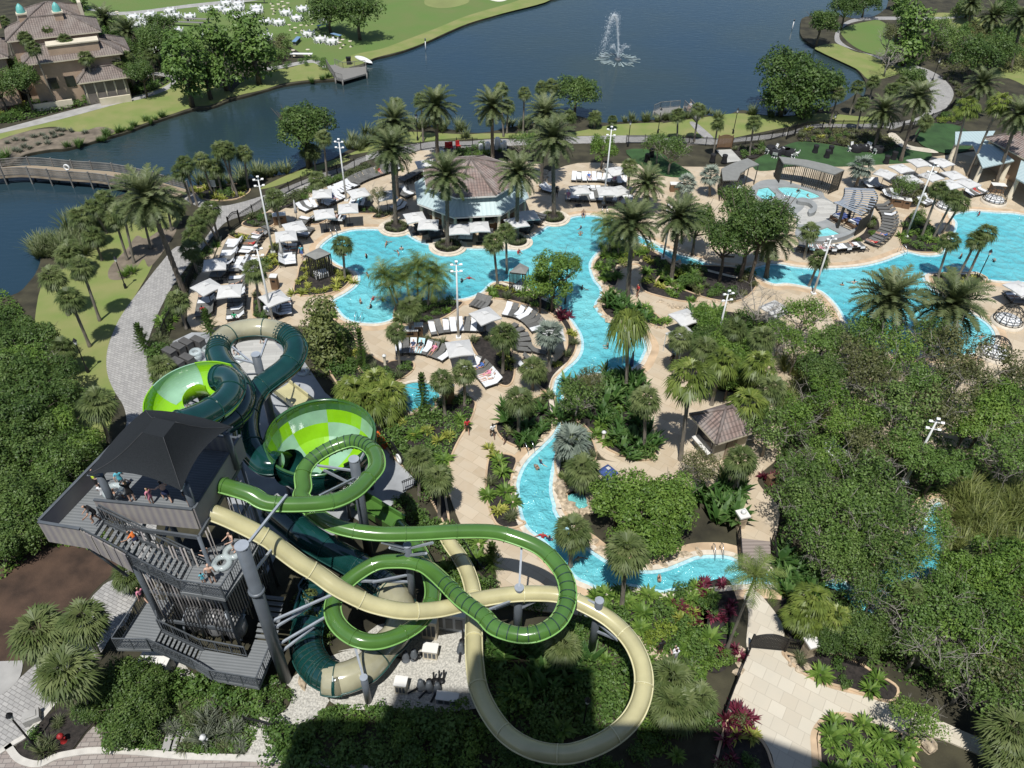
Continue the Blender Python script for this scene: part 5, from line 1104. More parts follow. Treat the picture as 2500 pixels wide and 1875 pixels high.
DB = path('a: 420,1090,8.9 560,1075,8.8 720,1010,8.7 850,910,8.6 900,790,8.5 860,670,8.45 780,560,8.4 705,460,8.3 672,370,8.2 695,285,8.1 770,215,8.0 890,175,7.9 1050,160,7.8 1200,180,7.7 1310,230,7.6 1370,320,7.5 1350,430,7.4 1270,525,7.2 1150,615,7.0 1040,705,6.8 965,820,6.6 930,950,6.4 925,1080,6.2 955,1200,5.9 1020,1300,5.6 1110,1380,5.4 1230,1385,5.3')
slide(ds, rel(DB, DO), .90, [(.375, 'tube_dark'), (.545, 'tube_smoke'), (1, 'tube_dark')], 2.9, ('tube_dark_rim', 'tube_dark_rim'), [(.335, .375, .32), (.545, .60, .32)])
BC = Vector((-14.0, 40.4, 0)); bw = MB(); NA = 48
prof = [(.55, 2.0), (1.3, 2.1), (2.3, 2.45), (3.1, 3.1), (3.65, 4.1), (3.95, 5.2), (3.98, 5.8), (3.85, 6.15)]
mi_of = lambda i, k: (0 if ((i // 6 + (1 if k > 3 else 0)) % 2 == 0) else 1) if k < 5 else 2
for k in range(len(prof) - 1):
    (r0, z0), (r1, z1) = prof[k], prof[k + 1]
    for i in range(NA):
        a, b = 2 * math.pi * i / NA, 2 * math.pi * (i + 1) / NA; hi = .35 * (1 if (i // 10) % 2 == 0 and k == len(prof) - 2 else 0)
        q = [(r0 * math.cos(a), r0 * math.sin(a), z0), (r0 * math.cos(b), r0 * math.sin(b), z0), (r1 * math.cos(b), r1 * math.sin(b), z1 + hi), (r1 * math.cos(a), r1 * math.sin(a), z1 + hi)]
        bw.add(q, [(0, 1, 2, 3)], mi_of(i, k), True)
bowl = empty('bowl_slide', (BC.x, BC.y, 0), .12)
bw.build('bowl_shell', ['lime_gloss', 'sage_gloss', 'moss_gloss'], bowl)
ou = MB()
ou.lathe([(r + .1, z - .08) for r, z in prof] + [(4.12, 6.05)], 48); ou.build('outer_skin', 'tube_dark', bowl)
rim_ = MB(); rim_.tube([(3.98 * math.cos(a), 3.98 * math.sin(a), 6.18) for a in np.linspace(0, 2 * math.pi, 48, endpoint=False)], .11, 6, closed=True); rim_.build('rim', 'moss_gloss', bowl)
for i in range(6): a = i * math.pi / 3; MB().tube([(3.2 * math.cos(a), 3.2 * math.sin(a), 0), (3.4 * math.cos(a), 3.4 * math.sin(a), 3.3)], .14, 8).build('bowl_leg', 'column_grey', bowl)
MB().tube([Vector((0, 0, 1.0)), Vector((0, 0, 2.06))], .56, 14, cap=False).build('drain', 'tube_dark', bowl)
e_ = P('a', 1250, 1385, 5.3) - BC; mo = MB(); tdir = Vector((.72, -.5, .3)).normalized()
mo.tube([e_ - tdir * 1.0, e_ - tdir * .2, e_ + tdir * .5, e_ + tdir * .9], [.9, 1.0, 1.16, 1.34], 24, cap=False)
ob = mo.build('entry_mouth', 'tube_dark', bowl); ob.rotation_euler = (0, 0, -.12)
tag(bowl, 'open funnel bowl chequered in lime and sage green beside the slide plaza', 'water slide')
DL = path('b: 60,330,2.2 240,480,2.2 400,610,2.2 580,720,2.1 780,830,2.0 960,950,1.9 1110,1060,1.8 1200,1190,1.7 1220,1340,1.6 1170,1480,1.6 1060,1590,1.5 8: 240,1055,1.5 110,1118,1.45 0,1130,1.4 7: 2040,1135,1.4 1930,1085,1.35 1860,1000,1.3 1835,900,1.3 1850,800,1.25')
ls = empty('lower_raft_tube', (DL[0].x, DL[0].y, 0)); LO = ls.location.copy()
slide(ls, rel(DL, LO), .98, [(.42, 'tube_dark'), (.80, 'tube_smoke'), (1, 'tube_dark')], 2.8, ('tube_dark_rim', 'tube_dark_rim'), [(.84, .98, .36), (.36, .42, .36)])
flume(ls, rel(path('7: 1850,800,.9 1870,700,.8 1900,600,.7 b: 420,1100,.6 520,960,.55'), LO), .9, .6, 'tube_dark')
tag(ls, 'wide dark tube with smoky tan horseshoe near the white gravel', 'water slide')
# support columns with arms; every column is a thing
def column(base, h, r, arms, label, ring=None):
    o = empty('support_column', base, 0, label, 'column', 'grey round columns carrying the slides')
    MB().tube([(0, 0, -.1), (0, 0, h)], r, 16).build('shaft', 'column_grey', o)
    MB().lathe([(0, h + .02), (r + .02, h + .02), (r + .02, h - .06)], 16, smooth=False).build('cap', 'arm_grey', o)
    if ring: MB().lathe([(r, ring - .1), (r + .1, ring - .08), (r + .1, ring + .08), (r, ring + .1)], 16).build('collar', 'column_grey', o)
    for k, x, y, z, z0 in arms:
        q = P(k, x, y, z) - Vector(base); MB().bar((0, 0, z0), q, .13).build('arm', 'arm_grey', o)
column((-13.76, 24.68, 0), 13.57, .36, [('b', 185, 215, 12.9, 13.2), ('b', 100, 640, 10.0, 11.0), ('b', 590, 1115, 7.4, 6.4), ('b', 400, 1210, 6.6, 5.6), ('b', 540, 1310, 4.8, 3.9), ('b', 430, 1400, 4.2, 3.0)], 'tallest grey column standing at the near right corner of the slide tower', 9.6)
column((-10.03, 34.37, 0), 10.12, .33, [('d', 960, 1030, 9.9, 9.0), ('d', 1600, 860, 10.3, 9.2), ('d', 1000, 1440, 11.8, 8.4), ('d', 1050, 1090, 9.6, 7.4)], 'grey column rising through the upper loop of the green slide')
column((-6.24, 29.87, 0), 7.25, .25, [('b', 1040, 640, 8.3, 6.9), ('b', 1110, 690, 8.2, 6.5), ('b', 1500, 645, 8.2, 6.9), ('b', 1440, 740, 8.2, 6.2), ('b', 850, 990, 5.2, 3.4), ('b', 960, 1000, 5.2, 4.2)], 'grey column inside the lower loop of the green slide')
column((.79, 28.05, 0), 5.72, .28, [('b', 1960, 1265, 6.4, 4.6), ('b', 2060, 1240, 5.0, 4.4), (8, 1250, 655, 4.8, 3.4), (8, 1165, 310, 7.4, 5.6)], 'grey column inside the right hand loop of green tube')
column((5.67, 27.17, 0), 5.88, .26, [(8, 1490, 625, 5.0, 5.4), (8, 1545, 740, 4.6, 4.0), (8, 1735, 885, 4.3, 3.6), (8, 1740, 890, 4.0, 2.6)], 'grey column standing inside the wide tan loop')
column((-20.02, 46.78, 0), 8.58, .34, [('a', 760, 410, 8.2, 7.6), ('a', 800, 320, 8.0, 7.2), ('a', 1110, 250, 7.7, 7.6), ('a', 1190, 490, 7.3, 6.4), ('a', 840, 570, 8.3, 6.6)], 'grey column under the smoky tan arch of the raft slide')
tag(ds, 'dark green raft slide spiralling from a lime half pipe through a smoky arch', 'water slide')
bl = P('a', 535, 765, 8.6); column((bl.x, bl.y, 0), 8.6, .36, [('a', 420, 800, 9.2, 7.6), ('a', 690, 800, 10.4, 7.8)], 'grey column inside the lime half pipe horseshoe')
b2 = P(8, 245, 1260); column((b2.x, b2.y, 0), 2.9, .22, [(8, 165, 935, 4.0, 2.7)], 'short grey column by the smoky tan horseshoe tube')

# ---------------------------------------------------------------- the hotel the photograph is taken from
mat('hotel_wall', (.52, .45, .36), .85, scale=.5, var=.1); mat('hotel_glass', (.03, .04, .05), .1, scale=1, var=.2); mat('roof_cap', (.35, .33, .30), .8, scale=1, var=.1)
ht = empty('hotel_building', (-16.9, -1, 0))
fp = [(0, 0), (26.4, 0), (44, -6.5), (75, -20), (75, -45), (0, -40)]
MB().prism(fp, 0, 53.6).build('wall', 'hotel_wall', ht)
MB().prism([(9.2, -.1), (16.6, -.1), (16.6, -30), (9.2, -30)], 53.61, 62.6).build('roof_house', 'hotel_wall', ht)
MB().prism([(4.6, -.1), (9.19, -.1), (9.19, -30), (4.6, -30)], 53.61, 58.6).build('roof_house', 'hotel_wall', ht)
MB().prism([(9.2, -.12), (13.0, -.12), (13.0, -.9), (9.2, -.9)], 62.61, 63.8).build('parapet', 'roof_cap', ht)
for fl_ in range(15):
    for i in range(6):
        u = 1.2 + i * 4.2
        if abs(-16.9 + u + 1.4) < 3.2 and fl_ in (12, 13): continue
        m_ = MB(); m_.box((u + 1.4, .06, fl_ * 3.5 + 2.4), (2.8, .1, 2.2), 0, 0); m_.box((u + 1.4, .09, fl_ * 3.5 + 1.22), (3.0, .16, .12), 0, 1); m_.build('window', ['hotel_glass', 'roof_cap'], ht)
tag(ht, 'tall cream hotel block behind the viewpoint whose shadow crosses the garden', 'hotel')
# ---------------------------------------------------------------- building materials
def rooftile(name, c1, c2, c3):
    """barrel tiles in courses, running down the slope of each face (object space: x across, z down the slope)"""
    m, N, L, b = newmat(name)
    v = coords(N, L, 'object')
    u = N.new('ShaderNodeUVMap'); u.uv_map = 'slope'
    br = N.new('ShaderNodeTexBrick'); L.new(u.outputs[0], br.inputs['Vector']); br.offset = 0
    br.inputs['Color1'].default_value = col4(c1); br.inputs['Color2'].default_value = col4(c2); br.inputs['Mortar'].default_value = col4(tuple(x * .55 for x in c2))
    br.inputs['Scale'].default_value = 1; br.inputs['Brick Width'].default_value = .34; br.inputs['Row Height'].default_value = .42; br.inputs['Mortar Size'].default_value = .03
    n = N.new('ShaderNodeTexNoise'); n.inputs['Scale'].default_value = .8; n.inputs['Detail'].default_value = 6; L.new(v, n.inputs[0])
    mr = N.new('ShaderNodeMapRange'); mr.inputs[1].default_value = .4; mr.inputs[2].default_value = .68; mr.inputs[4].default_value = .6; L.new(n.outputs[0], mr.inputs[0])
    mx = N.new('ShaderNodeMix'); mx.data_type = 'RGBA'; L.new(mr.outputs[0], mx.inputs[0]); L.new(br.outputs[0], mx.inputs[6]); mx.inputs[7].default_value = col4(c3); L.new(mx.outputs[2], b.inputs['Base Color'])
    w = N.new('ShaderNodeTexWave'); w.bands_direction = 'X'; w.inputs['Scale'].default_value = 2 * math.pi / .34 / 20 ; L.new(u.outputs[0], w.inputs[0])
    bp = N.new('ShaderNodeBump'); bp.inputs['Strength'].default_value = .9; bp.inputs['Distance'].default_value = .10; L.new(w.outputs[1], bp.inputs['Height']); L.new(bp.outputs[0], b.inputs['Normal'])
    b.inputs['Roughness'].default_value = .85; MATS[name] = m
rooftile('tile_rose', (.30, .215, .185), (.225, .165, .145), (.33, .30, .275))
rooftile('tile_grey', (.245, .195, .165), (.195, .155, .135), (.27, .235, .205))
wavemat('seam_metal', (.33, .43, .44), (.47, .56, .56), .62, 0, .45, axis='X', bump=.5, profile='SAW', noise=.25)
mat('stucco', (.43, .315, .225), .9, scale=.6, var=.12)
mat('cream_trim', (.62, .55, .42), .8, scale=1, var=.08)
mat('white_trim', (.70, .68, .64), .6, scale=1, var=.06)
mat('turquoise_dome', (.14, .44, .40), .45, scale=2, var=.15)
mat('dark_glass', (.02, .024, .028), .12, scale=1, var=.3)
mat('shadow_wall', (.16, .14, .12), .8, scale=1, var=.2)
mat('cabana_roof', (.20, .20, .185), .8, scale=2, var=.08, rnd=.08)
mat('bronze_slat', (.032, .031, .026), .55, scale=3, var=.2)
mat('black_iron', (.010, .010, .011), .5, scale=3, var=.2)
wavemat('grey_wood', (.13, .125, .115), (.25, .24, .22), 1.1, 0, .85, axis='Y', bump=.4)
wavemat('tan_wood', (.22, .17, .115), (.36, .29, .205), 1.3, 0, .8, axis='Y', bump=.4)
wavemat('brown_wood', (.11, .065, .036), (.26, .155, .085), 2.4, 0, .7, axis='X', bump=.4)
wavemat('bridge_plank', (.19, .155, .135), (.31, .26, .23), 1.0, R_(-3), .8, axis='Y', bump=.4)
mat('rock', (.47, .38, .27), .9, scale=1.6, var=.35, bump=1.0, c2=(.24, .19, .13), bscale=5)
mat('white_plastic', (.72, .72, .70), .45, scale=2, var=.05)
mat('ac_metal', (.55, .56, .55), .5, scale=6, var=.15)

def add_slope_uv(me):
    uv = me.uv_layers.new(name='slope')
    for p in me.polygons:
        n = p.normal; t = Vector((-n.y, n.x, 0)); t = t.normalized() if t.length > 1e-3 else Vector((1, 0, 0)); d = n.cross(t)
        for li in p.loop_indices:
            c = me.vertices[me.loops[li].vertex_index].co; uv.data[li].uv = (c.dot(t), c.dot(d))
def roof_obj(name, mb, m, parent):
    me = mb.mesh(name, m); add_slope_uv(me); return link(name, me, parent)
def hip(L_, W_, z, rise, x0=0.0, y0=0.0, over=.6, thick=.18):
    """hip roof over the rectangle x0..x0+L_, y0..y0+W_"""
    a, b, c, d = x0 - over, x0 + L_ + over, y0 - over, y0 + W_ + over; h = min(b - a, d - c) / 2
    if b - a >= d - c: r0, r1 = (a + h, (c + d) / 2, z + rise), (b - h, (c + d) / 2, z + rise)
    else: r0, r1 = ((a + b) / 2, c + h, z + rise), ((a + b) / 2, d - h, z + rise)
    vs = [(a, c, z), (b, c, z), (b, d, z), (a, d, z), r0, r1]
    fs = [(0, 1, 5, 4), (2, 3, 4, 5), (1, 2, 5), (3, 0, 4)] if b - a >= d - c else [(0, 1, 4), (2, 3, 5), (1, 2, 5, 4), (3, 0, 4, 5)]
    mb = MB().add(vs, fs); rd = MB()
    for i, j in ((0, 4), (3, 4), (1, 5), (2, 5), (4, 5)) if b - a >= d - c else ((0, 4), (1, 4), (2, 5), (3, 5), (4, 5)): rd.tube([vs[i], vs[j]], .14, 6)
    fa = MB(); fa.prism([(a, c), (b, c), (b, d), (a, d)], z - thick, z - .004, bottom=True)
    return mb, rd, fa
def frame2(A, B):
    d = B - A; return math.atan2(d.y, d.x), math.hypot(d.x, d.y)
def wing(parent, x0, y0, L_, W_, z0, z, rise, wallm, tile, over=.6):
    MB().prism([(x0, y0), (x0 + L_, y0), (x0 + L_, y0 + W_), (x0, y0 + W_)], z0, z - .2, top=False).build('wall', wallm, parent)
    r, rd, fa = hip(L_, W_, z, rise, x0, y0, over); ro = roof_obj('roof', r, tile, parent); rd.build('ridge', 'tile_grey' if tile == 'tile_grey' else 'tile_rose', ro); fa.build('eave', 'cream_trim', ro); return ro
for nm in ('tile_rose', 'tile_grey'): pass
# clubhouse on the far bank
A = P(1, 130, 392, 6.5); B = P(1, 740, 318, 6.5); A.z = 0; ang, L0 = frame2(A, Vector((B.x, B.y, 0)))
club = empty('clubhouse', A, ang, 'stucco clubhouse with grey tiled hip roofs and turquoise domed chimneys across the lake', 'clubhouse')
wing(club, .6, .6, L0 - 1.2, 5.0, 0, 6.5, 1.7, 'stucco', 'tile_grey')
wing(club, -.6, 4.6, L0 - 2.0, 6.6, 0, 8.9, 2.0, 'stucco', 'tile_grey')
wing(club, 1.5, 10.5, 8.5, 8, 0, 9.4, 1.9, 'stucco', 'tile_grey')
wing(club, -12, 3.0, 10, 9, 0, 7.2, 2.0, 'stucco', 'tile_grey')
wing(club, L0 - 4.0, 3.5, 4.6, 6, 0, 6.0, 1.5, 'stucco', 'tile_grey')
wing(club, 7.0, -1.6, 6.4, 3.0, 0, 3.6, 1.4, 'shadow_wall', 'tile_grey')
MB().box((7.6, 2.0, 7.6), (7.0, 2.0, 1.5)).build('parapet', 'stucco', club); MB().box((7.6, 2.0, 8.45), (7.3, 2.3, .18)).build('coping', 'cream_trim', club)
MB().box((10.3, 15, 10.6), (.5, 8, 2.0)).build('gable_wall', 'cream_trim', club)
for x, y, z in ((2.0, 8.6, 10.4), (6.9, 7.4, 10.4), (-2.0, 11.0, 10.2)):
    c = MB().box((x, y, z), (1.2, 1.2, 2.0), 0, 0); c.box((x, y, z + 1.05), (1.5, 1.5, .2), 0, 1); ch = c.build('chimney', ['stucco', 'cream_trim'], club)
    MB().lathe([(.62, 1.15), (.60, 1.5), (.46, 1.95), (.2, 2.3), (.0, 2.45)], 12, (x, y, z)).build('dome', 'turquoise_dome', ch)
for i in range(5):
    x = 7.3 + i * 1.42; MB().tube([(x, -1.55, 0), (x, -1.55, 3.4)], .13, 8).build('column', 'cream_trim', club)
MB().box((2.2, -1.4, .6), (5.6, .3, 1.2)).build('garden_wall', 'cream_trim', club); MB().box((11.0, -2.6, .55), (4.5, .3, 1.1)).build('garden_wall', 'cream_trim', club)
for i in range(2): MB().box((3.2 + i * 2.4, .55, 3.2), (1.3, .12, 1.6)).build('window', 'dark_glass', club)
g = P(1, 650, 505); ac = MB().box((g.x, g.y, .8), (2.4, 1.8, 1.5), ang); ac.box((g.x, g.y, 1.6), (2.0, 1.4, .12), ang, 1)
tag(ac.build('cooling_unit', ['ac_metal', 'white_plastic']), 'white boxy cooling unit behind the hedge beside the clubhouse', 'cooling unit')
# octagonal pool bar
bar = empty('pool_bar', (-5.7, 87.4, .12), 0, 'octagonal open bar with rose tiled hip roof and pale metal skirt roof', 'pool bar')
AO = [R_(-102.5 + 45 * k) for k in range(8)]
oc = lambda r, z: [(r * math.cos(a), r * math.sin(a), z) for a in AO]
lo, mi_, ap = oc(7.3, 2.75), oc(5.3, 4.1), (0, -.1, 6.95)
for k in range(8):
    j = (k + 1) % 8; me = MB().add([lo[k], lo[j], mi_[j], mi_[k]], [(0, 1, 2, 3)]).mesh('skirt_roof', 'seam_metal')
    o = link('skirt_roof', me, bar)
    # the seams run down the slope: turn the panel's own axes
    a = (AO[k] + AO[k] + math.pi / 4) / 2 + math.pi / 2; me.transform(Matrix.Rotation(-a, 4, 'Z')); o.rotation_euler = (0, 0, a)
MB().prism([(p[0], p[1]) for p in oc(5.3, 0)], 4.0, 4.62, top=False).build('clerestory', 'bronze_slat', bar)
MB().prism([(p[0], p[1]) for p in oc(7.32, 0)], 2.56, 2.73, top=False).build('fascia', 'white_trim', bar)
up_ = oc(6.05, 4.62); rf = MB()
for k in range(8): rf.add([up_[k], up_[(k + 1) % 8], ap], [(0, 1, 2)])
ro = roof_obj('roof', rf, 'tile_rose', bar); rg = MB()
for k in range(8): rg.tube([up_[k], ap], .13, 6)
rg.build('ridge', 'tile_grey', ro)
MB().prism([(p[0], p[1]) for p in oc(6.1, 0)], 4.44, 4.615, bottom=True).build('eave', 'white_trim', ro)
for k in range(8):
    for f in (0.0, .36, .64) if k in (6, 7, 0, 1) else (0.0,):
        p, q = oc(6.75, 0)[k], oc(6.75, 0)[(k + 1) % 8]; x, y = p[0] + (q[0] - p[0]) * f, p[1] + (q[1] - p[1]) * f
        MB().lathe([(.26, 0), (.26, .25), (.2, .3), (.18, 2.3), (.26, 2.4), (.26, 2.6)], 10, (x, y, 0)).build('column', 'cream_trim', bar)
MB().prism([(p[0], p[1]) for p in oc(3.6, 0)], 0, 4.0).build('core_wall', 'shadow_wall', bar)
for k in (6, 7, 0, 1, 5):
    p, q = oc(5.6, 0)[k], oc(5.6, 0)[(k + 1) % 8]; mb = MB(); wall(mb, p, q, 0, 1.0, .18); mb.build('bar_front', 'brown_wood', bar); mb = MB(); wall(mb, p, q, 1.0, 1.08, .7); mb.build('counter', 'cream_trim', bar)
# far right restaurant with metal awnings
A = P(3, 2005, 836, 3.9); B = P(3, 2212, 944, 3.9); A.z = B.z = 0; ang, L0 = frame2(A, B)
rest = empty('restaurant', A, ang, 'rose tiled restaurant at the right edge with pale metal awnings on columns', 'restaurant')
wing(rest, 0, .5, 16, 9, 0, 3.9, 3.0, 'stucco', 'tile_rose', .7)
def awning(parent, ps, z, drop=.5):
    ps = [Vector((p.x, p.y, 0)) for p in ps]; a = math.atan2((ps[1] - ps[0]).y, (ps[1] - ps[0]).x); c = sum(ps, Vector()) / 4
    inv = parent.matrix_basis.inverted(); c2 = inv @ Vector((c.x, c.y, 0)); ra = a - parent.rotation_euler.z
    loc_ = [Matrix.Rotation(-a, 4, 'Z') @ (p - c) for p in ps]; vs = [(p.x, p.y, z - (drop if i > 1 else 0)) for i, p in enumerate(loc_)]; mb = MB().add(vs + [(x, y, zz - .16) for x, y, zz in vs], [(0, 1, 2, 3), (7, 6, 5, 4), (0, 4, 5, 1), (1, 5, 6, 2), (2, 6, 7, 3), (3, 7, 4, 0)])
    o = mb.build('awning', 'seam_metal', parent, loc=(c2.x, c2.y, 0), rz=ra)
    for i in (2, 3): MB().lathe([(.42, 0), (.42, .5), (.3, .6), (.26, z - drop - .15)], 10, (vs[i][0] * .88, vs[i][1] * .8, 0)).build('column', 'cream_trim', o)
rest.matrix_basis = Matrix.Translation(A) @ Matrix.Rotation(ang, 4, 'Z'); bpy.context.view_layer.update()
awning(rest, [P(3, 1800, 790, 3.4), P(3, 2040, 785, 3.4), P(3, 1990, 868, 3.2), P(3, 1800, 862, 3.2)], 3.4, .3)
awning(rest, [P(3, 1905, 872, 3.4), P(3, 2030, 868, 3.4), P(3, 2150, 962, 3.2), P(3, 1960, 1002, 3.2)][0:1] + [P(3, 2040, 868, 3.4), P(3, 2155, 962, 3.2), P(3, 1965, 1004, 3.2)], 3.5, .35)
awning(rest, [P(3, 2195, 960, 3.4), P(3, 2400, 1040, 3.4), P(3, 2330, 1160, 3.2), P(3, 2165, 1065, 3.2)], 3.5, .35)
# tiled kiosk
A = P(6, 205, 1012, 3.1); B = P(6, 365, 1192, 3.1); A.z = B.z = 0; ang, L0 = frame2(A, B)
kio = empty('tiled_kiosk', A, ang, 'small kiosk with red grey tiled hip roof among the palms', 'kiosk')
wing(kio, .6, .6, L0 - 1.2, 3.2, .1, 3.1, 1.6, 'cream_trim', 'tile_rose', .6)
wk = MB().box((L0 / 2, .5, 1.8), (L0 - 1.8, .12, 1.2), 0, 0); wk.box((L0 / 2, .35, 1.16), (L0 - 1.5, .5, .08), 0, 1); wk.build('serving_hatch', ['dark_glass', 'white_trim'], kio)
MB().box((L0 - .55, 2.2, 1.2), (.1, 1.0, 2.1)).build('door', 'tan_wood', kio)
# louvred cabanas
def slats(mb, a, b, z0, z1, step=.22, w_=.05, d_=.10):
    a = Vector((a[0], a[1], 0)); b = Vector((b[0], b[1], 0)); n = max(1, int((b - a).length / step)); r = math.atan2((b - a).y, (b - a).x)
    for i in range(n + 1): q = a.lerp(b, i / n); mb.box((q.x, q.y, (z0 + z1) / 2), (w_, d_, z1 - z0), r)
def cabana(name, spec, z, open_side, label, base_z=.12, roof='cabana_roof', step=.24, bed_=True):
    ps = pts(spec, z); c = sum((Vector((p.x, p.y, 0)) for p in ps), Vector()) / len(ps); o = empty(name, (c.x, c.y, base_z), 0, label, 'cabana')
    lp = [Vector((p.x - c.x, p.y - c.y, 0)) for p in ps]; n = len(lp); h = z - base_z
    rf = MB(); top = [(p.x, p.y, h) for p in lp]; rf.add(top + [(0, 0, h + .28)] if n == 4 else top, [(i, (i + 1) % n, n) for i in range(n)] if n == 4 else [tuple(range(n))])
    o_ = poly_mesh([(p.x, p.y) for p in lp], (), h, .16) if n > 4 else rf
    o_.build('roof', roof, o)
    inn = offset_loop(lp, -.08)
    for i in range(n):
        if i in open_side: continue
        mb = MB(); slats(mb, inn[i], inn[(i + 1) % n], .05, h - .02, step); mb.build('slat_wall', 'bronze_slat', o)
    fr = MB()
    for p in inn: fr.bar((p.x, p.y, 0), (p.x, p.y, h - .02), .1)
    for i in range(n): fr.bar((inn[i].x, inn[i].y, h - .12), (inn[(i + 1) % n].x, inn[(i + 1) % n].y, h - .12), .09)
    fr.build('frame', 'bronze_slat', o)
    if bed_: MB().box((0, 0, .25), (1.5, 1.2, .4), .5).build('daybed', 'white_plastic', o)
    return o
cabana('cube_cabana', 'e: 1085,1075 1180,1120 1320,1065 1215,1010', 2.9, (), 'small square grey roofed louvred cabana on the peninsula of the main pool', .15)
cabana('curved_cabana', 'g: 225,300 240,408 372,402 400,340 480,285 566,262 462,206 330,250', 3.0, (4, 5, 3), 'smaller curved grey roofed cabana left of the spa pools', .14)
cabana('curved_cabana', 'g: 742,190 785,250 900,262 1000,285 1130,320 1245,352 1335,312 1180,262 1000,222', 3.0, (1, 2), 'long curved grey roofed cabana behind the spa pools', .14, bed_=False)
cabana('small_cabana', 'f: 1080,1232 1230,1250 1260,1190 1180,1150', 2.6, (1,), 'grey domed cabana roof half hidden by the tree beside the main pool', .12)
pg = empty('slatted_pergola', P('g', 1450, 700), 0, 'dark curved pergola of broad slats over two daybeds at the spa', 'pergola'); PO = pg.location.copy(); PO.z = 0
pin = [P('g', x, y, 3.0) - PO for x, y in ((1335, 480), (1330, 540), (1300, 590), (1238, 606))]; pout = [P('g', x, y, 3.0) - PO for x, y in ((1600, 492), (1632, 560), (1590, 650), (1490, 722))]
pin = smooth(pin, 8, False); pout = smooth(pout, 8, False); sl_ = MB()
for i in range(0, len(pin), 2):
    a, b = pin[i], pout[i]; sl_.bar(a + Vector((0, 0, .06)), b + Vector((0, 0, .06)), .2, .07)
sl_.build('roof_slats', 'arm_grey', pg); bm_ = MB()
for f in (.0, .55, 1.0): bm_.tube([p.lerp(q, f) - Vector((0, 0, .06)) for p, q in zip(pin, pout)], .09, 6)
bm_.build('beams', 'bronze_slat', pg)
for p, q in ((pin[2], pout[2]), (pin[12], pout[12]), (pin[-2], pout[-2])): t_ = p.lerp(q, .35); MB().bar((t_.x, t_.y, 0), (t_.x, t_.y, 2.95), .28).build('post', 'bronze_slat', pg)
bw_ = MB()
for p, q in zip(pout, pout[1:]): wall(bw_, (p.x * .97, p.y * .97), (q.x * .97, q.y * .97), .1, 2.2, .1)
bw_.build('back_screen', 'bronze_slat', pg)
mat('blue_cushion', (.085, .12, .30), .9, scale=14, var=.7); mat('white_cloth', (.70, .70, .69), .85, scale=3, var=.06, bump=.15); mat('grey_cloth', (.075, .078, .08), .85, scale=5, var=.2, rnd=.15)
for k, x, y, lb in (('g', 1290, 765, 'low daybed with blue striped and white cushions at the left under the pergola'), ('g', 1430, 815, 'low daybed with blue striped and white cushions at the right under the pergola')):
    g = P(k, x, y); o = empty('daybed', (g.x, g.y, .14), .45, lb, 'daybed'); MB().box((0, 0, .2), (2.1, 1.5, .36)).build('base', 'brown_wood', o); MB().box((.15, 0, .46), (1.6, 1.35, .16)).build('mattress', 'blue_cushion', o); MB().box((-.75, 0, .58), (.35, 1.2, .22)).build('bolster', 'white_cloth', o)
lp = smooth(pts('g: 1570,650 1580,740 1520,820 1430,890 1330,945 1150,990 1000,985 920,960 930,925 1100,950 1320,915 1420,870 1500,800 1545,730', .12), 4); sheet('spa_wall', lp, 'spa_stone', .7, skirt=.6)
lp = smooth(pts('g: 905,600 960,592 1040,620 1080,670 1060,720 1010,735 1000,700 1040,680 1000,640 910,625', .12), 4); tag(poly_mesh(lp, (), .62, .5).build('fire_bench', 'spa_stone'), 'curved low stone bench around the fire pit on the spa terrace', 'bench')
# wicker egg pods
def pod(k, x, y, lab, r=1.4):
    g = P(k, x, y, .3); o = empty('wicker_pod', (g.x, g.y, .12), random.random(), lab, 'pod', 'domed wicker daybed pods by the right pool')
    MB().lathe([(0, .34), (r * .9, .36), (r * 1.12, .3), (r * 1.15, 0)], 24).build('plinth', 'coping', o)
    mb = MB()
    for i in range(14):
        a = math.pi * 2 * i / 14; mb.tube([(r * math.sin(t) * math.cos(a), r * math.sin(t) * math.sin(a), .4 + 1.75 * math.cos(t)) for t in np.linspace(.12, 1.6, 9)], .035, 5)
    for t in (.25, .6, .95, 1.3, 1.58): mb.tube([(r * math.sin(t) * math.cos(a), r * math.sin(t) * math.sin(a), .4 + 1.75 * math.cos(t)) for a in np.linspace(0, 6.283, 20, endpoint=False)], .035, 5, closed=True)
    mb.build('cage', 'bronze_slat', o); MB().lathe([(0, .62), (r * .8, .6), (r * .86, .5), (r * .86, .38)], 20).build('cushion', 'white_cloth', o)
pod(3, 2030, 1205, 'black wicker dome pod on a round plinth above the right pool, nearest the restaurant')
pod(3, 1745, 1245, 'black wicker dome pod half hidden behind the three palms left of the right pool')
pod(6, 2112, 455, 'black wicker dome pod at the right frame edge, farther of the pair')
pod(6, 2030, 648, 'black wicker dome pod at the near corner of the right pool')
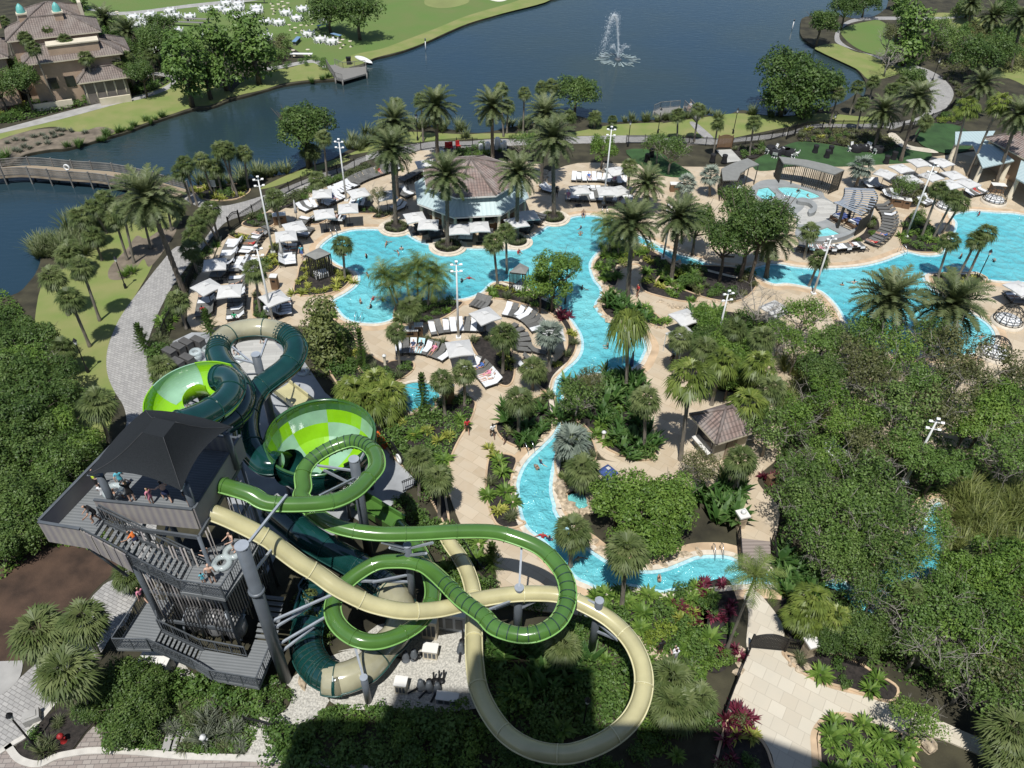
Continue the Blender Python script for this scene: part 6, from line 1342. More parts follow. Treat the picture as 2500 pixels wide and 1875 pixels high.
# footbridge over the lake
bc = smooth(pts('1: -140,1050 0,1032 150,1022 280,1030 400,1042 520,1050 640,1060 760,1082 880,1112 980,1140 1080,1168', .8), 4, False)
br_ = empty('footbridge', bc[0] * 1, 0, 'long curved wooden footbridge crossing the lake at the left', 'footbridge'); br_.location.z = 0; BO = br_.location.copy()
bl_ = [p - BO for p in bc]; rb = ribbon(bl_, 3.0, .8); n = len(bl_)
dk = MB(); dk.add([(p.x, p.y, .8) for p in rb] + [(p.x, p.y, .55) for p in rb], [(i, i + 1, 2 * n - 2 - i, 2 * n - 1 - i) for i in range(n - 1)] + [(i, 2 * n + i, 2 * n + i + 1, i + 1) for i in range(2 * n - 1)]); dk.build('deck', 'tan_wood', br_)
for side in (rb[:n], rb[n:][::-1]):
    rl = MB(); acc = 9
    for a, b in zip(side, side[1:]):
        A_, B2 = Vector((a.x, a.y, .8)), Vector((b.x, b.y, .8))
        for z in (1.1, .75, .45, .18): rl.bar(A_ + Vector((0, 0, z)), B2 + Vector((0, 0, z)), .1 if z > 1 else .05, .06)
        for t in np.arange(0, 1, .12): q = A_.lerp(B2, t); rl.bar(q + Vector((0, 0, .15)), q + Vector((0, 0, 1.05)), .035)
    rl.build('railing', 'grey_wood', br_); acc = 0
    for a, b in zip(side, side[1:]):
        acc += (b - a).length
        if acc > 2.6: acc = 0; MB().bar((b.x, b.y, -.6), (b.x, b.y, 2.05), .16).build('post', 'grey_wood', br_)
g = P(1, 403, 1005, 1.5); lb_ = MB(); lb_.tube([(0, .35 * math.cos(a), .35 * math.sin(a)) for a in np.linspace(0, 6.283, 18, endpoint=False)], .10, 8, closed=True)
o = lb_.build('life_ring', 'white_plastic'); o.location = (g.x, g.y - .1, 1.55); o.rotation_euler = (0, 0, 1.4); tag(o, 'white life ring hanging on the railing of the wooden footbridge', 'life ring')
# docks
def dock(spec, z, rail, lab, legs=6):
    ps = pts(spec, z); c = ps[0]; o = empty('wooden_dock', (c.x, c.y, 0), 0, lab, 'dock'); lp = [(p.x - c.x, p.y - c.y) for p in ps]
    poly_mesh(lp, (), z, .25).build('deck', 'grey_wood', o)
    for a, b in rail:
        o2 = Vector((*lp[a], z)); p2 = Vector((*lp[b], z)); railing(o2, p2, 1.0, False, 1.6).build('railing', 'grey_wood', o)
    for x, y in lp: MB().tube([(x, y, -1), (x, y, z + .1)], .13, 6).build('pile', 'grey_wood', o)
dock('1: 1960,392 2010,388 2060,410 2195,398 2200,440 2055,482 2012,470', .55, ((0, 6), (1, 2), (2, 3), (6, 5), (3, 4)), 'grey wooden dock on the far bank beside the white boat')
dock('3: -10,668 30,650 145,640 160,655 30,695', .5, ((1, 2), (0, 1)), 'low wooden platform of the near lakeside dock with end railing')
dock('3: 172,640 205,632 268,700 250,722', .5, ((0, 3), (1, 2)), 'narrow railed ramp of the near lakeside dock')
g = P(2, 215, 362, 0); bt = MB(); L_ = 5.2
for s_ in range(9): pass
vs = []; fs = []
for i in range(11):
    u = i / 10; w_ = math.sin(math.pi * u) ** .6 * .62 + .01
    for j in range(7): a = math.pi * j / 6; vs.append(((u - .5) * L_, math.cos(a) * w_, math.sin(a) * w_ * .75))
fs = [(i * 7 + j, i * 7 + j + 1, (i + 1) * 7 + j + 1, (i + 1) * 7 + j) for i in range(10) for j in range(6)]
o = bt.add(vs, fs, 0, True).build('boat', 'white_plastic'); o.location = (g.x, g.y, .1); o.rotation_euler = (0, 0, -.75); tag(o, 'white upturned boat lying on the grass bank by the far dock', 'boat')
g = P(2, 128, 385, 0); bn = MB().box((0, 0, .55), (.8, .8, 1.1)); bn.box((0, 0, 1.14), (.9, .9, .1)); bn.box((0, -.42, .75), (.5, .04, .2)); tag(bn.build('litter_bin', 'black_iron', None, loc=g, rz=.2), 'black square bin on the grass by the far dock', 'bin')
# fences and gates
def fence(spec, lab, h=1.25, m='black_iron', step=2.2, gap=.16, z=.05):
    ps = smooth(pts(spec, z), 5, False); c = ps[0].copy(); o = empty('metal_fence', (c.x, c.y, z), 0, lab, 'fence'); L_ = arclen(ps)
    pk = MB(); nx = 0.0
    for i in range(len(ps) - 1):
        a = Vector((ps[i].x - c.x, ps[i].y - c.y, 0)); b = Vector((ps[i + 1].x - c.x, ps[i + 1].y - c.y, 0))
        for zz in (.15, h - .15, h): pk.bar(a + Vector((0, 0, zz)), b + Vector((0, 0, zz)), .045)
        while nx < L_[i + 1]: q = a.lerp(b, (nx - L_[i]) / max(1e-6, L_[i + 1] - L_[i])); pk.bar(q + Vector((0, 0, .1)), q + Vector((0, 0, h)), .036); nx += gap
    pk.build('panel', m, o); acc = step
    for i in range(len(ps)):
        acc += (ps[i] - ps[i - 1]).length if i else 0
        if acc >= step: acc = 0; MB().bar((ps[i].x - c.x, ps[i].y - c.y, 0), (ps[i].x - c.x, ps[i].y - c.y, h + .15), .09).build('post', m, o)
    return o
fence('e: 505,790 600,730 700,665 860,560 1000,480 1150,420 1300,380 1500,310 1640,260', 'black iron fence along the promenade left of the octagonal bar')
fence('2: 480,935 560,905 660,890 800,880 900,880', 'black iron fence behind the octagonal bar')
fence('2: 1790,862 1900,862 2000,862 2200,862', 'black iron fence beside the promenade behind the round pool umbrellas')
fence('3: 90,868 200,868 300,875 365,880', 'black iron fence left of the closed wooden gate')
fence('3: 460,880 560,862 650,850 720,832 780,815', 'black iron fence right of the closed wooden gate')
fence('3: 835,800 900,780 1000,772 1200,772 1380,772', 'black iron fence behind the event lawn shrubs')
fence('3: 1480,790 1560,770 1650,730 1720,700 1790,640', 'black iron fence curving beside the right end of the promenade')
fence('4: 1175,170 1120,280 1060,390 1020,470 980,560', 'black fence between the promenade hedge and the left loungers')
fence('5: 285,1115 350,1190 420,1280 480,1360 540,1430 450,1480', 'black iron fence along the right edge of the slide plaza')
fence('9: 780,940 860,950 930,955 1010,980 1090,1015 1180,1045 1250,1060', 'dark lattice fence curving right from the arched gate', 1.1, gap=.11)
fence('9: 552,985 530,1040 500,1110 470,1190 440,1270 405,1365', 'dark iron fence descending left of the entry court', 1.15)
fence('8: 810,330 860,410 900,470 950,520', 'black iron fence beside the walkway under the tan slide', 1.0)
fence('7: 1480,1400 1560,1420 1640,1440 1680,1425', 'low black fence panel among the shrubs below the tower', 1.0)
def gate(k, a, b, h, lab, arch=.35, m='black_iron', solid=False):
    A_ = P(k, *a); B2 = P(k, *b); an, w_ = frame2(A_, B2); o = empty('garden_gate', (A_.x, A_.y, .12), an, lab, 'gate'); fr = MB()
    top = [(w_ * t, 0, h + arch * math.sin(math.pi * t)) for t in np.linspace(0, 1, 13)]
    fr.tube(top, .05, 5); fr.tube([(x, y, z - .22) for x, y, z in top], .035, 5); fr.bar((0, 0, .15), (w_, 0, .15), .06); fr.build('arch_rail', m, o)
    for x in (0, w_): MB().bar((x, 0, 0), (x, 0, h + .25), .13).build('post', m, o)
    pk = MB(); n_ = int(w_ / (.1 if solid else .15))
    for i in range(1, n_): t = i / n_; pk.bar((w_ * t, 0, .12), (w_ * t, 0, h + arch * math.sin(math.pi * t) - .05), .085 if solid else .03, .03)
    pk.build('leaf', m, o); return o
gate('e', (412, 862), (505, 800), 1.5, 'black arched iron gate at the left end of the pool deck')
gate(9, (562, 945), (772, 965), 1.35, 'black arched slatted gate at the top of the entry court', .45, solid=True)
gate(3, (368, 893), (452, 893), 1.7, 'closed dark wooden double gate behind the stepping slabs', .3, 'brown_wood', True)
gate(3, (785, 838), (835, 815), 1.6, 'black arched gate in the fence beyond the white folding chairs', .3)
gate(3, (1395, 800), (1470, 800), 1.6, 'black gate at the start of the pale garden path', .3)
# plank bridge over the lazy river
lp = pts('9: 512,278 690,298 695,440 660,500 590,500 520,455', .35); o = empty('plank_bridge', (lp[0].x, lp[0].y, 0), 0, 'brown plank bridge over the lazy river with dark rails', 'bridge'); c = lp[0]
poly_mesh([(p.x - c.x, p.y - c.y) for p in lp], (), .32, .3).build('deck', 'bridge_plank', o)
for a, b in (((492, 262), (505, 470)), ((695, 300), (712, 440))): a3 = P(9, *a, .35) - c; b3 = P(9, *b, .35) - c; a3.z = b3.z = .3; railing(a3, b3, 1.1, True, 1.2).build('railing', 'black_iron', o)
for k, x, y, lb in ((9, 500, 215, 'stone pillar with white globe lamp at the far end of the plank bridge'), (9, 905, 980, 'short stone pillar with pale cap in the lattice fence')):
    g = P(k, x, y); pl = empty('stone_pillar', (g.x, g.y, .1), .3, lb, 'pillar'); MB().box((0, 0, .7), (.62, .62, 1.4)).build('shaft', 'rock', pl); MB().box((0, 0, 1.46), (.85, .85, .14)).build('cap', 'white_trim', pl)
    if y < 300: MB().lathe([(0, 1.53), (.14, 1.56), (.2, 1.7), (.14, 1.86), (0, 1.9)], 10).build('lamp', 'white_plastic', pl)
# rock edging and boulders
def boulder_mesh(seed):
    g = np.random.default_rng(seed); bm2 = bmesh.new(); bmesh.ops.create_icosphere(bm2, subdivisions=2, radius=1); ph = g.uniform(0, 6, 6)
    for v in bm2.verts:
        n_ = 1 + .18 * math.sin(v.co.x * 3 + ph[0]) + .16 * math.sin(v.co.y * 4 + ph[1]) + .14 * math.sin(v.co.z * 4 + ph[2]) + g.normal(0, .06); v.co *= n_
        v.co.z *= .62
    me = bpy.data.meshes.new('boulder'); bm2.to_mesh(me); bm2.free(); me.materials.append(MATS['rock']); return me
BLD = [boulder_mesh(s) for s in range(5)]
def rocks(spec, s, step, lab):
    ps = smooth(pts(spec, .1), 6, False); acc = 0
    for a, b in zip(ps, ps[1:]):
        acc += (b - a).length
        while acc > step:
            acc -= step; o = link('boulder', random.choice(BLD), None, (b.x + random.gauss(0, .1), b.y + random.gauss(0, .1), .1), random.uniform(0, 6), (s * random.uniform(.7, 1.4), s * random.uniform(.6, 1.0), s * random.uniform(.6, 1.0)), None, 'boulder', 'tan boulders edging ' + lab); PLANTS.append((o, 'boulder@' + lab))
RB = [('5: 1595,120 1620,180 1665,250 1640,330 1630,400 1700,450', .38, .62, 'the island path'), ('5: 1700,210 1730,140 1790,110 1880,95', .36, .6, 'the island path bend'),
      ('6: 0,235 100,255 180,262', .32, .6, 'the sunken bed'), ('6: 0,325 120,370 220,370 330,340 400,335', .34, .6, 'the near side of the sunken bed'),
      ('5: 1000,320 950,345', .3, .6, 'the tree bed'), ('5: 1370,1000 1365,1080 1310,1140 1240,1200', .32, .55, 'the lazy river left bank'), ('5: 1150,1280 1110,1400 1115,1500', .32, .6, 'the river bend'),
      ('5: 1380,1400 1410,1480 1440,1560 1500,1640', .62, .6, 'the rock waterfall'), ('5: 1430,1490 1520,1470 1580,1540 1560,1590 1470,1590', .5, .55, 'the small rock pool'), ('8: 1440,180 1560,300 1700,400 1850,440 2000,430', .38, .65, 'the river outer bend'),
      ('9: 60,420 180,380 290,360', .36, .65, 'the river by the plank bridge'), ('9: 780,985 820,1030 880,1090 960,1085', .36, .6, 'the entry court'), ('9: 1680,60 1720,160 1760,240', .45, .8, 'the jungle river bank'), ('9: 1560,1540 1620,1500 1680,1580', .6, .9, 'the bottom right garden'),
      ('5: 300,800 330,790', .7, .9, 'the hot tub garden'), ('5: 400,985 470,1010 540,1000 620,970', .36, .6, 'the hot tub'), ('5: 1870,480 1920,490 2020,490', .3, .55, 'the stone planter'), ('9: 500,1000 520,940 500,1080', .3, .6, 'the red cordyline bank'), ('7: 1790,1110 1830,1160', .4, .6, 'the tall column foot'), ('2: 1290,1010 1310,1080 1270,1130', .5, .8, 'the far palm by the bar')]
for r in RB: rocks(*r)
# fountain in the lake
mat('spray', (.80, .84, .86), .6, scale=4, var=.08); _n = MATS['spray'].node_tree; _t = _n.nodes.new('ShaderNodeBsdfTransparent'); _x = _n.nodes.new('ShaderNodeMixShader'); _x.inputs[0].default_value = .55
_n.links.new(_t.outputs[0], _x.inputs[1]); _n.links.new(_n.nodes['Principled BSDF'].outputs[0], _x.inputs[2]); _n.links.new(_x.outputs[0], _n.nodes['Material Output'].inputs[0]); mat('foam', (.25, .31, .31), .7, scale=3, var=.3)
FC = Vector((18.1, 148.8, -.33)); Q = []; gq = np.random.default_rng(3)
def jet(az, el, v, n, spread, life=1.0, sz=.10):
    for i in range(n):
        t = gq.random() ** .8 * life * 2 * v * math.sin(el) / 9.8; w_ = spread * t
        c = np.array([math.cos(az) * math.cos(el) * v * t, math.sin(az) * math.cos(el) * v * t, math.sin(el) * v * t - 4.9 * t * t]) + gq.normal(0, w_ + .03, 3)
        if c[2] < .05: continue
        d = gq.normal(0, 1, (2, 3)) * sz * gq.uniform(.4, 1.0); Q.append([c - d[0], c + d[1], c + d[0], c - d[1]])
jet(math.pi, R_(84.3), 12.3, 2000, .10, 1.0, .05); jet(math.pi, R_(84.3), 12.3, 700, .02, .5, .07); jet(math.pi, R_(84.8), 12.2, 3000, .30, 1.0, .035)
for az, n in ((.15, 300), (math.pi + .2, 300), (1.6, 200), (4.6, 200), (.9, 180), (2.4, 180)): jet(az, R_(72), 7.0, n, .16, .62, .04)
o = empty('lake_fountain', FC, 0, 'white fountain jet spraying from a ring of foam in the lake', 'fountain')
link('water_spray', quads_mesh('water_spray', np.array(Q), 'spray'), o)
fo = MB()
for i in range(46):
    a = 2 * math.pi * i / 46 + gq.normal(0, .04); r0, r1 = gq.uniform(1.4, 3.0), gq.uniform(3.0, 4.6); w_ = gq.uniform(.04, .10); ca, sa = math.cos(a), math.sin(a)
    fo.add([(ca * r0 - sa * w_, sa * r0 + ca * w_, .03), (ca * r0 + sa * w_, sa * r0 - ca * w_, .03), (ca * r1 + sa * w_ * 2, sa * r1 - ca * w_ * 2, .03), (ca * (r1 + .2), sa * (r1 + .2), .03), (ca * r1 - sa * w_ * 2, sa * r1 + ca * w_ * 2, .03)], [(0, 1, 2, 3, 4)])
fo.build('foam_ring', 'foam', o); MB().lathe([(0, .25), (.5, .22), (.7, .05), (.7, -.2)], 12).build('nozzle', 'steel_grey', o)
for k, x, y, lb in ((2, 588, 300, 'white marker post standing in the lake off the golf bank'), (3, 820, 178, 'white marker post standing in the lake beside the dark trees')):
    g = P(k, x, y, -.3); o = MB().tube([(0, 0, -.5), (0, 0, 1.7)], .09, 6).tube([(0, 0, 1.7), (0, 0, 2.1)], .14, 6, 1).build('lake_marker', ['white_plastic', 'steel_grey'], None, loc=g); tag(o, lb, 'marker post')
# ---------------------------------------------------------------- loungers
mat('sling', (.13, .128, .12), .8, scale=6, var=.15, rnd=.2); mat('lounger_frame', (.05, .048, .045), .5, scale=3, var=.2); mat('towel_white', (.66, .67, .68), .9, scale=7, var=.08, bump=.3); mat('towel_aqua', (.42, .62, .66), .9, scale=7, var=.08)
mat('towel_blue', (.06, .13, .34), .9, scale=7, var=.2); mat('umbrella_cloth', (.53, .525, .51), .85, scale=3, var=.05, rnd=.05); mat('pole_dark', (.03, .028, .026), .5, scale=3, var=.2)
def lounger_parts():
    f = MB()
    for x in (-.31, .31): f.box((x, 0, .34), (.05, 1.95, .05))
    for y in (-.85, .3, .85):
        f.box((0, y, .34), (.6, .05, .04))
        for x in (-.3, .3): f.box((x, y, .16), (.05, .05, .32))
    s = MB().box((0, -.33, .385), (.60, 1.28, .03))
    a = R_(38); b = MB(); y0, y1, z0, z1 = .30, .30 + .74 * math.cos(a), .395, .395 + .74 * math.sin(a)
    b.add([(-.3, y0, z0), (.3, y0, z0), (.3, y1, z1), (-.3, y1, z1), (-.3, y0, z0 - .03), (.3, y0, z0 - .03), (.3, y1, z1 - .03), (-.3, y1, z1 - .03)], [(0, 1, 2, 3), (7, 6, 5, 4), (0, 4, 5, 1), (1, 5, 6, 2), (2, 6, 7, 3), (3, 7, 4, 0)])
    t = MB(); t.add([(-.29, -.95, .33), (.29, -.95, .33), (.31, -.9, .42), (-.31, -.9, .42), (.31, .28, .42), (-.31, .28, .42), (.31, y1 - .02, z1 + .03), (-.31, y1 - .02, z1 + .03), (.28, y1 + .05, z1 - .25), (-.28, y1 + .05, z1 - .25)], [(0, 1, 2, 3), (3, 2, 4, 5), (5, 4, 6, 7), (7, 6, 8, 9)])
    h = MB(); h.add([(-.29, -.6, .42), (.25, -.55, .42), (.31, .26, .42), (-.31, .28, .42), (.27, y1 - .2, z1 - .1), (-.31, y1 - .12, z1 - .05)], [(0, 1, 2, 3), (3, 2, 4, 5)])
    return f.mesh('lounger_frame', 'lounger_frame'), s.mesh('seat', 'sling'), b.mesh('backrest', 'sling'), t.mesh('towel', 'towel_white'), h.mesh('towel_half', 'towel_white')
LF, LS, LB, LT, LH = lounger_parts()
ORD = 'first second third fourth fifth sixth seventh eighth ninth tenth eleventh twelfth thirteenth fourteenth fifteenth sixteenth seventeenth eighteenth nineteenth twentieth'.split()
def lounger(loc, rz, towel, label, group):
    o = empty('sun_lounger', loc, rz, label, 'sun lounger', group)
    link('frame', LF, o); link('seat', LS, o); link('backrest', LB, o)
    if towel: t = link('towel', LT if towel < 3 else LH, o); (setmat(t, 'towel_aqua') if towel == 2 else None)
    return o
SPOTS = {}
def row(nm, spec, n, face, pw, phrase, end='left', z=.12, turn=0.0):
    ps = smooth(pts(spec, z), 8, False) if len(spec.split()) > 3 else pts(spec, z); L_ = arclen(ps); tot = L_[-1]; SPOTS[nm] = []
    for i in range(n):
        d = tot * (i + .5) / n; j = max(k for k in range(len(L_)) if L_[k] <= d); j = min(j, len(ps) - 2); t = (ps[j + 1] - ps[j]).normalized(); q = ps[j] + t * (d - L_[j])
        nrm = Vector((-t.y, t.x, 0)) * face; rz = math.atan2(-nrm.x, nrm.y) + turn + random.gauss(0, .05); tw = random.choices((1, 2, 3), (7, .5, 3))[0] if random.random() < pw else 0
        look = ('bare grey lounger', 'white towelled lounger', 'aqua towelled lounger', 'rumpled towel lounger')[tw]
        lounger((q.x, q.y, z), rz, tw, f"{look}, {ORD[i]} from {end} in row {phrase}", 'loungers in the row ' + phrase); SPOTS[nm].append((q, rz))
row('hedge', '2: 110,1135 200,1085 310,1045 440,1005', 15, 1, .05, 'along the promenade hedge')
row('hedge2', '2: 450,1100 520,1065 590,1030', 7, -1, .1, 'left of the octagonal bar')
row('bar_back', '2: 660,950 760,945', 5, 1, .2, 'behind the octagonal bar')
row('tall_pole', 'e: 1250,640 1330,600 1420,560', 6, 1, .9, 'around the far left light pole')
row('palm_l', 'e: 1050,690 1130,655 1190,640', 4, 1, .5, 'beside the closed white umbrella')
row('mid_strip', 'e: 1320,770 1440,780', 4, -1, .9, 'behind the planted strip left of the pool')
row('strip_b', 'e: 1500,620 1680,630', 6, 1, .6, 'under the two umbrellas by the far pole')
row('strip_c', 'e: 1900,650 1960,680', 3, 1, .7, 'beside the tall date palm trunk')
row('gate_arc', 'e: 790,850 700,900 640,960 600,1030 560,1090', 8, 1, .6, 'curving below the arched gate', 'far')
row('left_wall', 'e: 470,960 430,1040 400,1120 380,1190', 9, 1, .7, 'along the left hedge', 'far')
row('left_wall2', 'e: 350,1220 310,1300', 4, 1, .3, 'under the shaded left umbrella', 'far')
row('pole_mid', 'e: 1110,850 1040,930', 5, -1, .3, 'below the two linked umbrellas', 'far')
row('cube', 'e: 950,1000 930,1090 935,1190', 7, -1, .9, 'left of the cube cabana', 'far')
row('col_a', 'e: 225,1430 215,1500 200,1570 190,1650', 8, 1, .35, 'in the leftmost lounger column', 'far')
row('col_b', 'e: 490,1290 485,1400 480,1500 475,1600 470,1680', 11, 1, .4, 'in the column right of the leftmost', 'far')
row('col_c', 'e: 880,1500 885,1570 890,1640', 6, -1, .9, 'in the column under the palm shaded umbrella', 'far')
row('pool_far', 'f: 1640,400 1750,405 1880,405 2000,420 2140,430', 11, 1, .9, 'under the trees behind the main pool')
row('pool_edge', 'f: 1590,570 1680,575 1800,580 1900,580 2020,595 2180,620', 14, 1, .75, 'facing the far edge of the main pool')
row('pool_mid', 'f: 1760,500 2000,510', 5, -1, .6, 'between the umbrellas behind the main pool')
row('bar_right', 'f: 1400,520 1450,480', 3, 1, .9, 'right of the octagonal bar')
row('garden_up', '5: 610,520 700,505 820,495 940,500', 8, 1, .6, 'beyond the round garden')
row('garden_low', '5: 405,630 500,625 600,635 730,680', 8, 1, .5, 'in the left arc of the round garden')
row('garden_near', '5: 830,715 900,740 950,790 1000,850', 7, 1, .8, 'in the near arc of the round garden')
row('garden_arc', '5: 1060,400 1150,420 1220,460 1275,520', 8, 1, .45, 'under the feathery tree by the pool arm')
row('garden_rad', '5: 1080,500 1140,540 1165,600 1160,650', 6, -1, .05, 'in the right arc of the round garden', 'far')
row('dark_four', '5: 880,345 960,370', 4, 1, .0, 'above the white garden umbrella')
row('arm_side', '5: 1270,620 1180,780', 3, -1, .3, 'beside the silver palm')
row('spa_arc', '3: 1345,1235 1395,1300 1400,1370 1350,1440 1290,1480', 14, 1, .25, 'curving round the spa wall', 'far')
row('spa_arc2', '3: 1250,1490 1150,1500 1040,1510 930,1505 850,1490', 14, 1, .7, 'along the pool side of the spa', 'right')
row('spa_right', '3: 1255,1120 1340,1115', 4, 1, .9, 'above the pergola')
row('walk_r', '3: 1380,1190 1440,1170', 3, 1, .6, 'beside the wooden planters')
row('walk_r2', '3: 1590,1230 1640,1210', 4, 1, .7, 'behind the three palm trunks')
row('rest_row', '3: 1860,1170 1900,1165 1960,1150', 5, 1, .7, 'under the restaurant umbrellas')
row('strip_d', 'e: 1000,900 1060,820 1120,760', 5, -1, .5, 'left of the small planted strip')
row('upper_l', 'e: 1330,540 1430,500 1540,450', 8, 1, .4, 'above the twin umbrellas')
row('low_l', 'e: 640,1130 600,1200 570,1260', 5, -1, .8, 'beside the middle planting')
row('bar_l', 'e: 1960,560 2040,520', 4, 1, .5, 'behind the tall date palm')
row('pole_near', 'e: 800,1560 810,1640', 3, 1, .9, 'left of the near light pole')
row('left_far', 'e: 540,1120 500,1200 480,1250', 5, 1, .5, 'in the middle of the left deck')
row('far_right', '6: 2130,290 2190,360', 5, 1, .5, 'at the right frame edge')
row('jungle', '6: 1040,1270 1100,1230', 4, 1, .9, 'in the shade right of the kiosk')
row('jungle2', '6: 1220,760 1300,750', 4, 1, .8, 'under the trees below the right pool')
# wide dark daybeds in front of the octagonal bar
for i, (x, y, rz, tw) in enumerate(((310, 870, .5, 0), (425, 905, .3, 1), (690, 930, 0, 1), (870, 925, 0, 0), (1215, 850, -.4, 0), (1330, 780, -.5, 0))):
    g = P('f', x, y); o = empty('double_daybed', (g.x, g.y, .12), rz, f'wide charcoal double daybed at the bar pool edge, {ORD[i]} from the left', 'daybed', 'daybeds in front of the octagonal bar')
    MB().box((0, 0, .16), (1.75, 1.9, .3)).build('base', 'lounger_frame', o); b = MB(); b.box((-.42, -.1, .38), (.8, 1.6, .16)); b.box((.42, -.1, .38), (.8, 1.6, .16)); b.build('mattress', 'grey_cloth' if not (tw and i == 2) else 'white_cloth', o); h = MB(); h.bar((-.85, .72, .6), (.85, .72, .6), .5, .14); h.build('backrest', 'grey_cloth', o)
    if tw: MB().box((.1, .2, .50), (.7, .5, .07), .3).build('towel', 'towel_white', o)
# ---------------------------------------------------------------- umbrellas
cm = MB(); W2, zt = 1.18, .5
c8 = [(-W2, -W2, 0), (0, -W2 * .97, .06), (W2, -W2, 0), (W2 * .97, 0, .06), (W2, W2, 0), (0, W2 * .97, .06), (-W2, W2, 0), (-W2 * .97, 0, .06)]
for i in range(8): cm.add([c8[i], c8[(i + 1) % 8], (0, 0, zt)], [(0, 1, 2)])
for i in range(8): a, b = c8[i], c8[(i + 1) % 8]; cm.add([a, b, (b[0], b[1], b[2] - .12), (a[0], a[1], a[2] - .12)], [(0, 1, 2, 3)])
UC = cm.mesh('canopy', 'umbrella_cloth'); UV_ = MB().add([(-.3, -.3, zt - .06), (.3, -.3, zt - .06), (.3, .3, zt - .06), (-.3, .3, zt - .06), (0, 0, zt + .1)], [(0, 1, 4), (1, 2, 4), (2, 3, 4), (3, 0, 4)]).mesh('vent', 'umbrella_cloth')
rb_ = MB()
for x, y, z in c8: rb_.bar((0, 0, zt - .07), (x * .98, y * .98, z - .04), .03)
UR = rb_.mesh('ribs', 'pole_dark'); UP = MB().tube([(0, 0, 0), (0, 0, 2.78)], .035, 6).mesh('pole', 'pole_dark'); UB = MB().box((0, 0, .05), (.75, .75, .09)).mesh('base', 'pole_dark')
UCL = MB().lathe([(.05, 1.1), (.2, 1.2), (.16, 1.8), (.1, 2.6), (.03, 2.9)], 10).mesh('canopy_closed', 'umbrella_cloth')
THINGS = []
def umbrella(k, x, y, rz, closed=False, m=None, s=1.0):
    z = 2.75; g = P(k, x, y, z + .12); o = empty('closed_umbrella' if closed else 'pool_umbrella', (g.x, g.y, .12), rz, None, 'umbrella', 'white umbrellas around the pools')
    if closed: c = link('canopy', UCL, o)
    else: c = link('canopy', UC, o, loc=(0, 0, z - zt), sc=(s, s, 1)); link('vent', UV_, c); link('ribs', UR, o, loc=(0, 0, z - zt), sc=(s, s, 1))
    if m: setmat(c, m)
    link('pole', UP, o); link('base', UB, o); THINGS.append((o, ('closed ' if closed else '') + ('blue' if m else 'white') + (' umbrella' if closed else ' square umbrella'))); return o
for k, x, y, r in (('e', 1235, 492, .2), ('e', 1565, 488, .5), ('e', 1815, 508, .4), ('e', 1470, 625, .2), ('e', 1255, 675, .3), ('e', 985, 790, .5), ('e', 908, 872, .3), ('e', 265, 1128, .25), ('e', 190, 1330, .9), ('e', 398, 1365, .2), ('e', 800, 1430, .7), ('e', 2165, 228, .3),
    ('f', 230, 705, .35), ('f', 350, 770, .05), ('f', 630, 812, .1), ('f', 810, 790, .15), ('f', 1150, 752, .4), ('f', 1250, 690, .3), ('f', 1720, 458, .2), ('f', 2070, 468, .5), ('f', 2050, 292, .35), ('f', 1960, 470, .1),
    (5, 945, 395, .6), (5, 790, 590, .25), (5, 1345, 500, .1), (5, 2150, 405, .5), (3, 1590, 955, .3), (3, 1730, 955, .5), (3, 1485, 990, .4), (3, 1385, 1022, .8), (3, 1540, 1055, .3), (3, 1665, 1038, .5), (3, 1800, 1030, .3), (3, 1780, 1085, .4), (3, 1885, 1078, .5), (6, 730, 355, .6), (6, 2200, 230, .4)): umbrella(k, x, y, r)
for k, x, y in (('e', 985, 590), ('e', 855, 950)): umbrella(k, x, y, 0, True)
mat('umbrella_blue', (.045, .085, .26), .8, scale=3, var=.2)
umbrella(5, 1835, 640, 0, True, 'umbrella_blue'); umbrella(5, 1685, 1330, .7, False, 'umbrella_blue', .5)
g = P(6, 150, 660); o = empty('service_tent', (g.x, g.y, .1), .5, 'white open tent with a blue towel hung on its side near the fan palms', 'tent'); umr = MB()
for x in (-1.2, 1.2):
    for y in (-1.2, 1.2): MB().bar((x, y, 0), (x, y, 2.2), .06).build('pole', 'white_plastic', o)
MB().add([(-1.3, -1.3, 2.2), (1.3, -1.3, 2.2), (1.3, 1.3, 2.2), (-1.3, 1.3, 2.2), (0, 0, 2.9)], [(0, 1, 4), (1, 2, 4), (2, 3, 4), (3, 0, 4)]).build('roof', 'umbrella_cloth', o); MB().box((-1.25, -.6, 1.5), (.06, .9, 1.2)).build('towel', 'towel_blue', o)
